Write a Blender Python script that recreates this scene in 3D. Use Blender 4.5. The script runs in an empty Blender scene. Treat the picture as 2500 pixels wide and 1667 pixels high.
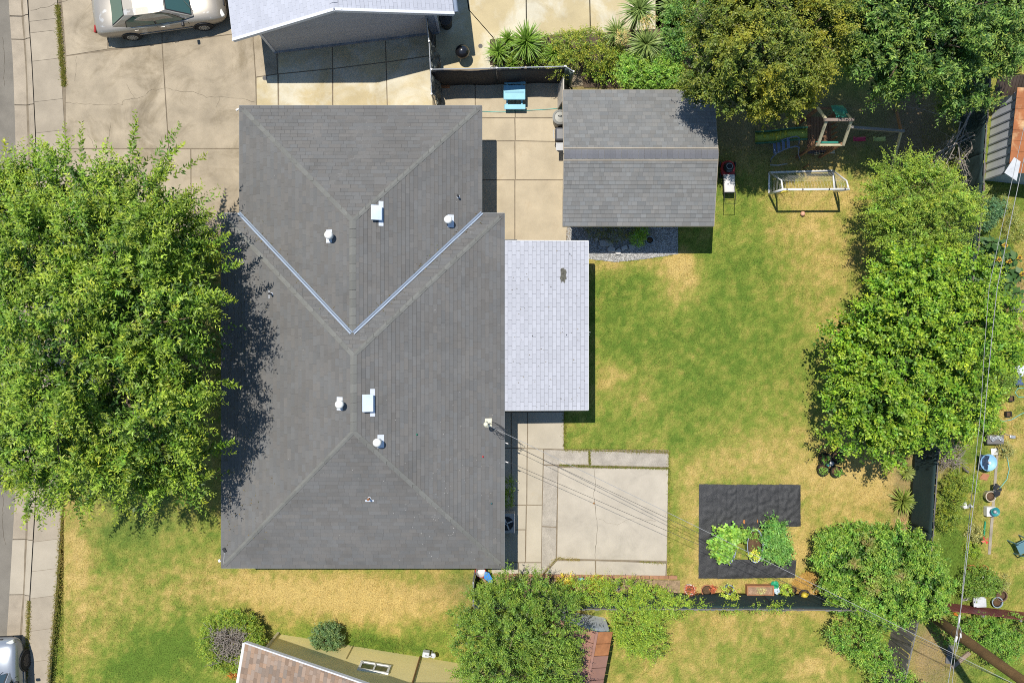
import bpy, math, random
import numpy as np
from mathutils import Vector, Matrix, Quaternion
random.seed(7)
RNG = np.random.default_rng(11)
scene = bpy.context.scene
COL = scene.collection

# ------------------------------------------------------------------ camera, sky, sun, exposure
CAM_H = 30.47          # drone height above the lawn, metres
PPM = 64.0             # photograph pixels per metre on the lawn
cam_data = bpy.data.cameras.new('camera')
cam_data.sensor_width = 36.0
cam_data.lens = 36.0 * CAM_H * PPM / 2500.0
cam_data.clip_start = 0.5
cam_data.clip_end = 2000.0
cam = bpy.data.objects.new('camera', cam_data)
cam.location = (0, 0, CAM_H)
COL.objects.link(cam)
scene.camera = cam

SUN_DIR = Vector((0.2115, -0.307, -1.0)).normalized()      # the way the light travels
world = bpy.data.worlds.new('World'); scene.world = world; world.use_nodes = True
wn = world.node_tree.nodes; wl = world.node_tree.links
sky = wn.new('ShaderNodeTexSky'); sky.sky_type = 'NISHITA'; sky.sun_disc = False
sky.sun_elevation = math.asin(-SUN_DIR.z)
sky.sun_rotation = math.atan2(-SUN_DIR.x, -SUN_DIR.y)
sky.air_density = 1.3; sky.dust_density = 0.0; sky.ozone_density = 4.0
bg = wn['Background']; bg.inputs['Strength'].default_value = 0.108
wl.new(sky.outputs[0], bg.inputs['Color'])
sun_d = bpy.data.lights.new('sun', 'SUN'); sun_d.energy = 4.6; sun_d.angle = math.radians(0.5)
sun_d.color = (1.0, 0.955, 0.87)
sun = bpy.data.objects.new('sun', sun_d); COL.objects.link(sun)
sun.location = (-8, 12, 40)
sun.rotation_euler = SUN_DIR.to_track_quat('-Z', 'Y').to_euler()
scene.view_settings.view_transform = 'Standard'
scene.view_settings.look = 'None'
scene.view_settings.exposure = 0.22
scene.view_settings.gamma = 1.0
scene.view_settings.use_curve_mapping = False
scene.render.engine = 'CYCLES'
scene.cycles.filter_width = 1.0
scene.cycles.use_denoising = False
scene.cycles.max_bounces = 6
scene.cycles.diffuse_bounces = 3
scene.cycles.transparent_max_bounces = 8
scene.cycles.caustics_reflective = False
scene.cycles.caustics_refractive = False

# ------------------------------------------------------------------ helpers
def P(px, py, z=0.0):
    """survey: ground coordinates of a photograph pixel for a point z metres above the lawn"""
    k = (1.0 - z / CAM_H) / PPM
    return Vector(((px - 1250.0) * k, -(py - 833.5) * k, z))

def PP(pts, z=0.0):
    return [P(a, b, z) for a, b in pts]

MATS = {}
def srgb(r, g, b):
    return tuple(((c / 255.0) / 12.92 if c <= 10 else ((c / 255.0 + 0.055) / 1.055) ** 2.4) for c in (r, g, b))

def mat(name, col=(.5, .5, .5), rough=.8, var=.12, scale=2.5, fine=.08, fscale=45., bump=0., bscale=60.,
        metal=0., spec=.35, piece=0., hue=0., attr=None, col2=None, blend=(.45, .62), trans=0., coat=0., stain=None):
    """procedural surface: base colour, broad mottling, fine grain, one-off tone for each piece, small relief"""
    if name in MATS:
        return MATS[name]
    m = bpy.data.materials.new(name); m.use_nodes = True; MATS[name] = m
    N = m.node_tree.nodes; L = m.node_tree.links
    b = N['Principled BSDF']
    tc = N.new('ShaderNodeTexCoord')
    b.inputs['Roughness'].default_value = rough
    b.inputs['Metallic'].default_value = metal
    b.inputs['Specular IOR Level'].default_value = spec
    if coat: b.inputs['Coat Weight'].default_value = coat
    if attr:
        a = N.new('ShaderNodeAttribute'); a.attribute_name = attr; cur = a.outputs['Color']
    else:
        r = N.new('ShaderNodeRGB'); r.outputs[0].default_value = (*col, 1); cur = r.outputs[0]
    def noise(sc, det=4, rgh=.6, w=0):
        n = N.new('ShaderNodeTexNoise'); n.inputs['Scale'].default_value = sc
        n.inputs['Detail'].default_value = det; n.inputs['Roughness'].default_value = rgh
        if w: n.inputs['Distortion'].default_value = w
        L.new(tc.outputs['Object'], n.inputs['Vector']); return n.outputs['Fac']
    def rng(src, lo, hi, a=.3, c=.7):
        q = N.new('ShaderNodeMapRange'); q.inputs['From Min'].default_value = a; q.inputs['From Max'].default_value = c
        q.inputs['To Min'].default_value = lo; q.inputs['To Max'].default_value = hi
        L.new(src, q.inputs['Value']); return q.outputs[0]
    def mixc(fac, A, Bc, mode='MIX'):
        q = N.new('ShaderNodeMix'); q.data_type = 'RGBA'; q.blend_type = mode
        if isinstance(fac, float): q.inputs['Factor'].default_value = fac
        else: L.new(fac, q.inputs['Factor'])
        L.new(A, q.inputs['A'])
        if isinstance(Bc, tuple): q.inputs['B'].default_value = (*Bc, 1)
        else: L.new(Bc, q.inputs['B'])
        return q.outputs['Result']
    def scalec(A, v):
        q = N.new('ShaderNodeVectorMath'); q.operation = 'SCALE'
        L.new(A, q.inputs[0]); L.new(v, q.inputs['Scale']); return q.outputs[0]
    if col2:
        cur = mixc(rng(noise(scale * .8, 5, .65, .4), 0, 1, *blend), cur, tuple(col2))
    if stain:
        cur = mixc(rng(noise(stain[3], 6, .7, .8), 0, stain[4], stain[5], stain[5] + .16), cur, tuple(stain[:3]))
    if var: cur = scalec(cur, rng(noise(scale, 5, .62), 1 - var, 1 + var))
    if fine: cur = scalec(cur, rng(noise(fscale, 3, .7), 1 - fine, 1 + fine))
    if piece:
        g = N.new('ShaderNodeNewGeometry'); o = N.new('ShaderNodeObjectInfo')
        ad = N.new('ShaderNodeMath'); ad.operation = 'ADD'
        L.new(g.outputs['Random Per Island'], ad.inputs[0]); L.new(o.outputs['Random'], ad.inputs[1])
        fr = N.new('ShaderNodeMath'); fr.operation = 'FRACT'; L.new(ad.outputs[0], fr.inputs[0])
        cur = scalec(cur, rng(fr.outputs[0], 1 - piece, 1 + piece, 0, 1))
        if hue:
            f2 = N.new('ShaderNodeMath'); f2.operation = 'MULTIPLY'; f2.inputs[1].default_value = 7.13
            L.new(fr.outputs[0], f2.inputs[0])
            f3 = N.new('ShaderNodeMath'); f3.operation = 'FRACT'; L.new(f2.outputs[0], f3.inputs[0])
            tint = N.new('ShaderNodeMix'); tint.data_type = 'RGBA'
            L.new(f3.outputs[0], tint.inputs['Factor'])
            tint.inputs['A'].default_value = (1 + hue, 1, 1 - hue, 1); tint.inputs['B'].default_value = (1 - hue, 1, 1 + hue, 1)
            q = N.new('ShaderNodeVectorMath'); q.operation = 'MULTIPLY'
            L.new(cur, q.inputs[0]); L.new(tint.outputs['Result'], q.inputs[1]); cur = q.outputs[0]
    L.new(cur, b.inputs['Base Color'])
    if bump:
        bp = N.new('ShaderNodeBump'); bp.inputs['Strength'].default_value = bump; bp.inputs['Distance'].default_value = .02
        L.new(noise(bscale, 4, .6), bp.inputs['Height']); L.new(bp.outputs[0], b.inputs['Normal'])
    if trans:
        t = N.new('ShaderNodeBsdfTranslucent'); q = N.new('ShaderNodeVectorMath'); q.operation = 'MULTIPLY'
        L.new(cur, q.inputs[0]); q.inputs[1].default_value = (1.5, 1.45, .55); L.new(q.outputs[0], t.inputs['Color'])
        mx = N.new('ShaderNodeMixShader'); mx.inputs[0].default_value = trans
        L.new(b.outputs[0], mx.inputs[1]); L.new(t.outputs[0], mx.inputs[2])
        L.new(mx.outputs[0], N['Material Output'].inputs['Surface'])
    return m

WORLD_LOC = {}
def thing(name, label, cat, loc=(0, 0, 0), rz=0., group=None, world=True):
    """Empty at the thing's base. world=True: its parts are built in site coordinates; False: in its own."""
    o = bpy.data.objects.new(name, None); COL.objects.link(o); o.empty_display_size = .2
    o.location = loc; o.rotation_euler = (0, 0, rz)
    o['label'] = label; o['category'] = cat
    if group: o['group'] = group
    if world: WORLD_LOC[o.name] = Vector(loc)
    return o

def tag(o, label, cat, group=None):
    o['label'] = label; o['category'] = cat
    if group: o['group'] = group
    return o

def attach(o, parent):
    if parent is not None:
        o.parent = parent
        if parent.name in WORLD_LOC:
            o.matrix_parent_inverse = Matrix.Translation(-WORLD_LOC[parent.name])
    return o

class MB:
    def __init__(s): s.v = []; s.f = []
    def add(s, v, f):
        n = len(s.v); s.v += [tuple(x) for x in v]; s.f += [tuple(i + n for i in q) for q in f]; return s
    def box(s, c, d, rz=0., rx=0., ry=0.):
        R = Matrix.Rotation(rz, 3, 'Z') @ Matrix.Rotation(ry, 3, 'Y') @ Matrix.Rotation(rx, 3, 'X')
        c = Vector(c); v = []
        for z in (-.5, .5):
            for x, y in ((-.5, -.5), (.5, -.5), (.5, .5), (-.5, .5)):
                v.append(c + R @ Vector((x * d[0], y * d[1], z * d[2])))
        return s.add(v, [(3, 2, 1, 0), (4, 5, 6, 7), (0, 1, 5, 4), (1, 2, 6, 5), (2, 3, 7, 6), (3, 0, 4, 7)])
    def prism(s, poly, z0, z1):
        p = [(q[0], q[1]) for q in poly]
        if sum(p[i][0] * p[(i + 1) % len(p)][1] - p[(i + 1) % len(p)][0] * p[i][1] for i in range(len(p))) < 0: p.reverse()
        n = len(p)
        v = [(x, y, z0) for x, y in p] + [(x, y, z1) for x, y in p]
        f = [tuple(range(n - 1, -1, -1)), tuple(range(n, 2 * n))] + [(i, (i + 1) % n, n + (i + 1) % n, n + i) for i in range(n)]
        return s.add(v, f)
    def bar(s, p, q, w, h=None, up=(0, 0, 1)):
        p = Vector(p); q = Vector(q); h = w if h is None else h
        d = (q - p).normalized(); u = Vector(up)
        a = d.cross(u)
        if a.length < 1e-4: a = d.cross(Vector((1, 0, 0)))
        a.normalize(); b = a.cross(d).normalized()
        v = []
        for e in (p, q):
            for x, y in ((-.5, -.5), (.5, -.5), (.5, .5), (-.5, .5)): v.append(e + a * x * w + b * y * h)
        return s.add(v, [(3, 2, 1, 0), (4, 5, 6, 7), (0, 1, 5, 4), (1, 2, 6, 5), (2, 3, 7, 6), (3, 0, 4, 7)])
    def tube(s, pts, r, n=8, closed=False):
        pts = [Vector(p) for p in pts]; m = len(pts)
        rr = r if isinstance(r, (list, tuple)) else [r] * m
        v = []; a = None
        for i, p in enumerate(pts):
            d = (pts[(i + 1) % m if closed else min(i + 1, m - 1)] - pts[i - 1 if (i or closed) else 0])
            if d.length < 1e-7: d = Vector((0, 0, 1))
            d.normalize()
            if a is None: a = d.orthogonal().normalized()
            else:
                a = a - d * a.dot(d)
                a = a.normalized() if a.length > 1e-5 else d.orthogonal().normalized()
            b = d.cross(a)
            for k in range(n):
                t = 2 * math.pi * k / n; v.append(p + (a * math.cos(t) + b * math.sin(t)) * rr[i])
        f = []
        for i in range(m if closed else m - 1):
            for k in range(n):
                j = (i + 1) % m
                f.append((i * n + k, i * n + (k + 1) % n, j * n + (k + 1) % n, j * n + k))
        if not closed: f += [tuple(range(n - 1, -1, -1)), tuple(range((m - 1) * n, m * n))]
        return s.add(v, f)
    def lathe(s, prof, c=(0, 0, 0), n=18, sx=1., sy=1., rz=0.):
        c = Vector(c); v = []; m = len(prof); cr, sr = math.cos(rz), math.sin(rz)
        for r, z in prof:
            for k in range(n):
                t = 2 * math.pi * k / n; x = r * math.cos(t) * sx; y = r * math.sin(t) * sy
                v.append(c + Vector((x * cr - y * sr, x * sr + y * cr, z)))
        f = [(i * n + k, i * n + (k + 1) % n, (i + 1) * n + (k + 1) % n, (i + 1) * n + k) for i in range(m - 1) for k in range(n)]
        f += [tuple(range(n - 1, -1, -1)), tuple(range((m - 1) * n, m * n))]
        return s.add(v, f)
    def poly(s, pts): return s.add(pts, [tuple(range(len(pts)))])
    def sheet(s, quad, nu, nv, fn=None):
        """grid over a bilinear quad (a,b,c,d); fn(u,v) returns an offset"""
        a, b, c, d = [Vector(q) for q in quad]; v = []
        for j in range(nv + 1):
            for i in range(nu + 1):
                u, w = i / nu, j / nv
                p = a * (1 - u) * (1 - w) + b * u * (1 - w) + c * u * w + d * (1 - u) * w
                v.append(p + (Vector(fn(u, w)) if fn else Vector((0, 0, 0))))
        k = nu + 1
        return s.add(v, [(j * k + i, j * k + i + 1, (j + 1) * k + i + 1, (j + 1) * k + i) for j in range(nv) for i in range(nu)])
    def mesh(s, name, m, smooth=False):
        me = bpy.data.meshes.new(name); me.from_pydata(s.v, [], s.f)
        if m is not None: me.materials.append(m)
        if smooth: me.polygons.foreach_set('use_smooth', [True] * len(me.polygons))
        me.update(); return me
    def build(s, name, m, parent=None, smooth=False, bevel=0., solid=0., sub=0):
        o = bpy.data.objects.new(name, s.mesh(name, m, smooth)); COL.objects.link(o); attach(o, parent)
        if solid:
            q = o.modifiers.new('thick', 'SOLIDIFY'); q.thickness = solid; q.offset = 0
        if sub:
            q = o.modifiers.new('sub', 'SUBSURF'); q.levels = q.render_levels = sub
        if bevel:
            q = o.modifiers.new('bevel', 'BEVEL'); q.width = bevel; q.segments = 2; q.limit_method = 'ANGLE'
        return o

def copy_part(src, parent, matrix, name=None):
    o = src.copy(); COL.objects.link(o); o.parent = parent; o.matrix_basis = matrix
    if parent is not None and parent.name in WORLD_LOC:
        o.matrix_parent_inverse = Matrix.Translation(-WORLD_LOC[parent.name])
    return o

def structure(o):
    o['kind'] = 'structure'; return o

# value noise on arrays -------------------------------------------------------------------
class VNoise:
    def __init__(s, seed): s.g = np.random.default_rng(seed).random((256, 256))
    def __call__(s, x, y, sc=1., octs=3):
        out = np.zeros_like(x, dtype=float); amp = 1.; tot = 0.
        for k in range(octs):
            X = x * sc * 2 ** k + 37.7 * k + 500; Y = y * sc * 2 ** k + 91.3 * k + 500
            xi = np.floor(X).astype(int); yi = np.floor(Y).astype(int); fx = X - xi; fy = Y - yi
            fx = fx * fx * (3 - 2 * fx); fy = fy * fy * (3 - 2 * fy)
            g = s.g; a = g[xi % 256, yi % 256]; b = g[(xi + 1) % 256, yi % 256]; c = g[xi % 256, (yi + 1) % 256]; d = g[(xi + 1) % 256, (yi + 1) % 256]
            out += amp * ((a * (1 - fx) + b * fx) * (1 - fy) + (c * (1 - fx) + d * fx) * fy); tot += amp; amp *= .55
        return out / tot

def inside(poly, x, y):
    c = np.zeros(x.shape, bool); n = len(poly)
    for i in range(n):
        x0, y0 = poly[i][0], poly[i][1]; x1, y1 = poly[i - 1][0], poly[i - 1][1]
        if y0 == y1: continue
        c ^= ((y0 > y) != (y1 > y)) & (x < (x1 - x0) * (y - y0) / (y1 - y0) + x0)
    return c

GAIN = 2.25
# foliage ---------------------------------------------------------------------------------
def unit(a): return a / np.maximum(np.linalg.norm(a, axis=1, keepdims=True), 1e-9)

def quads_mesh(name, V, C, m, per=4):
    """V (n,per,3) leaf polygons, C (n,3) leaf colours"""
    n = len(V); me = bpy.data.meshes.new(name)
    me.vertices.add(n * per); me.vertices.foreach_set('co', V.reshape(-1).astype(np.float32))
    me.loops.add(n * per); me.loops.foreach_set('vertex_index', np.arange(n * per, dtype=np.int32))
    me.polygons.add(n); me.polygons.foreach_set('loop_start', np.arange(0, n * per, per, dtype=np.int32))
    me.polygons.foreach_set('loop_total', np.full(n, per, dtype=np.int32))
    at = me.color_attributes.new('col', 'FLOAT_COLOR', 'POINT')
    cc = np.ones((n, per, 4), np.float32); cc[:, :, :3] = C[:, None, :]
    at.data.foreach_set('color', cc.reshape(-1))
    me.materials.append(m); me.update(calc_edges=True); return me

def leaves(base, axis, nrm, ln, wd):
    w = unit(np.cross(nrm, axis)); n2 = np.cross(axis, w)
    a = base + axis * (ln * .42)[:, None] + w * (wd * .5)[:, None] + n2 * (wd * .12)[:, None]
    b = base + axis * (ln * .42)[:, None] - w * (wd * .5)[:, None] + n2 * (wd * .12)[:, None]
    t = base + axis * ln[:, None] - n2 * (ln * .08)[:, None]
    return np.stack([base, b, t, a], axis=1)

def shoots(base, d, L, nl, ln, wd, pal, droop=.12, spread=.9, flat=1.0, young=.6, jit=.02, rng=RNG, patch=None, tipshrink=.4):
    """leafy shoots: nl leaves spiralling round each. pal = (old colour, mid colour, young tip colour)"""
    N = len(base)
    k = np.arange(nl)[None, :] + rng.random((N, 1)) * .8
    t = (k + .4) / nl
    d = unit(d)
    pos = base[:, None, :] + d[:, None, :] * (L[:, None] * t)[:, :, None]
    pos[:, :, 2] -= droop * (L[:, None] * t ** 2)
    e1 = unit(np.cross(d, np.tile([[.3, .2, 1.]], (N, 1)))); e2 = np.cross(d, e1)
    ph = k * 2.39996 + rng.random((N, 1)) * 6.28
    ax = d[:, None, :] * .55 + (np.cos(ph)[:, :, None] * e1[:, None, :] + np.sin(ph)[:, :, None] * e2[:, None, :]) * spread
    ax = ax.reshape(-1, 3); ax[:, 2] *= .55; ax += rng.normal(0, .18, ax.shape); ax = unit(ax)
    M_ = len(ax)
    nr = rng.normal(0, .42, (M_, 3)); nr[:, 2] += flat
    nr -= ax * np.sum(nr * ax, axis=1, keepdims=True); nr = unit(nr)
    tt = t.reshape(-1)
    l = ln * rng.uniform(.58, 1.42, M_) * (1 - tipshrink * tt ** 3); w = l * (wd / ln) * rng.uniform(.85, 1.15, M_)
    pos = pos.reshape(-1, 3) + rng.normal(0, jit, (M_, 3))
    old, mid, yg = [np.array(p) for p in pal]
    u = rng.random(M_)[:, None]; base_c = old * (1 - u) + mid * u
    sh = np.repeat(rng.random(N), nl)
    y = np.clip((tt - .45) / .55, 0, 1) * young * (.3 + .9 * sh)
    y = np.clip(y, 0, 1)[:, None]
    C = base_c * (1 - y) + yg * y
    tn = np.repeat(rng.uniform(.68, 1.28, N), nl)[:, None]; hs = np.repeat(rng.normal(0, .09, N), nl)[:, None]
    C = C * tn * np.concatenate([1 + hs, 1 + 0 * hs, 1 - hs], axis=1)
    if patch is not None:
        w_ = np.clip(np.repeat(patch[1], nl)[:, None], 0, 1); C = C * (1 - w_) + np.array(patch[0]) * w_
    C *= GAIN * rng.uniform(.75, 1.25, (M_, 1))
    return leaves(pos, ax, nr, l, w), C

def lobe_shoots(lobes, n, Lr, up=.35, rho=(.55, .95), zmin=-.35, jit=.45, rng=RNG, clump=0):
    """shoot roots and directions spread over a cluster of ellipsoids, hidden ones dropped.
    clump: mean number of shoots that burst from one branch end (0 = evenly spread)"""
    lobes = [np.array(l, float) for l in lobes]
    wts = np.array([l[3] * l[4] + .5 * (l[3] + l[4]) * l[5] for l in lobes]); wts /= wts.sum()
    B = []; D = []; S = []
    for i, l in enumerate(lobes):
        m = int(n * wts[i]) + 1; mc = max(3, int(m / clump)) if clump else m
        d = unit(rng.normal(0, 1, (mc * 3, 3))); d = d[d[:, 2] > zmin]; d = d[:mc]
        r = rng.uniform(rho[0], rho[1], len(d)) ** .8
        b = l[:3] + d * l[3:6] * r[:, None]
        keep = np.ones(len(b), bool)
        for j, q in enumerate(lobes):
            if j == i: continue
            s = np.sum(((b - q[:3]) / q[3:6]) ** 2, axis=1)
            keep &= ~((s < .30) & (b[:, 2] < q[2] + .5 * q[5]))
        nd = unit(d / l[3:6] * l[3:6].mean()); nd[:, 2] += up * rng.uniform(.2, 1.6, len(nd))
        b, nd = b[keep], unit(nd)[keep]; sz = rng.uniform(.65, 1.25, len(b))
        if clump and len(b):
            cnt = np.maximum(2, rng.poisson(clump, len(b)))
            b = np.repeat(b, cnt, 0); nd = np.repeat(nd, cnt, 0); sz = np.repeat(sz, cnt)
            b = b + rng.normal(0, .06, b.shape)
        nd = nd + rng.normal(0, jit, nd.shape)
        B.append(b); D.append(unit(nd)); S.append(sz)
    B = np.concatenate(B); D = np.concatenate(D); S = np.concatenate(S)
    return B, D, rng.uniform(Lr[0], Lr[1], len(B)) * S

LEAF = None
def leaf_mat():
    return mat('leaf', attr='col', rough=.5, var=0, fine=0, spec=.4, trans=.24)
BARK = lambda: mat('bark', (.16, .115, .08), .95, var=.3, scale=6, fine=.25, fscale=30, bump=.6, bscale=25)

def limbs(parent, base, lobes, r=.18, name='trunk', fork=.45, twigs=0, rng=RNG, m=None):
    mb = MB(); base = Vector(base)
    zt = min(l[2] - l[5] * .5 for l in lobes); c = sum((Vector(l[:3]) for l in lobes), Vector()) / len(lobes)
    fk = Vector((base.x * .6 + c.x * .4, base.y * .6 + c.y * .4, max(base.z + .3, zt * fork + .3)))
    mb.tube([base - Vector((0, 0, .1)), base + (fk - base) * .5 + Vector((.03, .02, 0)), fk], [r * 1.35, r * 1.05, r * .9], 10)
    for l in lobes:
        t = Vector(l[:3]) + Vector((0, 0, l[5] * .35)); mid = fk.lerp(t, .5) + Vector((random.uniform(-.2, .2), random.uniform(-.2, .2), -.1))
        mb.tube([fk - Vector((0, 0, .15)), mid, t], [r * .6, r * .38, r * .12], 7)
        for k in range(twigs):
            d = unit(rng.normal(0, 1, (1, 3)))[0]; d[2] = abs(d[2]) * .7
            e = Vector(l[:3]) + Vector(d * np.array(l[3:6]) * .92)
            s0 = mid.lerp(t, random.random())
            mb.tube([s0, s0.lerp(e, .5) + Vector((0, 0, .12)), e], [r * .2, r * .12, r * .04], 5)
    return mb.build(name, m or BARK(), parent, smooth=True)

def plant(name, label, cat, base, lobes, n, Lr, nl, ln, wd, pal, trunk=.12, group=None, zmin=-.35, up=.35, droop=.12, young=.6,
          rho=(.55, .95), jit=.45, patches=(), crown='crown', extra=None, spread=.9, flat=1., tname='trunk', twigs=0, tipshrink=.4, clump=0, fill=0.):
    t = thing(name, label, cat, base, group=group)
    B, D, L = lobe_shoots(lobes, n, Lr, up=up, zmin=zmin, rho=rho, jit=jit, clump=clump)
    patch = None
    if patches:
        w = np.zeros(len(B)); pc = patches[0][3]
        for (x, y, r, c_) in patches: w = np.maximum(w, np.exp(-((B[:, 0] - x) ** 2 + (B[:, 1] - y) ** 2) / (r * r)) * 1.1)
        patch = (pc, np.clip(w * RNG.uniform(.2, 1.2, len(w)), 0, 1))
    V, C = shoots(B, D, L, nl, ln, wd, pal, droop=droop, young=young, spread=spread, flat=flat, patch=patch, tipshrink=tipshrink)
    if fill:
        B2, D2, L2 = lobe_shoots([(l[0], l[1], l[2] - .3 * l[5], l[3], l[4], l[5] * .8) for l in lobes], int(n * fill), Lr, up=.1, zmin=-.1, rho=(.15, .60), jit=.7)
        V2, C2 = shoots(B2, D2, L2, max(5, nl // 2), ln * 1.25, wd * 1.7, (np.array(pal[0]) * .55, np.array(pal[0]) * .8, pal[0]), droop=.1, young=.3)  # inner leaves coloured darker to deepen the shade in crown gaps
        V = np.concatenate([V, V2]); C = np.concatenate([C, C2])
    if extra is not None: V = np.concatenate([V, extra[0]]); C = np.concatenate([C, extra[1]])
    o = bpy.data.objects.new(crown, quads_mesh(crown, V, C, leaf_mat())); COL.objects.link(o); attach(o, t)
    if trunk: limbs(t, base, lobes, trunk, tname, twigs=twigs)
    return t

def rosette(mb_list, c, n, ln, wd, el=(10, 85), rng=RNG, bend=.35, pal=((.10, .17, .05), (.2, .3, .1))):
    """sword leaves from one point: returns arrays of quads (two per leaf) and colours"""
    c = np.array(c, float); V = []; C = []
    for k in range(n):
        az = k * 2.39996 + rng.uniform(-.2, .2); e = math.radians(rng.uniform(*el)); l = ln * rng.uniform(.75, 1.1)
        h = np.array([math.cos(az), math.sin(az), 0]); s = np.array([-math.sin(az), math.cos(az), 0])
        p = [c.copy()]; cur = c.copy(); ee = e
        for j in range(3):
            dv = h * math.cos(ee) + np.array([0, 0, 1]) * math.sin(ee)
            cur = cur + dv * l / 3; p.append(cur.copy()); ee -= bend * rng.uniform(.6, 1.4)
        ws = [wd * .6, wd, wd * .7, .004]
        u = rng.random(); col = np.array(pal[0]) * (1 - u) + np.array(pal[1]) * u
        for j in range(3):
            V.append([p[j] - s * ws[j] / 2, p[j] + s * ws[j] / 2, p[j + 1] + s * ws[j + 1] / 2, p[j + 1] - s * ws[j + 1] / 2]); C.append(col * 1.45 * (1 + .15 * (j - 1)))
    return np.array(V), np.array(C)

def leaf_object(name, V, C, parent):
    o = bpy.data.objects.new(name, quads_mesh(name, V, C, leaf_mat())); COL.objects.link(o); attach(o, parent); return o

# ================================================================== GROUND
N1, N2, N3 = VNoise(1), VNoise(2), VNoise(3)
DRY = [  # pixel centre, radii, weight: + parched, - watered
    (1655, 690, 48, 60, .75), (1660, 635, 32, 25, .65), (1600, 640, 50, 22, .3), (1480, 640, 70, 25, .45), (1500, 930, 45, 45, .40), (1470, 900, 30, 60, .2),
    (1560, 790, 130, 120, -.26), (1770, 790, 150, 190, -.20), (1500, 1040, 90, 60, -.15), (1700, 1040, 110, 80, -.15), (1790, 640, 60, 70, -.2),
    (2010, 470, 130, 65, .42), (2020, 620, 90, 110, .36), (1940, 560, 60, 50, .2), (1820, 480, 50, 90, -.12), (1830, 560, 60, 40, .1), (2020, 800, 60, 90, .25),
    (1900, 1120, 260, 60, .45), (1700, 1330, 60, 120, .50), (2080, 1200, 150, 120, .6), (1960, 1320, 60, 110, .6), (1690, 1080, 60, 30, -.3), (1690, 1300, 30, 25, -.35),
    (1980, 1240, 30, 40, -.2), (1985, 1290, 25, 25, -.25), (1750, 1110, 60, 25, .1), (1820, 1440, 260, 30, .5),
    (180, 1330, 50, 140, .45), (200, 1390, 70, 60, .40), (170, 1560, 50, 100, .40), (330, 1290, 130, 60, -.30), (260, 1380, 60, 40, -.3), (470, 1400, 70, 60, .15),
    (300, 1480, 120, 50, .25), (390, 1610, 110, 70, -.55), (300, 1640, 60, 50, -.25), (480, 1560, 60, 60, -.15), (150, 1640, 20, 60, -.2), (135, 1520, 12, 60, -.35),
    (760, 1450, 190, 60, .75), (600, 1430, 90, 50, .45), (940, 1480, 120, 60, .65), (1050, 1450, 70, 70, .25), (1000, 1420, 40, 40, -.2), (1040, 1520, 70, 60, -.1), (900, 1560, 60, 20, -.35), (960, 1580, 90, 18, -.35), (760, 1540, 120, 16, -.2),
    (1700, 1590, 250, 90, .32), (1860, 1500, 200, 30, .35), (1990, 1630, 60, 40, .4), (2040, 1570, 40, 40, .35), (1560, 1560, 60, 40, -.25), (1520, 1640, 50, 60, -.1), (2000, 1560, 40, 40, -.25), (1860, 1610, 40, 30, -.3),
    (2330, 1400, 40, 110, -.50), (2320, 1290, 30, 80, -.45), (2420, 1350, 40, 150, .1), (2470, 1150, 60, 130, .3), (2460, 1400, 60, 60, .2), (2460, 1050, 60, 80, .3), (2280, 1570, 40, 60, .7), (2240, 1640, 40, 50, .4), (2420, 1640, 70, 50, -.3), (2490, 700, 20, 120, .5), (2390, 1090, 30, 40, -.3),
    (2400, 480, 50, 40, -.2), (2240, 330, 60, 120, .4), (2260, 420, 30, 50, .5), (2000, 380, 160, 50, .25), (1800, 370, 60, 60, .25), (1690, 1200, 40, 60, .3), (2140, 1120, 60, 60, .3), (560, 1230, 30, 30, .4), (240, 1260, 50, 20, .2),
]
def dryness(px, py):
    x = px / 64.; y = py / 64.
    d = .40 + .16 * (N1(x, y, .45, 4) - .5) * 2 + .22 * (N2(x, y, 1.9, 3) - .5) * 2
    for cx, cy, rx, ry, w in DRY:
        d += w * .8 * np.exp(-(((px - cx) / rx) ** 2 + ((py - cy) / ry) ** 2))
    d += .62 * (N3(x, y, 5.0, 2) - .5) + .42 * (N2(x, y, 13.0, 2) - .5)
    d = .5 + (d - .5) * 1.12
    return np.clip(d, 0, 1.05)
STOPS = np.array([0, .3, .6, .85, 1.05])
GRASS = np.array([[.096, .155, .022], [.165, .206, .034], [.262, .242, .056], [.365, .278, .085], [.440, .322, .112]])
def grass_col(d):
    return np.stack([np.interp(d, STOPS, GRASS[:, i]) for i in range(3)], axis=-1)

# --- areas without grass, in photograph pixels
STREET = [(-900, -900), (10, -900), (17, 0), (28, 150), (34, 330), (36, 700), (33, 1215), (19, 1455), (10, 1600), (-20, 2600), (-900, 2600)]
EDGE_A = [(12, -400), (17, 0), (28, 150), (34, 330), (36, 700), (33, 1215), (19, 1455), (10, 1600), (-10, 2100)]          # asphalt / gutter
EDGE_B = [(44, -400), (50, 0), (60, 150), (67, 330), (69, 700), (66, 1215), (54, 1455), (45, 1600), (25, 2100)]             # gutter line
EDGE_C = [(62, -400), (68, 0), (79, 150), (88, 330), (91, 700), (88, 1215), (74, 1455), (66, 1667), (46, 2100)]             # back of kerb
EDGE_D = [(134, -400), (139, 0), (149, 150), (160, 330), (163, 700), (155, 1215), (138, 1455), (120, 1667), (96, 2100)]      # back of sidewalk
def along(edge, y):
    ys = [p[1] for p in edge]; xs = [p[0] for p in edge]
    return float(np.interp(y, ys, xs))

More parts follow.
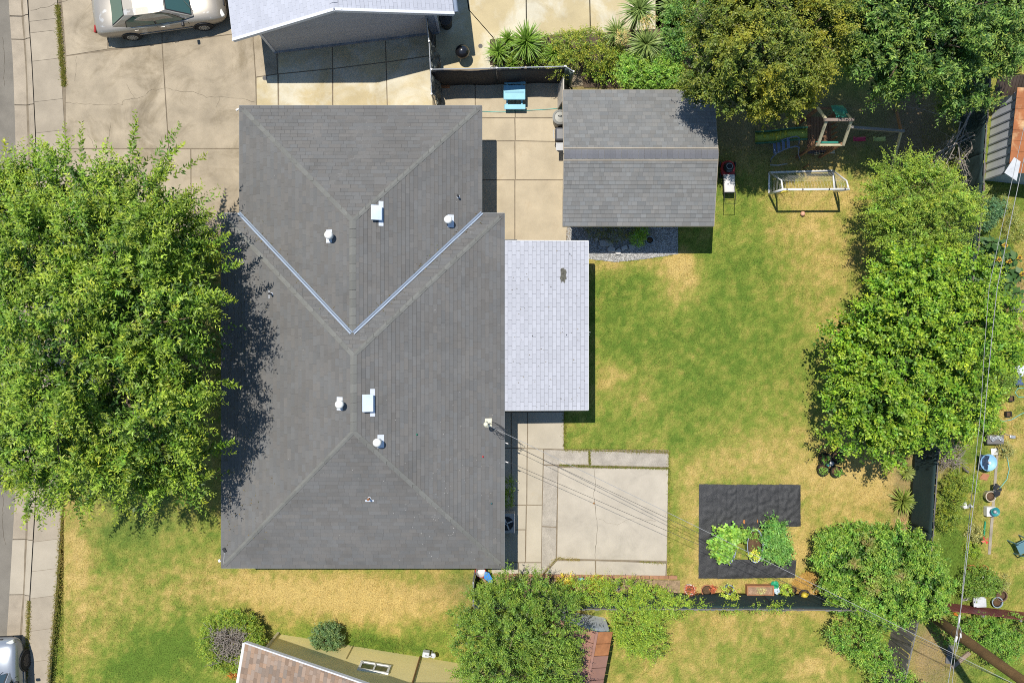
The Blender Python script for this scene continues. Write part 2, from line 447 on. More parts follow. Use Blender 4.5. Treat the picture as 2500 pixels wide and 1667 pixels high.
NOGRASS = [
    [(-900, -900), (134, -900), (139, 0), (160, 330), (163, 700), (155, 1215), (138, 1455), (120, 1667), (90, 2600), (-900, 2600)],
    [(139, -900), (1700, -900), (1700, 170), (1385, 215), (1385, 600), (1440, 1010), (1240, 1010), (1240, 500), (600, 560), (150, 565)],
    [(560, 500), (1245, 500), (1245, 1375), (560, 1375)], [(1235, 580), (1420, 580), (1420, 1000), (1377, 1000), (1377, 1096), (1632, 1100), (1628, 1405), (1235, 1405)],
    [(1375, 240), (1720, 240), (1720, 560), (1375, 560)], [(1380, 545), (1660, 545), (1655, 620), (1560, 635), (1470, 640), (1420, 625), (1385, 605)],
    [(1704, 1180), (1954, 1184), (1950, 1287), (1940, 1412), (1710, 1411)], [(1155, 1400), (1660, 1400), (1660, 1425), (1155, 1460)],
    [(600, 1700), (690, 1548), (1120, 1618), (1200, 2600), (500, 2600)], [(2404, 250), (2600, 250), (2600, 440), (2404, 445)],
    [(1400, 1500), (1480, 1500), (1440, 1900), (1340, 1900)],
]

def nograss(px, py):
    m = np.zeros(px.shape, bool)
    for q in NOGRASS: m |= inside(q, px, py)
    return m

def build_ground():
    def axis(lo, hi, step, far):
        core = np.arange(lo, hi + step / 2, step); ext = np.array([1, 3, 8, 20, 50, 120, 300.])
        ext = ext[ext < far]
        return np.concatenate([lo - ext[::-1], core, hi + ext])
    xs = axis(-22., 22., .1, 400); ys = axis(-15.5, 15.5, .1, 400)
    X, Y = np.meshgrid(xs, ys); px = X * 64 + 1250; py = 833.5 - Y * 64
    Z = np.full(X.shape, 0.0) + .012 * (N2(X, Y, 1.2, 2) - .5)
    Z[px < 150] = -.30
    Z[nograss(px, py)] = -.02
    Z[px < 150] = -.30
    d = dryness(np.clip(px, -300, 2800), np.clip(py, -300, 2000))
    d[(np.abs(X) > 22.05) | (np.abs(Y) > 15.55)] = .46
    C = grass_col(d)
    # bare earth: under the top right trees, in the planting strip, by the back fence
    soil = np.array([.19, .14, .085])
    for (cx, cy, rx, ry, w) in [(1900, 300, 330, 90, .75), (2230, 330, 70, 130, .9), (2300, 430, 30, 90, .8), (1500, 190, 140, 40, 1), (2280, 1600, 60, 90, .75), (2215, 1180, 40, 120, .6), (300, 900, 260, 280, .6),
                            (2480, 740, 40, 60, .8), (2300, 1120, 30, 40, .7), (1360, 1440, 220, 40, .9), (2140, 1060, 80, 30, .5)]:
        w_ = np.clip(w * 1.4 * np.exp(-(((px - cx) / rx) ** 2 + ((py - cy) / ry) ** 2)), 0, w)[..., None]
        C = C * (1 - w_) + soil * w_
    ny, nx = X.shape
    me = bpy.data.meshes.new('ground')
    V = np.stack([X, Y, Z], -1).reshape(-1, 3)
    i = np.arange(nx - 1)[None, :] + nx * np.arange(ny - 1)[:, None]
    F = np.stack([i, i + 1, i + 1 + nx, i + nx], -1).reshape(-1, 4)
    me.vertices.add(len(V)); me.vertices.foreach_set('co', V.reshape(-1).astype(np.float32))
    me.loops.add(F.size); me.loops.foreach_set('vertex_index', F.reshape(-1).astype(np.int32))
    me.polygons.add(len(F)); me.polygons.foreach_set('loop_start', np.arange(0, F.size, 4, dtype=np.int32)); me.polygons.foreach_set('loop_total', np.full(len(F), 4, np.int32))
    at = me.color_attributes.new('col', 'FLOAT_COLOR', 'POINT')
    cc = np.ones((len(V), 4), np.float32); cc[:, :3] = C.reshape(-1, 3); at.data.foreach_set('color', cc.reshape(-1))
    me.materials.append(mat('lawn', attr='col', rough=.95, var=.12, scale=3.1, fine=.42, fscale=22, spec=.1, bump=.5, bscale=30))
    me.update(calc_edges=True)
    o = bpy.data.objects.new('ground', me); COL.objects.link(o); structure(o)
    # blades
    n = 640000
    x = RNG.uniform(-19.8, 19.8, n); y = RNG.uniform(-13.4, 13.4, n); px = x * 64 + 1250; py = 833.5 - y * 64
    k = ~nograss(px, py) & ~((px < 130)) & ~((py < 360) & (px > 1640) & (px < 2250) & (RNG.random(n) < .8)) & ~((px < 520) & (py > 380) & (py < 1150))
    x, y, px, py = x[k], y[k], px[k], py[k]; n = len(x)
    d = dryness(px + RNG.normal(0, 5, n), py + RNG.normal(0, 5, n)) + RNG.normal(0, .13, n)
    C = grass_col(np.clip(d, 0, 1.05)) * RNG.uniform(.68, 1.55, (n, 1))
    az = RNG.uniform(0, 6.283, n); tall = ((px > 2300) & (py > 1080) & (px < 2400) & (RNG.random(n) < .6)) | ((px > 2380) & (py > 440) & (py < 1080) & (RNG.random(n) < .6)) | ((px > 860) & (px < 1010) & (py > 1555))
    L = RNG.uniform(.04, .09, n) * np.where(tall, 2.2, 1.); el = RNG.uniform(.08, .50, n)
    h = np.stack([np.cos(az), np.sin(az), 0 * az], -1); s = np.stack([-np.sin(az), np.cos(az), 0 * az], -1) * (RNG.uniform(.005, .011, n))[:, None]
    b = np.stack([x, y, 0 * x - .005], -1); t = b + h * (L * np.cos(el))[:, None]; t[:, 2] += L * np.sin(el)
    V = np.stack([b - s, b + s, t], 1)
    g = bpy.data.objects.new('grass', quads_mesh('grass', V, C, mat('blade', attr='col', rough=.7, var=0, fine=0, spec=.2, trans=.38), 3)); COL.objects.link(g)
    g['kind'] = 'stuff'; g['label'] = 'short patchy lawn grass, green and straw coloured'; g['category'] = 'grass'
build_ground()

# ================================================================== STREET, KERB, SIDEWALK
m_asphalt = mat('asphalt', (.185, .165, .135), .95, var=.16, scale=1.3, fine=.28, fscale=70, bump=.3, bscale=90)
m_walk = mat('sidewalk_concrete', (.33, .278, .208), .9, var=.12, scale=1.2, fine=.12, fscale=60, piece=.06)
m_walk_new = mat('pale_sidewalk_concrete', (.37, .32, .245), .9, var=.08, scale=1.2, fine=.08, fscale=60, piece=.04)
m_gutter = mat('gutter_concrete', (.33, .275, .205), .92, var=.16, scale=1.6, fine=.22, fscale=70, piece=.05)
m_drive = mat('driveway_concrete', (.352, .290, .205), .9, var=.2, scale=1.1, fine=.16, fscale=55, piece=.04, stain=(.20, .158, .10, .62, .75, .50))
m_pale = mat('pale_concrete', (.47, .385, .225), .9, var=.13, scale=.8, fine=.07, fscale=50, piece=.05, col2=(.55, .50, .38), stain=(.36, .30, .19, .9, .45, .56))
m_side = mat('side_yard_concrete', (.435, .362, .25), .9, var=.13, scale=1.1, fine=.1, fscale=60, piece=.05, stain=(.33, .25, .15, 1.1, .5, .57))
m_pad = mat('pad_concrete', (.42, .372, .298), .9, var=.11, scale=1.1, fine=.1, fscale=60, piece=.03, stain=(.29, .26, .21, .8, .5, .55))
m_padold = mat('worn_pad_concrete', (.365, .325, .268), .95, var=.18, scale=2.2, fine=.25, fscale=45, piece=.05, bump=.3, bscale=50)
m_crack = mat('crack', (.10, .08, .055), .95, var=.2)
m_dirt = mat('gutter_dirt', (.20, .16, .11), .95, var=.25, scale=3)

def inset(poly, g):
    n = len(poly); out = []
    A = sum(poly[i][0] * poly[(i + 1) % n][1] - poly[(i + 1) % n][0] * poly[i][1] for i in range(n))
    sg = 1 if A > 0 else -1
    for i in range(n):
        p = Vector(poly[i][:2]); a = (p - Vector(poly[i - 1][:2])).normalized(); b = (Vector(poly[(i + 1) % n][:2]) - p).normalized()
        na = Vector((-a.y, a.x)) * sg; nb = Vector((-b.y, b.x)) * sg
        k = na + nb; k = k / max(.3, k.length_squared / 2) if k.length > 1e-6 else na
        out.append(p + k * g)
    return out

def slab(parent, pts, m, z=.035, gap=.004, name='slab', z0=-.12):
    mb = MB(); mb.prism(inset(PP(pts, 0), gap), z0, z)
    return mb.build(name, m, parent)

def crack(parent, pts, z, w=.009, jit=3.0, m=None, name='crack', seg=9):
    pts = [Vector((a, b, 0)) for a, b in pts]; L = []
    for i in range(len(pts) - 1):
        n = max(2, int((pts[i + 1] - pts[i]).length / seg))
        for k in range(n):
            q = pts[i].lerp(pts[i + 1], k / n)
            if not (i == 0 and k == 0): q = q + Vector((random.gauss(0, jit * .4), random.gauss(0, jit * .4), 0))
            L.append(P(q.x, q.y, 0))
    L.append(P(pts[-1].x, pts[-1].y, 0))
    mb = MB(); v = []
    for i, p in enumerate(L):
        d = (L[min(i + 1, len(L) - 1)] - L[max(i - 1, 0)]).normalized(); s = Vector((-d.y, d.x, 0)) * w * random.uniform(.5, 1.3) * .5
        v += [(p.x - s.x, p.y - s.y, z), (p.x + s.x, p.y + s.y, z)]
    mb.add(v, [(2 * i, 2 * i + 1, 2 * i + 3, 2 * i + 2) for i in range(len(L) - 1)])
    return mb.build(name, m or m_crack, parent)

street = structure(MB().poly([(p.x, p.y, -.10) for p in PP(STREET)]).build('street', m_asphalt))
crack(street, [(-2, 1180), (4, 1225), (2, 1290), (9, 1330)], -.096, .012)
crack(street, [(2, 90), (8, 150), (6, 210)], -.096, .012)

kerb = structure(MB().poly([(p.x, p.y, -.28) for p in PP([(a - 1, b) for a, b in EDGE_A] + [(a + 1, b) for a, b in reversed(EDGE_C)])]).build('kerb', m_gutter))
KY = [-400, -190, 37, 94, 255, 470, 690, 910, 1130, 1318, 1453, 1600, 1760, 2000]
def kerb_segment(y0, y1, m):
    v = []; rows = max(2, int((y1 - y0) / 40)); g = 1.0
    for i in range(rows + 1):
        y = y0 + g + (y1 - y0 - 2 * g) * i / rows
        a, b, c = along(EDGE_A, y), along(EDGE_B, y), along(EDGE_C, y)
        for x, z in ((a, -.30), (a, -.092), (b, -.118), (b + (c - b) * .45, -.01), (c - 1.2, .03), (c - .8, -.30)):
            q = P(x, y, 0); v.append((q.x, q.y, z))
    f = [(i * 6 + k, i * 6 + k + 1, i * 6 + k + 7, i * 6 + k + 6) for i in range(rows) for k in range(5)]
    f += [tuple(range(5, -1, -1)), tuple(range(rows * 6, rows * 6 + 6))]
    MB().add(v, f).build('kerb_segment', m, kerb)
    w = []
    for i in range(rows + 1):                                   # silt lying in the gutter line
        y = y0 + g + (y1 - y0 - 2 * g) * i / rows; b = along(EDGE_B, y)
        for dx, z in ((-3.5 + random.uniform(-1, 1), -.112), (2.2 + random.uniform(-.8, 1.2), -.098)):
            q = P(b + dx, y, 0); w.append((q.x, q.y, z))
    MB().add(w, [(2 * i, 2 * i + 1, 2 * i + 3, 2 * i + 2) for i in range(rows)]).build('gutter_silt', m_dirt, kerb)
for i in range(len(KY) - 1):
    kerb_segment(KY[i], KY[i + 1], m_walk_new if KY[i] == 1318 else m_gutter)

walk = structure(MB().poly([(p.x, p.y, +.018) for p in PP([(a + 1, b) for a, b in EDGE_C] + [(a - 1, b) for a, b in reversed(EDGE_D)])]).build('sidewalk', m_dirt))
SY = [-400, -250, -120, 50, 78, 147, 246, 322, 410, 500, 590, 680, 770, 860, 950, 1040, 1130, 1243, 1318, 1390, 1456, 1536, 1612, 1690, 1770, 1900, 2000]
for i in range(len(SY) - 1):
    y0, y1 = SY[i], SY[i + 1]; sk = 4
    slab(walk, [(along(EDGE_C, y0) + 1, y0 + sk), (along(EDGE_D, y0) - .5, y0 - sk), (along(EDGE_D, y1) - .5, y1 - sk), (along(EDGE_C, y1) + 1, y1 + sk)],
         m_walk_new if 1318 <= y0 < 1456 else m_walk, z=.032, gap=.006)
crack(walk, [(76, 27), (100, 20), (120, 18), (138, 9), (150, 7), (172, 0)], .036, .012)
crack(kerb, [(18, 40), (35, 38), (60, 37)], -.08, .012)

driveway = structure(MB().poly([(p.x, p.y, +.020) for p in PP([(139, -80), (1700, -80), (1700, 170), (1385, 215), (1385, 600), (700, 600), (160, 565)])]).build('driveway', m_dirt))
for q in ([(146, -80), (262, -80), (264, 121), (163, 137)], [(264, -80), (392, -80), (396, 107), (266, 120)], [(394, -80), (612, -80), (617, 78), (398, 106)],
          [(163, 139), (396, 109), (412, 363), (161, 363)], [(398, 108), (617, 80), (624, 190), (626, 258), (626, 363), (414, 363)],
          [(161, 365), (466, 365), (467, 560), (161, 560)], [(468, 365), (700, 365), (700, 560), (469, 560)], [(619, 79), (672, 70), (678, 181), (626, 189)]):
    slab(driveway, q, m_drive)
for q in ([(627, 191), (678, 183), (680, 330), (628, 330)], [(682, 183), (811, 170), (812, 330), (682, 330)], [(814, 170), (942, 154), (947, 330), (814, 330)], [(944, 154), (1054, 138), (1058, 330), (949, 330)],
          [(680, 120), (811, 104), (811, 168), (680, 181)], [(813, 104), (940, 88), (942, 152), (813, 168)], [(942, 88), (1052, 74), (1053, 136), (944, 152)]):
    slab(driveway, q, m_pale)
patio_n = structure(MB().poly([(p.x, p.y, +.020) for p in PP([(1058, -400), (1720, -400), (1720, 165), (1062, 168)])]).build('neighbour_patio', m_dirt))
for q in ([(1060, -400), (1088, -400), (1144, 26), (1203, 93), (1203, 168), (1064, 168)], [(1090, -400), (1280, -400), (1284, 57), (1287, 168), (1205, 168), (1205, 93), (1146, 26)],
          [(1282, -400), (1432, -400), (1440, 76), (1442, 168), (1289, 168), (1286, 57)], [(1434, -400), (1600, -400), (1600, 168), (1444, 168), (1442, 76)]):
    slab(patio_n, q, m_pale)
side_yard = structure(MB().poly([(p.x, p.y, +.018) for p in PP([(1060, 195), (1392, 195), (1392, 640), (1100, 640)])]).build('side_yard_paving', m_dirt))
for q in ([(1062, 200), (1159, 200), (1160, 288), (1062, 288)], [(1161, 200), (1256, 200), (1257, 288), (1162, 288)], [(1258, 200), (1384, 200), (1384, 288), (1259, 288)],
          [(1100, 290), (1256, 290), (1257, 344), (1100, 346)], [(1258, 290), (1392, 290), (1392, 347), (1259, 344)],
          [(1100, 347), (1256, 346), (1257, 439), (1100, 439)], [(1258, 346), (1392, 348), (1392, 439), (1259, 439)],
          [(1100, 441), (1256, 441), (1256, 640), (1100, 640)], [(1258, 441), (1390, 441), (1386, 545), (1382, 570), (1382, 640), (1258, 640)]):
    slab(side_yard, q, m_side)
crack(driveway, [(161, 252), (200, 254), (240, 258), (300, 257), (306, 245), (325, 241), (346, 240), (370, 221), (404, 216)], .0385)
crack(driveway, [(404, 216), (440, 225), (470, 225), (505, 238), (545, 237), (590, 241), (625, 251)], .0385)
crack(driveway, [(310, 206), (320, 225), (330, 241)], .0385, .006); crack(driveway, [(537, 238), (535, 250), (528, 264)], .0385, .006)
crack(driveway, [(215, 330), (226, 345), (232, 363)], .0385, .006); crack(driveway, [(272, 300), (268, 330), (262, 350)], .0385, .006)
crack(driveway, [(188, 139), (186, 170), (184, 200)], .0385, .006)

back_patio = structure(MB().poly([(p.x, p.y, +.019) for p in PP([(1228, 585), (1420, 585), (1420, 1000), (1377, 1000), (1377, 1096), (1632, 1098), (1628, 1408), (1228, 1408)])]).build('back_patio', m_dirt))
m_path = mat('path_concrete', (.42, .37, .285), .9, var=.1, scale=1.0, fine=.09, fscale=60, piece=.05, stain=(.36, .29, .18, .7, .4, .58))
for q in ([(1200, 640), (1300, 640), (1300, 815), (1200, 815)], [(1302, 640), (1414, 640), (1414, 815), (1302, 815)], [(1200, 817), (1300, 817), (1300, 1004), (1200, 1004)], [(1302, 817), (1414, 817), (1414, 1000), (1377, 1000), (1377, 1004), (1302, 1004)],
          [(1200, 1006), (1247, 1006), (1247, 1092), (1200, 1092)], [(1249, 1006), (1287, 1006), (1287, 1093), (1249, 1092)], [(1289, 1006), (1376, 1006), (1376, 1096), (1289, 1093)],
          [(1200, 1094), (1247, 1094), (1247, 1231), (1200, 1231)], [(1249, 1094), (1286, 1095), (1285, 1231), (1249, 1231)], [(1288, 1095), (1326, 1096), (1323, 1232), (1287, 1231)],
          [(1200, 1233), (1284, 1233), (1283, 1291), (1200, 1291)], [(1286, 1233), (1323, 1233), (1321, 1371), (1284, 1371)], [(1200, 1293), (1282, 1293), (1282, 1371), (1200, 1371)],
          [(1200, 1373), (1265, 1373), (1265, 1404), (1200, 1404)], [(1267, 1373), (1321, 1373), (1321, 1404), (1267, 1404)]):
    slab(back_patio, q, m_path, gap=.004)
for q in ([(1363, 1141), (1631, 1144), (1627, 1368), (1360, 1362)],):
    slab(back_patio, q, m_pad, gap=.003)
for q in ([(1328, 1097), (1437, 1100), (1437, 1133), (1364, 1133), (1328, 1133)], [(1441, 1100), (1632, 1107), (1632, 1139), (1441, 1135)],
          [(1327, 1135), (1362, 1137), (1358, 1285), (1323, 1283)], [(1323, 1285), (1358, 1287), (1357, 1362), (1340, 1386), (1322, 1402)]):
    slab(back_patio, q, m_padold, gap=.005)
for q in ([(1360, 1368), (1452, 1368), (1453, 1404), (1324, 1404), (1345, 1384)], [(1455, 1368), (1626, 1374), (1624, 1404), (1455, 1404)]):
    slab(back_patio, q, m_pad, gap=.004)
crack(back_patio, [(1453, 1141), (1452, 1165), (1454, 1190), (1448, 1205), (1452, 1230), (1457, 1262), (1458, 1290), (1455, 1325), (1453, 1362)], .0385, .012)
crack(back_patio, [(1462, 1266), (1490, 1276), (1508, 1280), (1530, 1266), (1560, 1265), (1600, 1271)], .0385, .006)
MB().lathe([(.035, 0), (.03, .03), (.0, .035)], P(1450, 1228, .035), 8).build('rust_patch', mat('rust_spot', (.35, .16, .05)), back_patio)

def tuft_strip(name, pts, width, n, label, dry=.45, h=.07, z=.03, kind='stuff'):
    pts = [np.array(p, float) for p in pts]; seg = [np.linalg.norm(pts[i + 1] - pts[i]) for i in range(len(pts) - 1)]; tot = sum(seg)
    V = []; C = []
    for k in range(n):
        s = random.random() * tot; i = 0
        while s > seg[i] and i < len(seg) - 1: s -= seg[i]; i += 1
        q = pts[i] + (pts[i + 1] - pts[i]) * s / seg[i]; d = (pts[i + 1] - pts[i]) / seg[i]
        q = q + np.array([-d[1], d[0]]) * random.gauss(0, width * .35)
        b = np.array(P(q[0], q[1], 0)); b[2] = z; az = random.uniform(0, 6.28); el = random.uniform(.3, 1.3); l = h * random.uniform(.5, 1.3)
        t = b + np.array([math.cos(az) * math.cos(el), math.sin(az) * math.cos(el), math.sin(el)]) * l
        s_ = np.array([-math.sin(az), math.cos(az), 0]) * .009
        V.append([b - s_, b + s_, t]); C.append(grass_col(np.array([np.clip(random.gauss(dry, .2), 0, 1)]))[0] * random.uniform(.8, 1.35))
    o = bpy.data.objects.new(name, quads_mesh(name, np.array(V), np.array(C), MATS['blade'], 3)); COL.objects.link(o)
    o['kind'] = kind; o['label'] = label; o['category'] = 'grass'
    return o
tuft_strip('grass_strip', [(142, 14), (147, 80), (151, 140), (156, 180), (158, 212)], 10, 2200, 'thin weedy grass strip between sidewalk and driveway', .5, .09)
tuft_strip('joint_weeds', [(1365, 1134), (1440, 1138), (1632, 1143)], 3, 1300, 'line of grass growing in the joint of the concrete pad', .4, .07)
tuft_strip('joint_weeds', [(1438, 1100), (1440, 1134)], 4, 260, 'short tuft of grass across the upper pad border', .45, .07)
tuft_strip('joint_weeds', [(1326, 1400), (1350, 1370), (1362, 1360), (1415, 1366)], 6, 500, 'dry weeds at the lower left corner of the pad', .75, .06)
tuft_strip('joint_weeds', [(1560, 1370), (1626, 1374)], 4, 200, 'weeds at the lower right corner of the pad', .5, .06)
tuft_strip('grass_strip', [(72, 1465), (70, 1540), (66, 1600), (64, 1667)], 8, 1500, 'grass in the gap between kerb and sidewalk near the parked car', .6, .08)
tuft_strip('grass_edge', [(1378, 1005), (1378, 1098), (1632, 1102), (1634, 1404)], 7, 1500, 'ragged lawn edge round the concrete pad', .5, .08)
tuft_strip('grass_edge', [(163, 1180), (153, 1240), (138, 1456), (119, 1667)], 8, 1500, 'ragged lawn edge along the sidewalk', .6, .08)

# ================================================================== ROOFS AND HOUSES
def clip_convex(poly, clip):
    """Sutherland-Hodgman, both lists of (s,t); clip counter-clockwise"""
    out = poly
    for i in range(len(clip)):
        a = clip[i - 1]; b = clip[i]; ins = out; out = []
        def side(p): return (b[0] - a[0]) * (p[1] - a[1]) - (b[1] - a[1]) * (p[0] - a[0])
        for j in range(len(ins)):
            p = ins[j - 1]; q = ins[j]; sp, sq = side(p), side(q)
            if (sp >= 0) != (sq >= 0):
                k = sp / (sp - sq); out.append((p[0] + (q[0] - p[0]) * k, p[1] + (q[1] - p[1]) * k))
            if sq >= 0: out.append(q)
        if len(out) < 3: return []
    return out

def shingle_plane(poly, eave, course=.143, lens=(.2, .26, .33, .42), tab=None, lift=.012, thin=.004, gap=.007, sgap=None):
    sgap = gap * .45 if sgap is None else sgap; cgap = gap
    """pieces covering one roof plane; eave = (point, point) along its low edge"""
    O = Vector(eave[0]); e = (Vector(eave[1]) - O).normalized()
    nrm = (Vector(poly[1]) - Vector(poly[0])).cross(Vector(poly[2]) - Vector(poly[0])).normalized()
    if nrm.z < 0: nrm = -nrm
    u = nrm.cross(e).normalized()
    if u.z < 0: e = -e; u = nrm.cross(e).normalized()
    q = [((Vector(p) - O).dot(e), (Vector(p) - O).dot(u)) for p in poly]
    if sum(q[i - 1][0] * q[i][1] - q[i][0] * q[i - 1][1] for i in range(len(q))) < 0: q.reverse()
    s0 = min(p[0] for p in q); s1 = max(p[0] for p in q); t0 = min(p[1] for p in q); t1 = max(p[1] for p in q)
    M = Matrix((e, u, nrm)).transposed().to_4x4(); M.translation = O
    pieces = []; row = 0; t = t0
    while t < t1:
        s = s0 - random.random() * .4 if not tab else s0 - (tab / 2 if row % 2 else 0) - random.uniform(0, .01)
        while s < s1:
            l = tab if tab else random.choice(lens)
            a = [(s, t), (s + l - sgap, t), (s + l - sgap, t + course - cgap), (s, t + course - cgap)]
            c = clip_convex(a, q)
            if len(c) >= 3:
                ar = abs(sum(c[i - 1][0] * c[i][1] - c[i][0] * c[i - 1][1] for i in range(len(c)))) / 2
                full = abs(ar - (l - sgap) * (course - cgap)) < 1e-5
                if ar > .0006: pieces.append((c, full, s, t, l))
            s += l
        t += course; row += 1
    return dict(M=M, pieces=pieces, course=course, gap=gap, sgap=sgap, lift=lift, thin=thin)

def piece_verts(c, t0, course, lift, thin):
    h = lambda t: lift + (thin - lift) * min(1, max(0, (t - t0) / course))
    n = len(c)
    v = [Vector((s, t, -.004)) for s, t in c] + [Vector((s, t, h(t))) for s, t in c]
    f = [tuple(range(n, 2 * n))] + [(i, (i + 1) % n, n + (i + 1) % n, n + i) for i in range(n)]
    return v, f

def lay_shingles(roof, planes, m, limit=300):
    """the largest whole shingles as objects of their own, the rest joined"""
    full = []
    rest = MB()
    for pi, pl in enumerate(planes):
        for k, pc in enumerate(pl['pieces']):
            if pc[1]: full.append((pc[4], (pl['M'] @ Vector((pc[2], pc[3], 0))).z + random.random() * .6, pi, k))
    full.sort(reverse=True); chosen = set((a[2], a[3]) for a in full[:limit])
    proto = {}
    for pi, pl in enumerate(planes):
        M = pl['M']
        for k, (c, fl, s, t, l) in enumerate(pl['pieces']):
            if (pi, k) in chosen:
                key = (round(l, 3), pl['course'])
                if key not in proto:
                    w = l - pl['sgap']; h = pl['course'] - pl['gap']
                    v, f = piece_verts([(0, 0), (w, 0), (w, h), (0, h)], 0, pl['course'], pl['lift'], pl['thin'])
                    proto[key] = MB().add(v, f).mesh('shingle', m)
                o = bpy.data.objects.new('shingle', proto[key]); COL.objects.link(o); o.parent = roof
                o.matrix_basis = M @ Matrix.Translation((s, t, 0))
            else:
                v, f = piece_verts(c, t, pl['course'], pl['lift'], pl['thin'])
                rest.add([M @ p for p in v], f)
    o = rest.build('shingle_field', m, roof); o['kind'] = 'stuff'
    return o

def ridge_caps(roof, a, b, na, nb, m, step=.3, wid=.115, name='ridge_cap', lift=.03, trim=False):
    """folded cap pieces from a (low or first end) to b; na, nb unit vectors running down each side"""
    a, b = Vector(a), Vector(b); d = (b - a).normalized(); n = max(1, round((b - a).length / step)); step = (b - a).length / n
    na, nb = Vector(na), Vector(nb); up = Vector((0, 0, 1))
    v = []
    for x, h in ((.016, lift), (step + .01, lift * .6)):
        for q in (na * wid, Vector((0, 0, 0)), nb * wid):
            v.append(d * x + q + up * h)
    for x in (.016, step + .01):
        for q in (na * wid, Vector((0, 0, 0)), nb * wid): v.append(d * x + q - up * .005)
    f = [(0, 3, 4, 1), (1, 4, 5, 2), (0, 1, 7, 6), (1, 2, 8, 7), (6, 9, 3, 0), (2, 5, 11, 8)]
    me = MB().add(v, f).mesh(name, m)
    for i in range(1 if trim else 0, n):
        o = bpy.data.objects.new(name, me); COL.objects.link(o); o.parent = roof; o.location = a + d * (step * i + random.uniform(-.006, .006))

Z0 = 2.30
m_shingle = mat('grey_shingle', (.140, .136, .130), .95, stain=(.108, .104, .098, .42, .6, .50), var=.08, scale=.5, fine=.10, fscale=80, piece=.075, hue=.025, spec=.2)
m_cap = mat('grey_cap_shingle', (.158, .157, .144), .95, var=.08, fine=.12, fscale=70, piece=.10, spec=.2)
m_deck = mat('roof_underlay', (.075, .074, .074), .95, var=.1)
m_deck_sunlit = mat('sunlit_tone_underlay', (.13, .13, .13), .95, var=.3, scale=1.3, col2=(.52, .52, .52), blend=(.50, .66))  # pale patches paint in the sunlight caught by north-facing shingle edges
m_wall = mat('stucco_wall', (.52, .47, .38), .95, var=.06, fine=.06, bump=.3)
m_fascia = mat('fascia_paint', (.30, .31, .31), .7, var=.08)
m_galv = mat('galvanised_steel', (.29, .34, .41), .6, var=.08, metal=.35, fine=.05)
m_whitemetal = mat('white_painted_metal', (.78, .77, .73), .5, var=.04, fine=.03)
m_dark = mat('dark_metal', (.03, .03, .032), .6, var=.1)

LX0, LX1, LY0, LY1 = -10.25, -.27, -7.98, 4.52
UX0, UX1, UY1 = -9.61, -1.07, 8.31
LR = (LX0 + LX1) / 2; LH = (LX1 - LX0) / 2; UR = (UX0 + UX1) / 2; UH = (UX1 - UX0) / 2
ZL = Z0 + LH / 3; ZU = Z0 + UH / 3
def roof_z(x, y):
    lo = min(x - LX0, LX1 - x, y - LY0, LY1 - y); hi = min(x - UX0, UX1 - x, UY1 - y)
    return Z0 + max(lo, hi if y > .2 else -9) / 3
def roofP(px, py, h=0.):
    z = 3.
    for _ in range(8):
        q = P(px, py, z + h); z = roof_z(q.x, q.y)
    return P(px, py, z + h)

house = thing('house', 'long single storey house with a dark grey hipped shingle roof', 'house', ((LX0 + LX1) / 2, 0, 0))
MB().prism([(LX0 + .5, LY0 + .5), (LX1 - .5, LY0 + .5), (LX1 - .5, LY1 - .5), (UX1 - .5, LY1 - .5), (UX1 - .5, UY1 - .5), (UX0 + .5, UY1 - .5), (UX0 + .5, LY1 - .5), (LX0 + .5, LY1 - .5)], -.05, Z0 - .02).build('wall', m_wall, house)
nw, ne, sw, se = (Vector((x, y, Z0)) for x, y in ((LX0, LY1), (LX1, LY1), (LX0, LY0), (LX1, LY0)))
r1 = Vector((LR, LY1 - LH, ZL)); r2 = Vector((LR, LY0 + LH, ZL))
unw, une = Vector((UX0, UY1, Z0)), Vector((UX1, UY1, Z0)); ua = Vector((UR, UY1 - UH, ZU))
vl, vr = Vector((UX0, LY1, Z0)), Vector((UX1, LY1, Z0)); uv = Vector((UR, LY1 - UH, ZU))
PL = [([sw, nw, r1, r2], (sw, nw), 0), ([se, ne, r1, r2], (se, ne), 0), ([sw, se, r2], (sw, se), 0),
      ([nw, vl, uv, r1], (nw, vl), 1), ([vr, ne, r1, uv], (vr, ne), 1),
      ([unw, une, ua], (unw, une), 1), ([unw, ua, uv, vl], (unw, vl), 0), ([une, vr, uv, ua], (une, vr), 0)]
mb = MB()
for p, e, w in PL:
    pp = list(p); n_ = (pp[1] - pp[0]).cross(pp[2] - pp[0])
    if n_.z < 0: pp.reverse()
    if not w: mb.poly([q - Vector((0, 0, .004)) for q in pp])
for q in ([nw, vl, vr, ne, se, sw], [vl, unw, une, vr]): mb.poly([v - Vector((0, 0, .06)) for v in q])
roof = mb.build('roof', m_deck, house)
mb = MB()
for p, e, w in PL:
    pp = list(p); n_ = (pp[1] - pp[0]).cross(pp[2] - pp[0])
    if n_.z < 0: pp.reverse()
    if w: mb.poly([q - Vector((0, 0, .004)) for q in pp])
mb.build('sunlit_underlay', m_deck_sunlit, roof)  # painted sunlight in the joints of the north-facing planes
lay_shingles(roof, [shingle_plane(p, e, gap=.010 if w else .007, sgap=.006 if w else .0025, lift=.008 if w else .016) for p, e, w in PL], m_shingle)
s5 = 1 / math.sqrt(10)
DN = {'w': Vector((-3, 0, -1)) * s5, 'e': Vector((3, 0, -1)) * s5, 'n': Vector((0, 3, -1)) * s5, 's': Vector((0, -3, -1)) * s5}
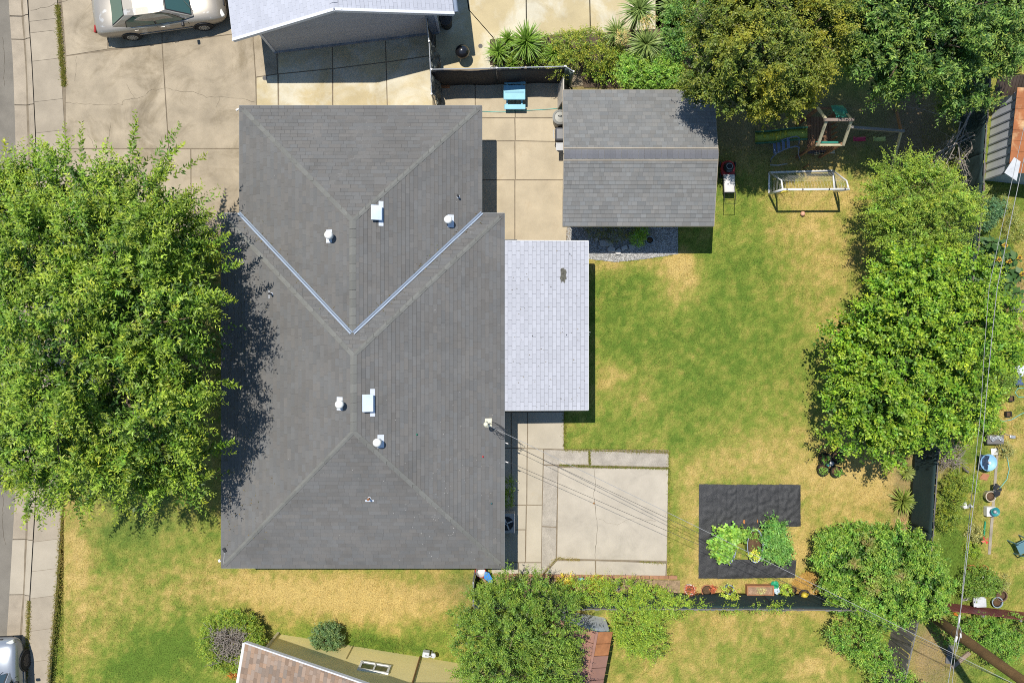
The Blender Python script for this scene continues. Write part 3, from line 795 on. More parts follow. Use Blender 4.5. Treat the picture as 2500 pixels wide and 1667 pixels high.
for a, b, x, y in ((nw, r1, 'w', 'n'), (ne, r1, 'n', 'e'), (sw, r2, 's', 'w'), (se, r2, 'e', 's'), (unw, ua, 'w', 'n'), (une, ua, 'n', 'e'), (r2, r1, 'w', 'e'), (uv, ua, 'w', 'e')):
    ridge_caps(roof, a + (b - a).normalized() * (-.06 if a.z < 2.5 else 0), b, DN[x], DN[y], m_cap, trim=a.z < 2.5)
for a, b in ((vl, uv), (vr, uv)):                                # open metal valleys
    mb = MB(); d = (b - a).normalized(); sd = d.cross(Vector((0, 0, 1))).normalized()
    for s_ in (-1, 1):
        p0, p1 = a - d * .02, b - d * .05
        mb.add([p0 + sd * s_ * .012 + Vector((0, 0, .034)), p0 + sd * s_ * .062 + Vector((0, 0, .052)), p1 + sd * s_ * .062 + Vector((0, 0, .052)), p1 + sd * s_ * .012 + Vector((0, 0, .034))], [(0, 1, 2, 3)])
    fl = mb.build('valley_flashing', m_galv, roof, solid=.004)
    MB().bar(a + Vector((0, 0, .03)), b - d * .05 + Vector((0, 0, .03)), .022, .01).build('valley_groove', mat('valley_dark_seam', (.07, .09, .13), .7), roof)  # dark seam between the two metal strips
mb = MB()
for a, b in ((sw, nw), (sw, se), (se, ne), (nw, vl), (vl, unw), (unw, une), (une, vr), (vr, ne)):
    mb.bar(a - Vector((0, 0, .075)), b - Vector((0, 0, .075)), .03, .14)
mb.build('fascia', m_fascia, house)

def round_vent(px, py, side, r=.14):
    c = roofP(px, py); k = thing  # turbine style cap on a stub
    base = MB()
    sl = {'w': (1, 0, 1 / 3), 'e': (1, 0, -1 / 3), 's': (0, 1, 1 / 3)}[side]
    t = Vector(sl).normalized(); w = Vector((0, 1, 0)) if side != 's' else Vector((1, 0, 0)); n = t.cross(w).normalized()
    if n.z < 0: n = -n
    lo = -t if side == 'w' else t
    if side == 's': lo = -t
    ctr = c + lo * .06 + n * .022
    base.add([ctr + w * a * .22 + t * b * .11 + n * h for h in (-.01, .004) for a, b in ((-1, -1), (1, -1), (1, 1), (-1, 1))],
             [(4, 5, 6, 7), (0, 1, 5, 4), (1, 2, 6, 5), (2, 3, 7, 6), (3, 0, 4, 7)])
    fl = base.build('vent_flashing', m_galv_w, house)
    MB().lathe([(r * .75, -.1), (r * .75, .22), (r * .5, .28), (r * .5, .34)], c, 16).build('vent_collar', m_whitemetal, fl, smooth=True)
    MB().lathe([(r * .6, .30), (r, .32), (r * 1.02, .38), (r * .8, .43), (r * .4, .46), (.01, .465)], c, 18).build('vent_cap', m_whitemetal, fl, smooth=True)
m_galv_w = mat('pale_flashing', (.60, .63, .68), .5, var=.08, metal=.2)
for a in ((808, 577, 'w'), (1096, 540, 'e'), (834, 985, 'w'), (925, 1077, 'e')): round_vent(*a)

def box_vent(px, py, w, h):
    c = roofP(px, py); t = Vector((3, 0, -1)).normalized(); s = Vector((0, 1, 0)); n = Vector((1, 0, 3)).normalized()
    def cube(ctr, a, b, d):
        return [ctr + t * x * a + s * y * b + n * z * d for z in (0, 1) for x, y in ((-.5, -.5), (.5, -.5), (.5, .5), (-.5, .5))], [(4, 5, 6, 7), (0, 1, 5, 4), (1, 2, 6, 5), (2, 3, 7, 6), (3, 0, 4, 7)]
    fl = MB().add(*cube(c + t * (w * .5) + n * .014, .16, h + .34, .008)).build('vent_flashing', m_galv_w, house)
    MB().add(*cube(c + n * .012, w * .8, h * .85, .16)).build('vent_body', mat('vent_louvre', (.25, .33, .45), .5), fl)
    MB().add(*cube(c + n * .16, w, h, .05)).build('vent_cap', m_whitemetal if px < 910 and py < 700 else mat('blue_white_metal', (.56, .64, .74), .45), fl, bevel=.012)
box_vent(917, 521, .36, .50); box_vent(896, 983, .36, .58)

def pipe_vent(px, py, dx, dy, m):
    c = roofP(px, py)
    fl = MB().box(c + Vector((dx, dy, -.02 - .33 * abs(dx))), (.10 if dx else .30, .30 if dx else .12, .02), ry=math.atan(1 / 3) if dx else 0, rx=math.atan(1 / 3) if dy else 0).build('pipe_flashing', m_galv_w, house)
    MB().lathe([(.075, -.06), (.05, .05)], c, 14).build('pipe_boot', m_galv_w, fl, smooth=True)
    MB().tube([c - Vector((0, 0, .05)), c + Vector((0, 0, .28))], .036, 12).build('vent_pipe', m, fl, smooth=True)
pipe_vent(1119, 481, .09, 0, m_dark); pipe_vent(902, 1216, 0, -.06, mat('rusty_pipe', (.28, .11, .04), .8, var=.3, scale=20)); pipe_vent(663, 718, -.06, 0, m_dark)

# service mast on the roof
c = roofP(1188, 1030)
mst = MB().tube([c - Vector((0, 0, .2)), c + Vector((0, 0, .75))], .035, 12).build('service_mast', m_galv, house, smooth=True)
MB().lathe([(.03, .7), (.075, .72), (.085, .80), (.05, .87), (.005, .88)], c, 14).build('weather_head', mat('cream_cap', (.72, .68, .5), .6), mst, smooth=True)
MB().box(c + Vector((.06, -.02, .005)), (.24, .30, .03), ry=math.atan(1 / 3)).build('mast_flashing', mat('cream_cap'), mst)
MAST_TOP = c + Vector((0, 0, .75))
lp = MB(); r_ = random.Random(3)
for k in range(3):
    pts = [MAST_TOP + Vector((.02, 0, .03)), MAST_TOP + Vector((.25 + .06 * k, .08 - .05 * k, -.05)), MAST_TOP + Vector((.55 + .1 * k, -.10 - .08 * k, -.22)), MAST_TOP + Vector((.62, -.42 - .03 * k, -.30)), MAST_TOP + Vector((.30, -.36 + .1 * k, -.12)), MAST_TOP + Vector((.15, -.14, .0))]
    lp.tube(pts, .008, 6)
lp.build('drip_loop', m_dark, mst, smooth=True)
# small antenna / sensor on the lower left corner and eave brackets
c = roofP(549, 1341); sn = MB().box(c + Vector((0, 0, .06)), (.11, .16, .02), rz=.5, ry=-.25).build('solar_panel', m_dark, house, bevel=.004)
MB().tube([c + Vector((0, -.08, .05)), c + Vector((-.02, -.3, .03)), roofP(547, 1376) + Vector((0, 0, .02))], .006, 6).build('cable', m_whitemetal, sn)
MB().box(P(536, 1368, 2.2), (.08, .1, .06), rz=.4).build('eave_light', m_whitemetal, house, bevel=.01)
MB().box(P(580, 268, 2.2), (.12, .06, .06), rz=.5).build('eave_light', m_whitemetal, house, bevel=.01)

# ---- grey shed / outbuilding --------------------------------------------------------------
SX0, SX1, SY0, SY1 = 1.79, 7.12, 4.07, 8.86
SRY = (SY0 + SY1) / 2; SRZ = Z0 + .60
m_shed = mat('light_grey_shingle', (.180, .178, .170), .95, var=.08, scale=.8, fine=.12, fscale=80, piece=.125, hue=.025, spec=.2)
m_shedcap = mat('dark_cap_shingle', (.135, .135, .145), .95, var=.08, fine=.1, piece=.08)
shed = thing('outbuilding', 'square outbuilding with light grey gabled shingle roof between paving and lawn', 'shed', ((SX0 + SX1) / 2, SRY, 0))
MB().prism([(SX0 + .35, SY0 + .4), (SX1 - .35, SY0 + .4), (SX1 - .35, SY1 - .4), (SX0 + .35, SY1 - .4)], -.05, Z0 + .02).build('wall', mat('shed_wall', (.42, .38, .31), .9), shed)
a, b, c_, d = Vector((SX0, SY0, Z0)), Vector((SX1, SY0, Z0)), Vector((SX1, SY1, Z0)), Vector((SX0, SY1, Z0)); e, f = Vector((SX0, SRY, SRZ)), Vector((SX1, SRY, SRZ))
mb = MB(); dz = Vector((0, 0, .004)); dd = Vector((0, 0, .07))
mb.poly([a - dz, b - dz, f - dz, e - dz]); mb.poly([c_ - dz, d - dz, e - dz, f - dz]); mb.poly([a - dd, e - dd, f - dd, b - dd]); mb.poly([d - dd, c_ - dd, f - dd, e - dd])
sroof = mb.build('roof', m_deck, shed)
lay_shingles(sroof, [shingle_plane([a, b, f, e], (a, b), lens=(.14, .19, .24, .30)), shingle_plane([c_, d, e, f], (c_, d), lens=(.14, .19, .24, .30))], m_shed)
sl = math.hypot(SRY - SY0, .6); ridge_caps(sroof, e, f, Vector((0, SRY - SY0, -.6)) / sl, Vector((0, SY0 - SRY, -.6)) / sl, m_shedcap, step=.2, wid=.155)
mb = MB()
for p, q in ((a, b), (c_, d)): mb.bar(p - Vector((0, 0, .08)), q - Vector((0, 0, .08)), .03, .15)
for p, q in ((a, e), (d, e), (b, f), (c_, f)): mb.bar(p - Vector((0, 0, .07)), q - Vector((0, 0, .07)), .03, .14)
mb.build('fascia', mat('tan_fascia', (.36, .30, .22), .8), shed)
mb = MB()
for s_ in (1, -1):
    y = SRY + s_ * .21; z = SRZ - .21 * .25 + .02
    mb.bar((SX0, y, z), (SX1, y, z), .03, .012)
mb.build('ridge_trim', mat('tan_trim', (.40, .34, .26), .85), sroof)

# ---- white patio cover ----------------------------------------------------------------------
m_white = mat('white_shingle', (.40, .404, .435), .9, stain=(.33, .32, .31, .9, .4, .58), var=.06, scale=.7, fine=.06, fscale=80, piece=.05, spec=.25)
m_whitedeck = mat('white_roof_underlay', (.13, .13, .14), .9)
pc = thing('patio_cover', 'flat white shingled patio cover joined to the right side of the house', 'patio cover', (1.2, .5, 0))
ax0, ax1, ay0, ay1 = -.275, 2.71, -2.43, 3.56; z_w, z_e = 2.27, 2.14
a, b, c_, d = Vector((ax0, ay0, z_w)), Vector((ax1, ay0, z_e)), Vector((ax1, ay1, z_e)), Vector((ax0, ay1, z_w))
mb = MB(); mb.poly([q - dz for q in (a, b, c_, d)]); mb.poly([q - Vector((0, 0, .05)) for q in (d, c_, b, a)])
proof = mb.build('roof', m_whitedeck, pc)
lay_shingles(proof, [shingle_plane([a, b, c_, d], (b, c_), tab=.305, lift=.016, gap=.007, sgap=.007)], m_white)
mb = MB()
for p, q in ((a, b), (b, c_), (c_, d)): mb.bar(p - Vector((0, 0, .09)), q - Vector((0, 0, .09)), .035, .15)
mb.build('fascia', m_whitemetal, pc)
for y in (ay0 + .2, 0.5, ay1 - .2): MB().box((ax1 - .25, y, z_e / 2 - .06), (.1, .1, z_e - .14)).build('post', m_whitemetal, pc)
mb = MB(); mb.bar((ax1 - .25, ay0 + .05, z_e - .16), (ax1 - .25, ay1 - .05, z_e - .16), .06, .14); mb.build('beam', m_whitemetal, pc)
def blotch(parent, px, py, z, rx, ry, m, name='stain', n=18, seed=1, slope=0.):
    r = random.Random(seed); c = P(px, py, z); pts = []
    for k in range(n):
        t = 2 * math.pi * k / n; q = r.uniform(.65, 1.15)
        x = math.cos(t) * rx * q; pts.append((c.x + x, c.y + math.sin(t) * ry * q, c.z - x * slope))
    return MB().poly(pts).build(name, m, parent)
blotch(proof, 1375, 672, 2.215, .12, .30, mat('mould_stain', (.10, .095, .075), .95, var=.5, scale=14), slope=.0436)
for q in ((1391, 619), (1300, 820), (1383, 817), (1345, 700)): blotch(proof, *q, 2.25, .02, .025, m_dark, 'debris', 7, 3, .0436)
ornament = MB(); q = P(1439, 811, 1.9)
ornament.tube([q, q + Vector((0, .02, -.12)), q + Vector((.05, 0, -.2)), q + Vector((-.03, -.06, -.28)), q + Vector((.04, -.1, -.34))], .012, 6)
tag(ornament.build('hanging_ornament', m_whitemetal), 'small white wind ornament hanging off the patio cover edge', 'ornament')

# ---- neighbour's house at the top: white shingles, lap siding -------------------------------------
def frame(o, rz): return Matrix.Translation(o) @ Matrix.Rotation(rz, 4, 'Z')
rz = math.atan2(.93, 7.76); T = frame((-5.93, 11.07, 0), rz)
HW, RISE, BACK = 3.91, 1.45, 13.
nh = thing('house', 'white roofed house with grey lap siding at the top edge', 'house', T @ Vector((0, 5, 0)))
def tp(x, y, z): return T @ Vector((x, y, z))
Zn = 2.38
a, b, r0, r1_ = tp(-HW, 0, Zn), tp(HW, 0, Zn), tp(0, 0, Zn + RISE), tp(0, BACK, Zn + RISE); c_, d = tp(HW, BACK, Zn), tp(-HW, BACK, Zn)
mb = MB(); mb.poly([q - dz for q in (a, r0, r1_, d)][::-1]); mb.poly([q - dz for q in (b, c_, r1_, r0)]); mb.poly([q - Vector((0, 0, .06)) for q in (a, r0, r1_, d)]); mb.poly([q - Vector((0, 0, .06)) for q in (b, c_, r1_, r0)])
nroof = mb.build('roof', m_whitedeck, nh)
m_white2 = mat('white_painted_shingle', (.42, .43, .48), .85, var=.05, scale=.6, fine=.06, fscale=80, piece=.05, spec=.25)
lay_shingles(nroof, [shingle_plane([d, a, r0, r1_], (a, d), tab=.305, lift=.013), shingle_plane([b, c_, r1_, r0], (b, c_), tab=.305, lift=.013)], m_white2)
ln = math.hypot(HW, RISE); dl = (T.to_3x3() @ Vector((-HW, 0, -RISE))) / ln; dr = (T.to_3x3() @ Vector((HW, 0, -RISE))) / ln
ridge_caps(nroof, r0, r1_, dl, dr, m_white2, step=.2, wid=.14)
m_trim = mat('white_trim', (.62, .63, .66), .6, var=.04)
mb = MB(); mb.bar(a + Vector((0, 0, -.05)), r0 + Vector((0, 0, -.05)), .10, .15); mb.bar(b + Vector((0, 0, -.05)), r0 + Vector((0, 0, -.05)), .10, .15); mb.bar(a - Vector((0, 0, .07)), d - Vector((0, 0, .07)), .03, .14); mb.build('rake_board', m_trim, nh)
gt = MB(); gt.tube([b + (T.to_3x3() @ Vector((.09, .05, -.05))), c_ + (T.to_3x3() @ Vector((.09, 0, -.05)))], .085, 10); gt.build('gutter', mat('gutter_paint', (.36, .42, .52), .5), nh, smooth=True)
MB().prism([T @ Vector(q) for q in ((-3.05, .36, 0), (3.2, .36, 0), (3.2, BACK - .4, 0), (-3.05, BACK - .4, 0))], -.05, Zn + .12).build('wall', mat('neighbour_wall', (.07, .07, .075), .9), nh)  # wall coloured near black to paint the shade lines between siding boards
m_siding = mat('lap_siding', (.40, .395, .40), .8, var=.05, fine=.05, piece=.04)
mb = None; z = .12; k = 0
while z < Zn + RISE - .35:
    half = min(1., (Zn + RISE - .12 - z) / RISE * HW / 3.12)
    x0, x1 = -3.07 * max(.05, half if z > Zn - .2 else 1), 3.2 * max(.05, half if z > Zn - .2 else 1)
    v = [tp(x0, .352, z), tp(x1, .352, z), tp(x1, .318, z), tp(x0, .318, z), tp(x0, .352, z + .092), tp(x1, .352, z + .092), tp(x1, .338, z + .092), tp(x0, .338, z + .092)]
    MB().add(v, [(0, 1, 2, 3), (7, 6, 5, 4), (3, 2, 6, 7), (0, 3, 7, 4), (1, 5, 6, 2)]).build('siding_board', m_siding, nh)
    z += .112; k += 1
for x in (-3.09, 3.22): MB().box(tp(x, .33, 1.2), (.09, .06, 2.36), rz=rz).build('corner_trim', m_trim, nh)
MB().box(tp(.05, .30, .05), (6.3, .12, .12), rz=rz).build('foundation', mat('foundation_concrete', (.30, .29, .28), .95, var=.25), nh)
MB().box(tp(0, .0, Zn + RISE - .12), (.5, .04, .16), rz=rz).build('ridge_end_board', m_trim, nh)

# ---- neighbour's house at the lower left: tan shingles, yellow stucco ------------------------------
rz2 = math.atan2(-.161, .987); T2 = frame((-9.36, -10.56, 0), rz2)
def tq(x, y, z): return T2 @ Vector((x, y, z))
n2 = thing('house', 'yellow stucco house with mottled tan shingle gable at the bottom edge', 'house', tq(5, -5, 0))
HW2, SL, DP = 5.4, .363, 12.; Zb = 2.40; RZ2 = Zb + HW2 * SL
a, r0, b = tq(0, 0, Zb), tq(HW2, 0, RZ2), tq(2 * HW2, 0, Zb); d, r1_, c_ = tq(0, -DP, Zb), tq(HW2, -DP, RZ2), tq(2 * HW2, -DP, Zb)
mb = MB(); mb.poly([q - dz for q in (d, r1_, r0, a)]); mb.poly([q - dz for q in (r0, r1_, c_, b)]); mb.poly([q - Vector((0, 0, .06)) for q in (a, r0, r1_, d)]); mb.poly([q - Vector((0, 0, .06)) for q in (b, c_, r1_, r0)])
r2f = mb.build('roof', m_deck, n2)
m_tan = mat('tan_shingle', (.27, .195, .145), .95, var=.08, scale=.8, fine=.14, fscale=80, piece=.26, hue=.10, spec=.2)
lay_shingles(r2f, [shingle_plane([d, a, r0, r1_], (a, d), lens=(.16, .22, .3, .36)), shingle_plane([b, c_, r1_, r0], (b, c_), lens=(.16, .22, .3, .36))], m_tan)
mb = MB(); mb.bar(a + Vector((0, 0, -.02)), r0 + Vector((0, 0, -.02)), .05, .16); mb.bar(b + Vector((0, 0, -.02)), r0 + Vector((0, 0, -.02)), .05, .16); mb.build('rake_board', mat('dull_white_trim', (.55, .55, .56), .6), n2)
gt = MB(); gt.tube([tq(-.06, -.05, Zb - .05), tq(-.06, -DP, Zb - .05)], .06, 8); gt.build('gutter', m_whitemetal, n2, smooth=True)
m_yellow = mat('yellow_stucco', (.88, .74, .34), .95, var=.05, scale=1.5, fine=.05, fscale=50, bump=.2)
w0, w1 = .56, 2 * HW2 - .56; wy = -.50
v = [tq(w0, wy, -.05), tq(w1, wy, -.05), tq(w1, wy, Zb + w0 * SL - .07), tq(HW2, wy, RZ2 - .07), tq(w0, wy, Zb + w0 * SL - .07)]
vb = [T2 @ (T2.inverted() @ q + Vector((0, -DP + 1.2, 0))) for q in v]
MB().add(v + vb, [(0, 1, 2, 3, 4), (9, 8, 7, 6, 5), (1, 0, 5, 6), (0, 4, 9, 5), (2, 1, 6, 7)][::1]).build('wall', m_yellow, n2)
def wallpt(px, py):
    """point on the yellow wall plane seen at a pixel"""
    n_ = T2.to_3x3() @ Vector((0, 1, 0)); o_ = tq(0, wy + .01, 0); ray = P(px, py, 0) - Vector((0, 0, CAM_H))
    k = (o_ - Vector((0, 0, CAM_H))).dot(n_) / ray.dot(n_); return Vector((0, 0, CAM_H)) + ray * k
wc = T2.inverted() @ wallpt(914, 1630)
wx, wz, ww, wh = wc.x, wc.z, 1.02, .62
win = MB()
for x, z, sx_, sz_ in ((0, wh / 2, ww + .1, .08), (0, -wh / 2, ww + .1, .08), (-ww / 2, 0, .08, wh), (ww / 2, 0, .08, wh), (0, 0, .06, wh)):
    win.box(tq(wx + x, wy + .03, wz + z), (sx_, .07, sz_), rz=rz2)
wf = win.build('window', m_whitemetal, n2)
m_glass = mat('window_glass', (.05, .06, .05), .08, var=.1, spec=.8)
for s_ in (-1, 1): MB().box(tq(wx + s_ * ww / 4, wy + .018, wz), (ww / 2 - .08, .02, wh - .06), rz=rz2).build('pane', m_glass, wf)
p0 = wallpt(1026, 1602); p1 = wallpt(1010, 1650); nx_ = T2.to_3x3() @ Vector((0, .05, 0))
lx = T2.inverted() @ p0
MB().tube([tq(lx.x, wy + .05, .05), tq(lx.x, wy + .05, 2.9)], .03, 8).build('downpipe', mat('brown_pipe', (.22, .12, .05), .7), n2)
MB().tube([tq(lx.x - 2.6, wy + .025, .05), tq(lx.x - 2.6, wy + .025, 1.3)], .012, 6).build('conduit', mat('tan_conduit', (.42, .33, .14), .7), n2)
MB().box(tq(w0 - .03, wy + .03, 1.), (.09, .08, 2.1), rz=rz2).build('corner_trim', mat('cream_trim', (.6, .52, .33), .8), n2)
gm = thing('gas_meter', 'grey gas meter at the foot of the yellow wall', 'gas meter', tq(lx.x + .25, wy + .3, 0))
MB().box(tq(lx.x + .22, wy + .3, .35), (.26, .2, .3), rz=rz2).build('meter_body', mat('meter_grey', (.5, .52, .55), .5), gm, bevel=.03)
MB().tube([tq(lx.x + .42, wy + .3, .0), tq(lx.x + .42, wy + .3, .55), tq(lx.x + .22, wy + .3, .6), tq(lx.x + .22, wy + .3, .5)], .025, 8).build('meter_pipe', mat('meter_grey'), gm)
MB().lathe([(.09, .0), (.10, .05), (.09, .1), (.02, .12)], tq(lx.x + .5, wy + .3, .35), 12).build('regulator', mat('meter_grey'), gm)

# ---- small brown metal shed at the bottom --------------------------------------------------------
rz3 = math.atan2(-23, -125) + math.pi / 2
T3 = frame(P(1457, 1542, 2.05), 0); T3.translation.z = 0
ang = math.atan2(23, 125); T3 = Matrix.Translation(T3.translation) @ Matrix.Rotation(-ang, 4, 'Z')
def tm(x, y, z): return T3 @ Vector((x, y, z))
ms = thing('garden_shed', 'small brown metal shed with a pale blue end wall under the tree', 'shed', tm(-.2, -1.5, 0))
m_brown = mat('brown_sheet_metal', (.30, .155, .11), .55, var=.08, scale=1.5, fine=.04, piece=.04, col2=(.25, .135, .105))
m_orange = mat('weathered_orange_metal', (.36, .15, .06), .6, var=.25, scale=3)
E_X, W_X, RZm, EZ, WZ = .62, -1.45, 2.05, 1.72, 1.45
LEN = 4.4; np_ = 10
sr = MB(); sr.bar(tm(0, 0.02, RZm + .02), tm(0, -LEN, RZm + .02), .09, .05); msr = sr.build('ridge_cover', m_brown, ms)
for k in range(np_):
    y0 = -LEN * k / np_ + .0; y1 = -LEN * (k + 1) / np_ + .012
    for x, z, nm in ((E_X, EZ, 'e'), (W_X, WZ, 'w')):
        v = [tm(.03 if x > 0 else -.03, y0, RZm), tm(x, y0, z), tm(x, y1, z - .02), tm(.03 if x > 0 else -.03, y1, RZm - .02)]
        v += [p - Vector((0, 0, .02)) for p in v]
        MB().add(v, [(0, 1, 2, 3) if x < 0 else (3, 2, 1, 0), (0, 3, 7, 4), (1, 0, 4, 5), (2, 1, 5, 6), (3, 2, 6, 7)]).build('roof_panel', m_orange if (k < 2 and nm == 'e') else m_brown, ms)
m_bluew = mat('pale_blue_metal', (.74, .80, .88), .5, var=.05)
xs = [W_X + .05, -.95, -.5, -.15, .15, .4, E_X - .05]
for i in range(6):
    x0, x1 = xs[i] + .006, xs[i + 1] - .006
    zt = lambda x: (WZ + (RZm - WZ) * (x - W_X) / -W_X if x < 0 else RZm + (EZ - RZm) * x / E_X) - .05
    v = [tm(x0, -.1, 0), tm(x1, -.1, 0), tm(x1, -.1, zt(x1)), tm(x0, -.1, zt(x0))]; v += [tm(*(T3.inverted() @ p + Vector((0, -.03, 0)))) for p in v]
    MB().add(v, [(3, 2, 1, 0), (4, 5, 6, 7), (0, 1, 5, 4), (1, 2, 6, 5), (2, 3, 7, 6), (3, 0, 4, 7)]).build('wall_panel', m_bluew, ms)
MB().prism([tm(W_X + .06, -.14, 0), tm(E_X - .06, -.14, 0), tm(E_X - .06, -LEN + .1, 0), tm(W_X + .06, -LEN + .1, 0)], 0, 1.5).build('wall', m_brown, ms)

# ---- rusty shed in the yard behind, right edge -------------------------------------------------------
rs = thing('garden_shed', 'rust roofed shed with white ribbed wall behind the back fence', 'shed', P(2460, 345, 0))
A0, A1 = P(2406, 440, 0), P(2426, 250, 0); along_ = (A1 - A0); L_ = along_.length; al = along_.normalized(); ot = Vector((al.y, -al.x, 0))
m_ribw = mat('white_ribbed_metal', (.62, .64, .70), .5, var=.08, scale=2, piece=.03)
n_ = 9
for k in range(n_):
    p = A0 + al * (L_ * (k + .5) / n_)
    MB().box(p + Vector((0, 0, .8)), (.03, L_ / n_ - .05, 1.6), rz=math.atan2(al.y, al.x) - math.pi / 2).build('wall_panel', m_ribw, rs)
    MB().bar(A0 + al * (L_ * k / n_) - ot * .02, A0 + al * (L_ * k / n_) - ot * .02 + Vector((0, 0, 1.6)), .05, .05).build('wall_rib', mat('grey_rib', (.25, .27, .32), .5), rs)
m_rust = mat('rusted_metal', (.30, .105, .035), .7, var=.25, scale=1.6, col2=(.50, .33, .17), blend=(.5, .68), piece=.06)
zt0, zt1 = 1.62, 2.0
for k in range(8):
    for j in range(2):
        o_ = A0 - al * .05 + al * ((L_ + .1) * k / 8); q_ = o_ + al * ((L_ + .1) / 8 - .008)
        z0_, z1_ = zt0 + (zt1 - zt0) * j / 2 + .012 * j, zt0 + (zt1 - zt0) * (j + 1) / 2 + .012 * j
        s0_, s1_ = -.12 + 1.7 * j, -.12 + 1.7 * (j + 1) + .03
        v = [o_ + ot * s0_ + Vector((0, 0, z0_)), q_ + ot * s0_ + Vector((0, 0, z0_)), q_ + ot * s1_ + Vector((0, 0, z1_)), o_ + ot * s1_ + Vector((0, 0, z1_))]
        v += [p - Vector((0, 0, .02)) for p in v]
        MB().add(v, [(3, 2, 1, 0), (0, 1, 5, 4), (1, 2, 6, 5), (2, 3, 7, 6), (3, 0, 4, 7)]).build('roof_panel', m_rust, rs)
S0 = A0 - al * .0; mb = MB()
mb.bar(S0 + Vector((0, 0, .8)), S0 + ot * 3. + Vector((0, 0, .8)), .03, 1.6); mb.build('wall', mat('blue_grey_board', (.30, .36, .45), .7), rs)
q = [P(2452, 422, 1.85), P(2476, 384, 1.95), P(2492, 395, 2.0), P(2482, 442, 1.9)]
tag(MB().add(q + [p - Vector((0, 0, .02)) for p in q], [(0, 1, 2, 3), (3, 2, 6, 7), (0, 3, 7, 4)]).build('metal_sheet', mat('loose_grey_sheet', (.46, .48, .5), .5)), 'loose pale grey metal sheet lying on the rusty roof', 'metal sheet')
lt = thing('lean_to', 'dark corrugated lean-to roof above the rusty shed, right edge', 'lean-to', P(2470, 215, 0))
m_dkrust = mat('dark_corrugated', (.085, .06, .045), .8, var=.3, scale=2, piece=.12)
for k in range(12):
    a = P(2428 + 8 * k, 238 - 1.2 * k, 1.2); b = P(2440 + 8 * k, 188 - .6 * k, 1.7)
    MB().bar(a, b, .115, .03).build('roof_panel', m_dkrust, lt)
for x, y in ((2432, 238), (2515, 228), (2445, 190)): MB().tube([P(x, y, 0), P(x, y, 0) + Vector((0, 0, 1.2))], .04, 8).build('post', BARK(), lt)

# ================================================================== TREES AND PLANTS
def lb(px, py, z, rx, ry, rz):
    """crown lobe from its place in the photograph, its height and its pixel radii"""
    k = (1 - z / CAM_H) / PPM; c = P(px, py, z); return (c.x, c.y, z, rx * k, ry * k, rz)
def whips(lst, nl, ln, wd, pal, young=.8, droop=.1):
    """single long shoots given as (root px, tip px, z root, z tip)"""
    B = []; D = []; L = []
    for a, b, c, d, z0, z1 in lst:
        p = P(a, b, z0); q = P(c, d, z1); B.append(p); D.append((q - p).normalized()); L.append((q - p).length)
    return shoots(np.array([list(b) for b in B]), np.array([list(d) for d in D]), np.array(L), nl, ln, wd, pal, droop=droop, young=young)

PAL_STREET = ((.038, .082, .008), (.104, .162, .013), (.225, .262, .028))
W = whips([(318, 400, 326, 268, 4.8, 5.2), (322, 380, 330, 290, 4.8, 5.1), (400, 420, 435, 298, 4.2, 4.5), (370, 400, 432, 300, 4.2, 4.4), (420, 430, 505, 372, 4.4, 4.6), (395, 400, 445, 345, 4.4, 4.6), (170, 400, 152, 298, 4.6, 4.8), (200, 400, 195, 298, 4.6, 4.8),
           (95, 420, 70, 328, 4.4, 4.6), (20, 430, 8, 335, 4.6, 4.8), (100, 400, 95, 330, 4.5, 4.6), (75, 1200, 48, 1292, 4.6, 4.2), (78, 1215, 62, 1270, 4.6, 4.3), (190, 1210, 196, 1290, 4.3, 3.8), (250, 420, 252, 345, 4.6, 4.8), (130, 390, 110, 350, 4.6, 4.8),
           (540, 660, 588, 640, 4.8, 5.0), (530, 720, 575, 735, 4.8, 4.8), (520, 600, 558, 570, 4.6, 4.8), (540, 930, 585, 945, 4.8, 4.9), (520, 1090, 570, 1075, 4.6, 4.7), (480, 1180, 520, 1150, 4.4, 4.5), (150, 1190, 140, 1240, 4.6, 4.3), (300, 1200, 310, 1240, 4.4, 4.1)],
          48, .165, .062, PAL_STREET)
plant('street_tree', 'broad bright green leafy tree overhanging the driveway, lawn and left roof edge', 'tree', P(345, 800, 0),
      [lb(*q) for q in ((60, 525, 4.6, 120, 120, 1.1), (195, 495, 5.0, 110, 100, 1.2), (340, 510, 4.8, 100, 100, 1.2), (408, 578, 4.2, 88, 98, 1.1), (300, 620, 6.1, 150, 140, 1.5), (110, 660, 6.0, 160, 150, 1.5),
                        (-40, 780, 5.4, 150, 170, 1.4), (170, 850, 6.9, 170, 170, 1.7), (360, 780, 6.3, 150, 150, 1.5), (455, 692, 4.3, 68, 95, 1.0), (440, 850, 4.6, 85, 105, 1.2), (330, 980, 6.0, 150, 140, 1.5),
                        (150, 1040, 5.8, 150, 130, 1.4), (0, 1040, 5.0, 130, 130, 1.2), (260, 1130, 4.8, 120, 90, 1.0), (415, 1060, 4.4, 88, 105, 1.1), (90, 1140, 4.5, 100, 70, .8), (450, 1125, 4.0, 54, 65, .8), (400, 1170, 4.2, 70, 50, .7), (-70, 560, 4.8, 120, 160, 1.2))],
      4500, (.65, 1.35), 27, .150, .049, PAL_STREET, trunk=.24, young=.75, up=.22, jit=.36, extra=W, droop=.16, twigs=5, clump=6, fill=.4)

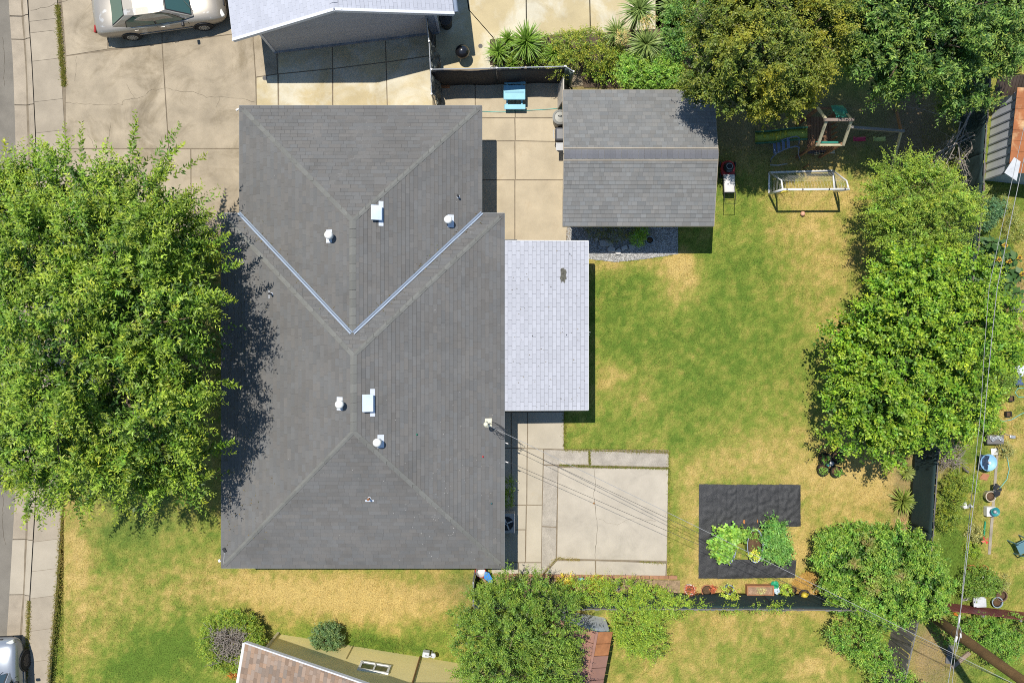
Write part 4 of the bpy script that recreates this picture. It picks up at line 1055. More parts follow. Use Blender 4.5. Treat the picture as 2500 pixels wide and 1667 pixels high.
Y_ = (.17, .155, .012)
PAL_OLIVE = ((.038, .060, .009), (.085, .108, .014), (.17, .18, .022))
plant('hedge_tree', 'olive green tree with yellowing leaf clumps above the playset', 'tree', P(1860, 150, 0),
      [lb(*q) for q in ((1760, 50, 5.2, 90, 90, 1.3), (1880, 20, 5.6, 110, 100, 1.4), (1990, 60, 5.4, 90, 100, 1.4), (1850, 130, 5.8, 110, 90, 1.4), (1745, 150, 4.8, 70, 80, 1.2), (1935, 165, 5.2, 85, 72, 1.2), (1800, 225, 4.6, 80, 55, 1.1),
                        (1900, 235, 4.6, 70, 50, 1.0), (1980, 178, 4.4, 38, 36, .7), (1945, 252, 4.1, 28, 24, .5), (1715, 205, 4.0, 40, 45, .8), (1870, 265, 4.1, 30, 30, .6), (1820, -60, 5.4, 120, 90, 1.3), (1980, -60, 5.4, 110, 90, 1.3))],
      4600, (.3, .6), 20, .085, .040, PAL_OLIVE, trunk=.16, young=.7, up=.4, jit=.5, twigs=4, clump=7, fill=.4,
      patches=[(*P(x, y, 5.3).xy, r, Y_) for x, y, r in ((1945, 25, .45), (1990, 95, .5), (2005, 200, .5), (1800, 120, .45), (1875, 260, .4), (1980, 250, .4), (1780, 20, .3), (1850, 215, .35), (2040, 170, .35))])
PAL_DARK = ((.026, .060, .012), (.062, .115, .020), (.19, .24, .04))
plant('hedge_tree', 'dark glossy green tree in the top right corner beside the fence', 'tree', P(2220, 140, 0),
      [lb(*q) for q in ((2110, 50, 5.2, 90, 100, 1.4), (2230, 20, 5.6, 110, 100, 1.5), (2360, 30, 5.4, 110, 90, 1.4), (2170, 130, 5.0, 80, 80, 1.2), (2290, 120, 5.4, 100, 80, 1.3), (2400, 110, 4.8, 80, 70, 1.1), (2100, 120, 4.4, 42, 50, .9),
                        (2250, 190, 4.5, 60, 45, .9), (2350, 190, 4.4, 60, 60, .9), (2370, 240, 3.6, 35, 35, .6), (2180, 195, 4.2, 50, 40, .8), (2460, 20, 5.0, 80, 70, 1.2), (2200, -70, 5.4, 130, 80, 1.4), (2400, -60, 5.2, 130, 80, 1.4), (2330, 265, 3.4, 25, 22, .5))],
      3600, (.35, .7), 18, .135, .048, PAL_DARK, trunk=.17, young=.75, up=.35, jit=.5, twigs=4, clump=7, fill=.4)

PAL_FEATHER = ((.075, .125, .014), (.13, .19, .020), (.27, .29, .04))
plant('fruit_tree', 'feathery yellow green tree by the goal, leaning over the back fence', 'tree', P(2200, 530, 0),
      [lb(*q) for q in ((2210, 440, 3.1, 70, 45, .8), (2198, 500, 3.4, 60, 58, .8), (2260, 480, 3.4, 75, 70, .9), (2172, 550, 3.1, 40, 40, .6), (2225, 565, 3.4, 70, 50, .8), (2305, 535, 3.2, 62, 60, .8), (2300, 590, 3.0, 50, 42, .7), (2350, 500, 2.9, 40, 35, .5), (2162, 478, 2.8, 30, 30, .5))],
      1500, (.35, .8), 30, .068, .028, PAL_FEATHER, trunk=.09, young=.6, up=.1, jit=.4, droop=.22, twigs=3, clump=6, fill=.4)
PAL_CITRUS = ((.046, .105, .008), (.108, .174, .011), (.25, .285, .025))
plant('fruit_tree', 'large round leaved green tree spreading along the back fence', 'tree', P(2230, 850, 0),
      [lb(*q) for q in ((2195, 664, 3.5, 46, 40, .7), (2240, 680, 4.0, 90, 80, 1.1), (2330, 690, 3.8, 80, 70, 1.0), (2200, 760, 4.3, 95, 90, 1.2), (2310, 790, 4.3, 100, 90, 1.2), (2400, 760, 3.8, 70, 80, 1.0), (2130, 820, 3.7, 66, 60, .9), (2062, 826, 3.0, 42, 40, .7),
                        (2220, 870, 4.2, 100, 80, 1.2), (2330, 880, 4.0, 90, 80, 1.1), (2440, 840, 3.4, 50, 60, .8), (2098, 900, 3.3, 58, 58, .8), (2082, 992, 3.0, 62, 52, .8), (2160, 980, 3.7, 90, 70, 1.0), (2270, 970, 3.6, 85, 70, 1.0), (2360, 990, 3.2, 60, 65, .8),
                        (2110, 1060, 2.9, 65, 45, .7), (2210, 1050, 3.0, 70, 45, .7), (2165, 1090, 2.6, 45, 30, .5), (2052, 950, 2.8, 32, 32, .5), (2310, 1040, 2.8, 40, 45, .6))],
      3500, (.38, .78), 17, .115, .068, PAL_CITRUS, trunk=.15, young=.5, up=.25, jit=.42, twigs=4, clump=5, fill=.4)
PAL_LAUREL = ((.042, .100, .012), (.098, .175, .020), (.24, .29, .045))
plant('laurel_shrub', 'big round glossy green shrub at the lower right of the lawn', 'shrub', P(2120, 1380, 0),
      [lb(*q) for q in ((2090, 1370, 1.5, 105, 95, .75), (2180, 1360, 1.6, 90, 80, .8), (2170, 1450, 1.6, 90, 80, .8), (2080, 1440, 1.4, 70, 60, .6), (2250, 1420, 1.6, 70, 75, .8), (2262, 1462, 1.6, 42, 42, .7), (2150, 1500, 1.4, 42, 28, .5), (2060, 1350, 1.2, 70, 70, .6), (2230, 1360, 1.4, 55, 50, .6))],
      3000, (.22, .40), 15, .10, .042, PAL_LAUREL, trunk=.08, young=.6, up=.55, jit=.4, clump=4, fill=.7, patches=[(*P(x, y, 2).xy, .26, (.15, .12, .04)) for x, y in ((2085, 1370), (2130, 1430), (2190, 1400), (2120, 1335))])
plant('laurel_shrub', 'loose green shrub leaning beside the grey plank fence', 'shrub', P(2110, 1560, 0),
      [lb(*q) for q in ((2090, 1560, 1.2, 50, 45, .6), (2128, 1592, 1.2, 44, 40, .6), (2050, 1545, 1.0, 28, 25, .4), (2175, 1655, 1.2, 44, 38, .5), (2135, 1518, 1.2, 34, 22, .4), (2235, 1705, 1.3, 55, 40, .5), (2110, 1505, 1.2, 25, 20, .4))],
      900, (.22, .42), 14, .085, .034, PAL_LAUREL, trunk=.05, young=.6, up=.5)
plant('laurel_shrub', 'small dense shrub at the foot of the utility pole', 'shrub', P(2390, 1560, 0),
      [lb(*q) for q in ((2400, 1545, .9, 55, 40, .5), (2440, 1580, .9, 40, 40, .5), (2360, 1530, .8, 30, 25, .4), (2480, 1530, .8, 30, 25, .4), (2470, 1565, .8, 30, 25, .4))],
      700, (.2, .38), 14, .075, .03, PAL_LAUREL, trunk=.04, young=.4, up=.5)
plant('weed_clump', 'low green weeds on bare earth between plank fence and pole', 'weeds', P(2310, 1545, 0),
      [lb(*q) for q in ((2310, 1545, .25, 26, 22, .22), (2285, 1525, .2, 14, 12, .15), (2335, 1560, .2, 18, 16, .18))], 150, (.12, .25), 10, .06, .03, PAL_LAUREL, trunk=.01, young=.5)
PAL_OLIVE2 = ((.044, .085, .011), (.095, .150, .018), (.21, .25, .03))
plant('yard_tree', 'dense small leaved dark green tree at the bottom beside the brown shed', 'tree', P(1280, 1530, 0),
      [lb(*q) for q in ((1190, 1480, 2.9, 70, 55, .8), (1280, 1440, 3.1, 75, 50, .9), (1250, 1530, 3.8, 95, 80, 1.2), (1350, 1530, 3.4, 65, 70, 1.0), (1180, 1570, 3.4, 70, 75, 1.0), (1230, 1630, 3.8, 90, 70, 1.2), (1330, 1620, 3.6, 75, 70, 1.1), (1375, 1650, 3.2, 45, 50, .8), (1150, 1520, 2.9, 45, 45, .7), (1170, 1640, 3.1, 55, 45, .8), (1265, 1710, 3.4, 120, 60, 1.0), (1340, 1470, 3.0, 60, 50, .8), (1380, 1590, 3.0, 35, 30, .6))],
      3400, (.28, .55), 24, .065, .028, PAL_OLIVE2, trunk=.11, young=.5, up=.35, jit=.5, twigs=4, clump=6, fill=.25,
      extra=whips([(1130, 1640, 1118, 1660, 2.8, 2.6), (1150, 1620, 1120, 1635, 2.8, 2.7), (1300, 1420, 1316, 1378, 2.8, 3.0), (1290, 1420, 1286, 1378, 2.9, 3.1), (1330, 1420, 1342, 1388, 2.7, 2.8), (1270, 1420, 1262, 1400, 2.8, 2.9), (1140, 1480, 1118, 1470, 2.7, 2.7)], 26, .055, .024, PAL_OLIVE2))
PAL_VINE = ((.068, .122, .012), (.135, .195, .018), (.28, .31, .035))
plant('climbing_vine', 'bright green vine mound over the bottom fence and shed end', 'vine', P(1520, 1490, 0),
      [lb(*q) for q in ((1445, 1442, 1.6, 55, 24, .45), (1520, 1448, 1.6, 65, 32, .5), (1590, 1470, 1.5, 50, 35, .45), (1538, 1505, 1.6, 48, 45, .5), (1560, 1530, 1.4, 60, 50, .5), (1590, 1570, 1.0, 40, 35, .4), (1410, 1440, 1.6, 40, 25, .4), (1640, 1480, 1.4, 40, 22, .35), (1545, 1560, 1.2, 36, 30, .4))],
      1900, (.2, .45), 16, .055, .026, PAL_VINE, trunk=.04, young=.6, up=.4, jit=.5, tname='stem')
plant('climbing_vine', 'thin vine trailing along the top of the bottom fence', 'vine', P(1800, 1480, 0),
      [lb(*q) for q in ((1700, 1478, 1.5, 35, 8, .16), (1780, 1486, 1.5, 30, 7, .15), (1860, 1486, 1.55, 30, 6, .14), (1905, 1482, 1.6, 24, 9, .16), (1660, 1470, 1.4, 20, 14, .2))],
      230, (.12, .3), 10, .05, .026, PAL_VINE, trunk=.015, young=.6, tname='stem')
plant('hedge_shrub', 'low green hedge at the left end of the bottom fence', 'shrub', P(1195, 1445, 0),
      [lb(*q) for q in ((1180, 1442, .9, 28, 16, .4), (1215, 1440, .9, 30, 14, .4), (1250, 1432, .9, 20, 16, .4))], 330, (.15, .35), 14, .05, .026, PAL_VINE, trunk=.02, young=.5, tname='stem')

# juniper with a dead middle, clipped bush
PAL_JUN = ((.055, .105, .012), (.125, .175, .018), (.27, .27, .03))
ring = [lb(568 + 60 * math.cos(t), 1562 + 56 * math.sin(t), .60 + .1 * math.sin(3 * t), 19, 19, .42) for t in np.linspace(0, 2 * math.pi, 15)[:-1]]
jn = plant('juniper_shrub', 'round juniper with a bare grey centre on the front lawn', 'shrub', P(568, 1562, 0), ring, 1700, (.12, .24), 20, .05, .02, PAL_JUN, trunk=.06, young=.6, up=.5, zmin=-.1)
def sticks(name, parent, c, rx, ry, rz, n, L, r, m, flat=.5):
    mb = MB(); c = Vector(c)
    for k in range(n):
        p = c + Vector((random.uniform(-1, 1) * rx, random.uniform(-1, 1) * ry, random.random() * rz))
        d = Vector((random.gauss(0, 1), random.gauss(0, 1), random.gauss(0, flat))).normalized(); l = L * random.uniform(.4, 1.2)
        mb.tube([p, p + d * l * .5 + Vector((random.uniform(-.05, .05),) * 3), p + d * l], [r, r * .7, r * .3], 4)
    return mb.build(name, m, parent)
m_dead = mat('dead_wood', (.25, .215, .185), .95, var=.3, scale=8)
sticks('dead_branches', jn, P(565, 1568, .62), .66, .62, .42, 520, .42, .012, m_dead)
plant('clipped_bush', 'small round dark green bush on the dry grass strip by the yellow wall', 'shrub', P(797, 1560, 0),
      [lb(797, 1557, .55, 36, 34, .42), lb(790, 1575, .4, 22, 18, .3), lb(808, 1545, .5, 22, 20, .35)], 620, (.12, .26), 16, .055, .03, ((.035, .07, .022), (.075, .12, .04), (.17, .2, .08)), trunk=.03, young=.5, up=.4)
plant('rust_plant', 'small rusty orange plant beside the tan roof corner', 'plant', P(572, 1635, 0), [lb(572, 1635, .3, 12, 14, .2)], 70, (.12, .22), 10, .06, .026, ((.2, .06, .01), (.3, .1, .02), (.36, .16, .03)), trunk=.01, tname='stem')

# planting strip north of the outbuilding
bed = structure(MB().prism(PP([(1196, 98), (1300, 88), (1420, 84), (1640, 70), (1740, 60), (1740, 214), (1425, 214), (1415, 165), (1196, 160)]), -.02, .05).build('planting_bed', mat('garden_soil', (.085, .06, .04), .95, var=.35, scale=4, fine=.3)))
def yucca(label, px, py, z, n, ln, wd, el=(5, 85), stalk=None, pal=((.075, .145, .016), (.17, .26, .038)), bend=.25, group='spiky yuccas', name='yucca', trunk=.07, cat='yucca'):
    b = P(px, py, z); g = Vector((b.x, b.y, 0)); t = thing(name, label, cat, g, group=group)
    V, C = rosette(None, b, n, ln, wd, el, bend=bend, pal=pal); leaf_object('leaf_rosette', V, C, t)
    if z > .15: MB().tube([g, b], [trunk * 1.3, trunk], 8).build('trunk', BARK(), t)
    if stalk:
        B, D, L = lobe_shoots([(b.x + stalk[0], b.y + stalk[1], z + .45, .22, .20, .3)], 60, (.1, .25))
        V, C = shoots(B, D, L, 12, .035, .02, ((.25, .19, .07), (.33, .26, .10), (.4, .33, .14)))
        fl = leaf_object('flower_stalk', V, C, t); fl['kind'] = 'stuff'
    return t
yucca('largest spiky green yucca in the bed beside the screened fence', 1285, 105, .75, 150, .85, .05)
yucca('leftmost medium spiky yucca of the fence bed', 1216, 128, .45, 110, .6, .042)
yucca('spiky yucca at the right of the three fence bed yuccas', 1351, 132, .45, 90, .5, .04)
yucca('small low yucca hugging the screened fence', 1253, 158, .2, 60, .38, .035)
yucca('small yucca behind the largest fence bed yucca', 1240, 98, .5, 70, .5, .04)
yucca('shaggy drooping yucca with dry flower stalk above the outbuilding', 1577, 112, 1.8, 190, .85, .045, (-25, 80), (-.0, .65), bend=.4, pal=((.085, .13, .03), (.21, .26, .075)))
yucca('yucca at the top edge left of the olive tree', 1560, 28, 1.9, 170, .85, .045, (-15, 80), bend=.4, pal=((.08, .13, .03), (.19, .25, .07)))
yucca('yucca at the top edge touching the olive tree', 1640, 22, 1.8, 120, .7, .045, (-15, 80), bend=.4, pal=((.07, .12, .03), (.17, .23, .06)))
yucca('yucca with brown dry blooms left of the shaggy one', 1505, 82, 1.3, 110, .65, .042, (-10, 80), (.15, -.35), bend=.4, pal=((.085, .13, .03), (.2, .25, .07)))
PAL_GOLD = ((.055, .088, .010), (.12, .15, .016), (.25, .245, .025))
plant('golden_shrub', 'yellow tipped shrub at the right end of the screened fence', 'shrub', P(1425, 120, 0),
      [lb(*q) for q in ((1400, 115, .9, 38, 30, .5), (1440, 100, 1.0, 40, 26, .5), (1460, 140, .9, 36, 26, .45), (1385, 150, .9, 24, 20, .4), (1490, 125, .8, 26, 30, .4), (1370, 100, .8, 20, 18, .4), (1360, 172, 1.3, 12, 14, .25))],
      850, (.16, .34), 16, .055, .024, PAL_GOLD, trunk=.04, young=1., up=.5, tname='stem')
plant('ground_cover', 'low green ground cover filling the bed between the yuccas', 'ground cover', P(1290, 130, 0),
      [lb(*q) for q in ((1240, 125, .3, 24, 22, .25), (1265, 145, .3, 22, 14, .22), (1310, 140, .35, 26, 20, .25), (1320, 105, .35, 24, 20, .28), (1345, 150, .35, 20, 14, .22), (1375, 130, .4, 20, 22, .25), (1230, 150, .25, 16, 12, .2), (1500, 150, .5, 26, 22, .3), (1480, 180, .4, 30, 20, .28), (1450, 170, .4, 24, 16, .25), (1530, 120, .6, 20, 22, .3))],
      620, (.14, .3), 13, .065, .028, PAL_VINE, trunk=.01, young=.5, up=.5, tname='stem', crown='leaves')
plant('leafy_shrub', 'bright green shrub touching the outbuilding roof edge', 'shrub', P(1590, 195, 0),
      [lb(*q) for q in ((1550, 185, 1.7, 36, 30, .5), (1600, 190, 1.8, 42, 28, .5), (1650, 195, 1.7, 35, 24, .45), (1530, 165, 1.5, 24, 20, .4), (1620, 165, 1.6, 36, 22, .45))],
      650, (.2, .4), 14, .09, .04, ((.05, .11, .012), (.10, .18, .02), (.22, .28, .04)), trunk=.05, young=.6, up=.5)
plant('leafy_shrub', 'dark green shrub between yuccas and olive tree', 'shrub', P(1660, 90, 0),
      [lb(*q) for q in ((1660, 60, 2.2, 40, 45, .7), (1690, 110, 2.2, 35, 45, .7), (1640, 120, 1.8, 30, 35, .6), (1690, 20, 2.4, 40, 40, .7))],
      650, (.2, .45), 14, .085, .036, ((.03, .075, .014), (.07, .14, .024), (.16, .24, .04)), trunk=.05, young=.5, up=.5)
plant('dry_fern', 'withered orange brown branch beside the bright shrub', 'plant', P(1680, 205, 0), [lb(1682, 190, 1.2, 12, 26, .4)], 70, (.15, .35), 12, .06, .025, ((.22, .09, .02), (.33, .15, .04), (.4, .2, .05)), trunk=.02, tname='stem')

# right side: agaves, dry clumps, brush
yucca('small agave against the green fence screen', 2213, 1152, .12, 60, .40, .05, (5, 70), pal=((.10, .14, .03), (.26, .28, .08)), group='agaves by the back fence', name='agave', bend=.15, cat='agave')
yucca('large agave against the green fence screen', 2203, 1222, .15, 110, .58, .055, (0, 75), pal=((.09, .14, .02), (.24, .27, .06)), group='agaves by the back fence', name='agave', bend=.15, cat='agave')
yucca('dry straw coloured clump below the agaves', 2198, 1278, .05, 150, .36, .016, (0, 80), pal=((.26, .16, .07), (.42, .29, .15)), group=None, name='dry_clump', bend=.5, cat='dry plant')
yucca('spiky grassy clump between goal tree and dead branches', 2335, 385, .25, 200, .55, .022, (0, 80), pal=((.10, .12, .03), (.26, .24, .09)), group=None, name='grass_clump', bend=.5, cat='plant')
yucca('spiky plant at the top right edge above the lean-to', 2485, 148, .8, 70, .6, .05, (0, 70), pal=((.12, .19, .03), (.25, .3, .06)), group=None, name='yucca', bend=.3)
yucca('upper spiky plant in the top right corner', 2492, 108, 1.0, 60, .55, .05, (0, 70), pal=((.12, .17, .03), (.24, .27, .06)), group=None, name='yucca', bend=.3)
br = thing('brush_heap', 'tangle of bare grey branches lying over the back fence', 'dead branches', P(2300, 380, 0))
m_grey = mat('grey_dead_wood', (.27, .235, .20), .95, var=.25, scale=9)
mb = MB(); rr = random.Random(5)
def bough(p, q, r, depth):
    mid = p.lerp(q, .5) + Vector((rr.gauss(0, .1), rr.gauss(0, .1), rr.gauss(0, .06))); mb.tube([p, mid, q], [r, r * .75, r * .4], 5)
    if depth:
        for k in range(4):
            s_ = p.lerp(q, rr.uniform(.25, 1)); d = (q - p).normalized() * rr.uniform(.1, .9) + Vector((rr.gauss(0, .7), rr.gauss(0, .7), rr.gauss(0, .25)))
            bough(s_, s_ + d * (q - p).length * rr.uniform(.3, .55), r * .5, depth - 1)
for a in ((2380, 255, 2270, 420), (2360, 300, 2275, 440), (2385, 230, 2330, 400), (2355, 330, 2255, 400), (2340, 360, 2360, 440), (2345, 300, 2300, 420), (2400, 270, 2370, 240), (2380, 330, 2240, 395), (2340, 400, 2375, 330)):
    bough(P(a[0], a[1], 1.4 + rr.uniform(-.3, .4)), P(a[2], a[3], 1.1 + rr.uniform(-.6, .6)), .026, 2)
mb.build('branches', m_grey, br)
br2 = thing('brush_heap', 'small heap of dead brush behind the back fence near the blue basin', 'dead branches', P(2315, 1110, 0))
sticks('branches', br2, P(2315, 1112, .15), .42, .42, .3, 150, .5, .012, m_dead)
plant('yard_shrub', 'yellow green shrub along the far side of the back fence', 'shrub', P(2325, 1220, 0),
      [lb(*q) for q in ((2330, 1180, .6, 26, 28, .4), (2320, 1220, .7, 26, 30, .45), (2315, 1265, .6, 24, 24, .4), (2340, 1200, .5, 18, 24, .3))], 520, (.15, .3), 14, .055, .026, PAL_GOLD, trunk=.03, young=.45, up=.5)
plant('yard_shrub', 'round dark green bush with a few white blooms in the far yard', 'shrub', P(2388, 1420, 0),
      [lb(*q) for q in ((2390, 1415, .6, 38, 32, .45), (2365, 1430, .5, 26, 26, .4), (2415, 1425, .5, 22, 24, .4))], 520, (.15, .3), 14, .06, .028, PAL_OLIVE2, trunk=.03, young=.3, up=.5)
plant('yard_shrub', 'dark bush under the big tree beside the far yard pots', 'shrub', P(2420, 950, 0),
      [lb(*q) for q in ((2430, 930, .8, 40, 34, .5), (2410, 960, .7, 30, 26, .45), (2455, 915, .7, 24, 20, .4))], 480, (.18, .35), 14, .06, .03, PAL_OLIVE2, trunk=.03, young=.3, up=.5)
plant('yard_shrub', 'small bush by the wires beside the hose in the far yard', 'shrub', P(2415, 1035, 0), [lb(2410, 1030, .4, 28, 20, .3), lb(2435, 1042, .35, 18, 14, .25)], 200, (.14, .26), 12, .055, .026, PAL_VINE, trunk=.02, young=.3, up=.5)
plant('yard_shrub', 'dense dark shrub below the rusty shed', 'shrub', P(2408, 525, 0), [lb(2410, 520, .5, 28, 30, .35), lb(2395, 545, .45, 20, 18, .3), lb(2430, 505, .4, 20, 18, .3)], 330, (.15, .3), 12, .06, .035, ((.03, .07, .03), (.06, .12, .05), (.14, .2, .07)), trunk=.02, young=.3, up=.5)
plant('yard_shrub', 'grassy weeds along the far side of the fence below the rusty shed', 'weeds', P(2412, 480, 0), [lb(2405, 475, .2, 18, 22, .18), lb(2430, 485, .2, 20, 14, .18), lb(2460, 520, .25, 26, 20, .2), lb(2480, 560, .25, 24, 24, .2)], 330, (.14, .26), 12, .05, .016, ((.10, .13, .03), (.2, .2, .06), (.3, .27, .1)), trunk=.01, young=.4, up=.6, tname='stem')

for k, (x, y, r, l) in enumerate(((2368, 1180, 16, 'small weed clump under the wires beside the reddish slab'), (2378, 1300, 18, 'leafy weeds between green stake and fence in the far yard'), (2372, 1340, 15, 'low weed tuft above the terracotta pots'), (2452, 1095, 15, 'weed tuft beside the hose in the far yard'), (2395, 860, 24, 'shaded weeds at the far edge of the big tree'), (2470, 790, 22, 'dry weeds below the old grey boards'), (2480, 860, 20, 'dry weeds above the blue folding chair'), (2440, 1420, 20, 'dry grass tuft right of the round dark bush'), (2385, 700, 20, 'weeds squeezed between sunflowers and fence'))):
    plant('weed_clump', l, 'weeds', P(x, y, 0), [lb(x, y, .18, r, r * .9, .16), lb(x + 8, y + 9, .14, r * .6, r * .5, .12)], 90, (.12, .26), 11, .06, .024, PAL_VINE if k % 2 == 0 else ((.13, .13, .04), (.2, .19, .06), (.27, .24, .09)), trunk=.008, young=.4, up=.6, tname='stem', group='weed clumps in the far yard')
# sunflower patch behind the fence
SUN = [(2398, 600), (2425, 590), (2450, 600), (2405, 640), (2435, 635), (2460, 640), (2485, 630), (2410, 680), (2440, 685), (2470, 690), (2492, 670), (2425, 720), (2455, 725), (2488, 715)]
WHERE = ['closest to the fence screen at the patch top', 'second from the fence in the top row', 'third from the fence in the top row', 'nearest the fence in the second row', 'under the two white wires in the second row', 'just right of the wires in the second row', 'at the picture edge in the second row',
         'nearest the fence in the third row', 'left of the wires in the third row', 'right of the wires in the third row', 'at the picture edge in the third row', 'nearest the fence in the lowest row', 'in the middle of the lowest row', 'at the picture edge in the lowest row']
for k, (x, y) in enumerate(SUN):
    h = random.uniform(.9, 1.4); b = P(x, y, h); g = Vector((b.x, b.y, 0))
    t = thing('sunflower', 'broad leaved sunflower plant ' + WHERE[k], 'sunflower', g, group='sunflower patch behind the fence')
    n = 26; az = np.arange(n) * 2.4 + random.random() * 6; zz = np.linspace(.3, 1., n) * h
    base = np.stack([g.x + 0 * az, g.y + 0 * az, zz], -1); ax = unit(np.stack([np.cos(az), np.sin(az), -.15 + 0 * az], -1)); base = base + ax * .05
    nr = np.tile([[0, 0, 1.]], (n, 1)) + RNG.normal(0, .25, (n, 3)); nr -= ax * np.sum(nr * ax, 1, keepdims=True)
    u = RNG.random((n, 1)); C = np.array([.05, .12, .03]) * (1 - u) + np.array([.10, .19, .045]) * u
    leaf_object('leaves', leaves(base, ax, unit(nr), RNG.uniform(.22, .34, n), RNG.uniform(.17, .24, n)), C, t)
    MB().tube([g, g + Vector((.03, .02, h))], .018, 6).build('stem', mat('green_stem', (.10, .14, .04)), t)
    if k in (2, 4, 5, 6, 10):
        q = g + Vector((.04, .02, h + .05)); hd = MB().lathe([(.05, -.02), (.055, .01), (.03, .03), (.001, .03)], q, 12).build('flower_head', mat('seed_disc', (.10, .05, .015)), t)
        pm = MB()
        for i in range(16):
            t_ = i * math.pi / 8; d = Vector((math.cos(t_) * random.uniform(.55, 1.), math.sin(t_) * random.uniform(.5, .9), random.uniform(-.5, .3))); s_ = Vector((-math.sin(t_), math.cos(t_), 0))
            pm.add([q + d * .045, q + d * .09 + s_ * .02, q + d * .14, q + d * .09 - s_ * .02], [(0, 1, 2, 3)])
        pm.build('petals', mat('yellow_petal', (.52, .33, .02), .6), hd)

# ================================================================== FENCES
m_screen = mat('green_privacy_screen', (.022, .042, .044), .75, var=.18, scale=1.2, fine=.15, fscale=120, spec=.3)
m_screen_k = mat('black_privacy_screen', (.030, .030, .032), .75, var=.2, scale=1.5, fine=.15, fscale=120, spec=.3)
m_plank = mat('grey_fence_plank', (.155, .145, .135), .95, var=.2, scale=3, fine=.2, fscale=30, piece=.25, hue=.05)
m_plank_b = mat('brown_fence_plank', (.19, .145, .11), .95, var=.2, scale=3, fine=.2, fscale=30, piece=.25, hue=.05)
m_pipe = mat('galvanised_pipe', (.42, .43, .44), .45, metal=.5, var=.05)
def fence(label, base, h, m_face, face_side, planks=None, post_every=2.4, ripple=.02, name='screened_fence', pname='screen', rail=True, group=None, sag=.03):
    """base: pixel polyline; face_side +1/-1: which side of the line the screen hangs on"""
    pts = [P(a, b, 0) for a, b in base]; t = thing(name, label, 'fence', (pts[0] + pts[-1]) / 2, group=group)
    for i in range(len(pts) - 1):
        a, b = pts[i], pts[i + 1]; d = (b - a).normalized(); n = Vector((-d.y, d.x, 0)) * face_side; L = (b - a).length
        k = max(1, round(L / post_every))
        for j in range(k):
            p = a.lerp(b, j / k); q = a.lerp(b, (j + 1) / k); ph = random.random() * 6
            if m_face:
                MB().sheet([p + n * .04, q + n * .04, q + n * .04 + Vector((0, 0, h)), p + n * .04 + Vector((0, 0, h))], 14, 7,
                           lambda u, v: n * (ripple * math.sin(u * 9 + ph + v * 2) * (1 - abs(2 * v - 1) * .5) + random.uniform(-.008, .008)) + Vector((0, 0, -sag * math.sin(u * math.pi) * v + random.uniform(-.006, .006) * v))).build(pname, m_face, t, smooth=True, solid=.006)
            MB().tube([p, p + Vector((0, 0, h + .05))], .03, 8).build('post', m_pipe if planks is None else m_plank, t)
        if i == len(pts) - 2: MB().tube([b, b + Vector((0, 0, h + .05))], .03, 8).build('post', m_pipe if planks is None else m_plank, t)
        if rail: MB().tube([a + Vector((0, 0, h)), b + Vector((0, 0, h))], .02, 6).build('top_rail', m_pipe if planks is None else m_plank, t)
        if planks:
            w = .145; c = int(L / w); proto = [MB().box((0, 0, hh / 2), (w - .012, .02, hh)).mesh('plank', planks) for hh in (h - .03, h, h + .03, h - .07)]
            for j in range(c):
                o = bpy.data.objects.new('plank', random.choice(proto)); COL.objects.link(o); attach(o, t)
                p = a + d * (w * (j + .5)) - n * random.uniform(.015, .04)
                o.matrix_basis = Matrix.Translation(p) @ Matrix.Rotation(math.atan2(d.y, d.x), 4, 'Z') @ Matrix.Rotation(random.gauss(0, .012), 4, 'Y')
    return t
fence('dark green screened plank fence along the right side of the back lawn', [(2362, 60), (2350, 240), (2338, 400), (2336, 471), (2323, 625), (2298, 760), (2252, 960), (2231, 1101), (2219, 1278), (2213, 1335)], 1.74, m_screen, 1 * -1, planks=m_plank_b)
fence('dark green screened plank fence along the bottom of the back lawn', [(1165, 1447), (1400, 1449), (1640, 1449), (1860, 1450), (2052, 1452)], 1.74, m_screen, 1, planks=m_plank)
fence('short dark gate panel between house corner and bottom fence', [(1160, 1392), (1160, 1445)], 1.5, m_screen_k, 1, post_every=1.2)
fence('black screened chain link fence beside the blue picnic table', [(1065, 208), (1215, 205), (1372, 201)], 1.74, m_screen_k, -1, ripple=.03, sag=.06)
fence('weathered grey plank fence near the utility pole', [(2192, 1478), (2165, 1597), (2140, 1710)], 1.57, None, 1, planks=m_plank, name='plank_fence')
fence('slanting screen panel closing the gap beside the outbuilding', [(1374, 201), (1392, 212)], 1.7, mat('pale_green_screen', (.10, .14, .12), .7, var=.4, scale=3), -1, ripple=.05, post_every=1.)
t = thing('screen_gate', 'pipe gate hung with crumpled grey shade cloth between the two houses', 'gate', P(1060, 170, 0))
m_shade = mat('crumpled_shade_cloth', (.13, .14, .125), .7, var=.4, scale=5, fine=.3, fscale=30)
g0, g1, g2 = P(1064, 262, 0), P(1058, 140, 0), P(1051, 84, 0)
for p in (g0, g1, g2): MB().tube([p, p + Vector((0, 0, 1.65))], .03, 8).build('post', m_pipe, t)
MB().tube([g1 + Vector((0, 0, 1.6)), g2 + Vector((0, 0, 1.6))], .025, 8).build('top_rail', m_pipe, t)
MB().tube([g1 + Vector((0, 0, .15)), g2 + Vector((0, 0, .15))], .02, 8).build('bottom_rail', m_pipe, t)
MB().tube([g0 + Vector((0, 0, 1.6)), g1 + Vector((0, 0, 1.55))], .02, 8).build('top_rail', m_pipe, t)
r_ = random.Random(8); NZ = VNoise(5)
def crump(u, v):
    f = lambda s: float(NZ(np.array([u * 9 + s]), np.array([v * 5 + s]), 1., 3)[0]) - .5
    return Vector((.35 * (1 - v) * (.4 + f(1)) + .25 * f(2), .2 * f(3), .35 * f(5) * v))
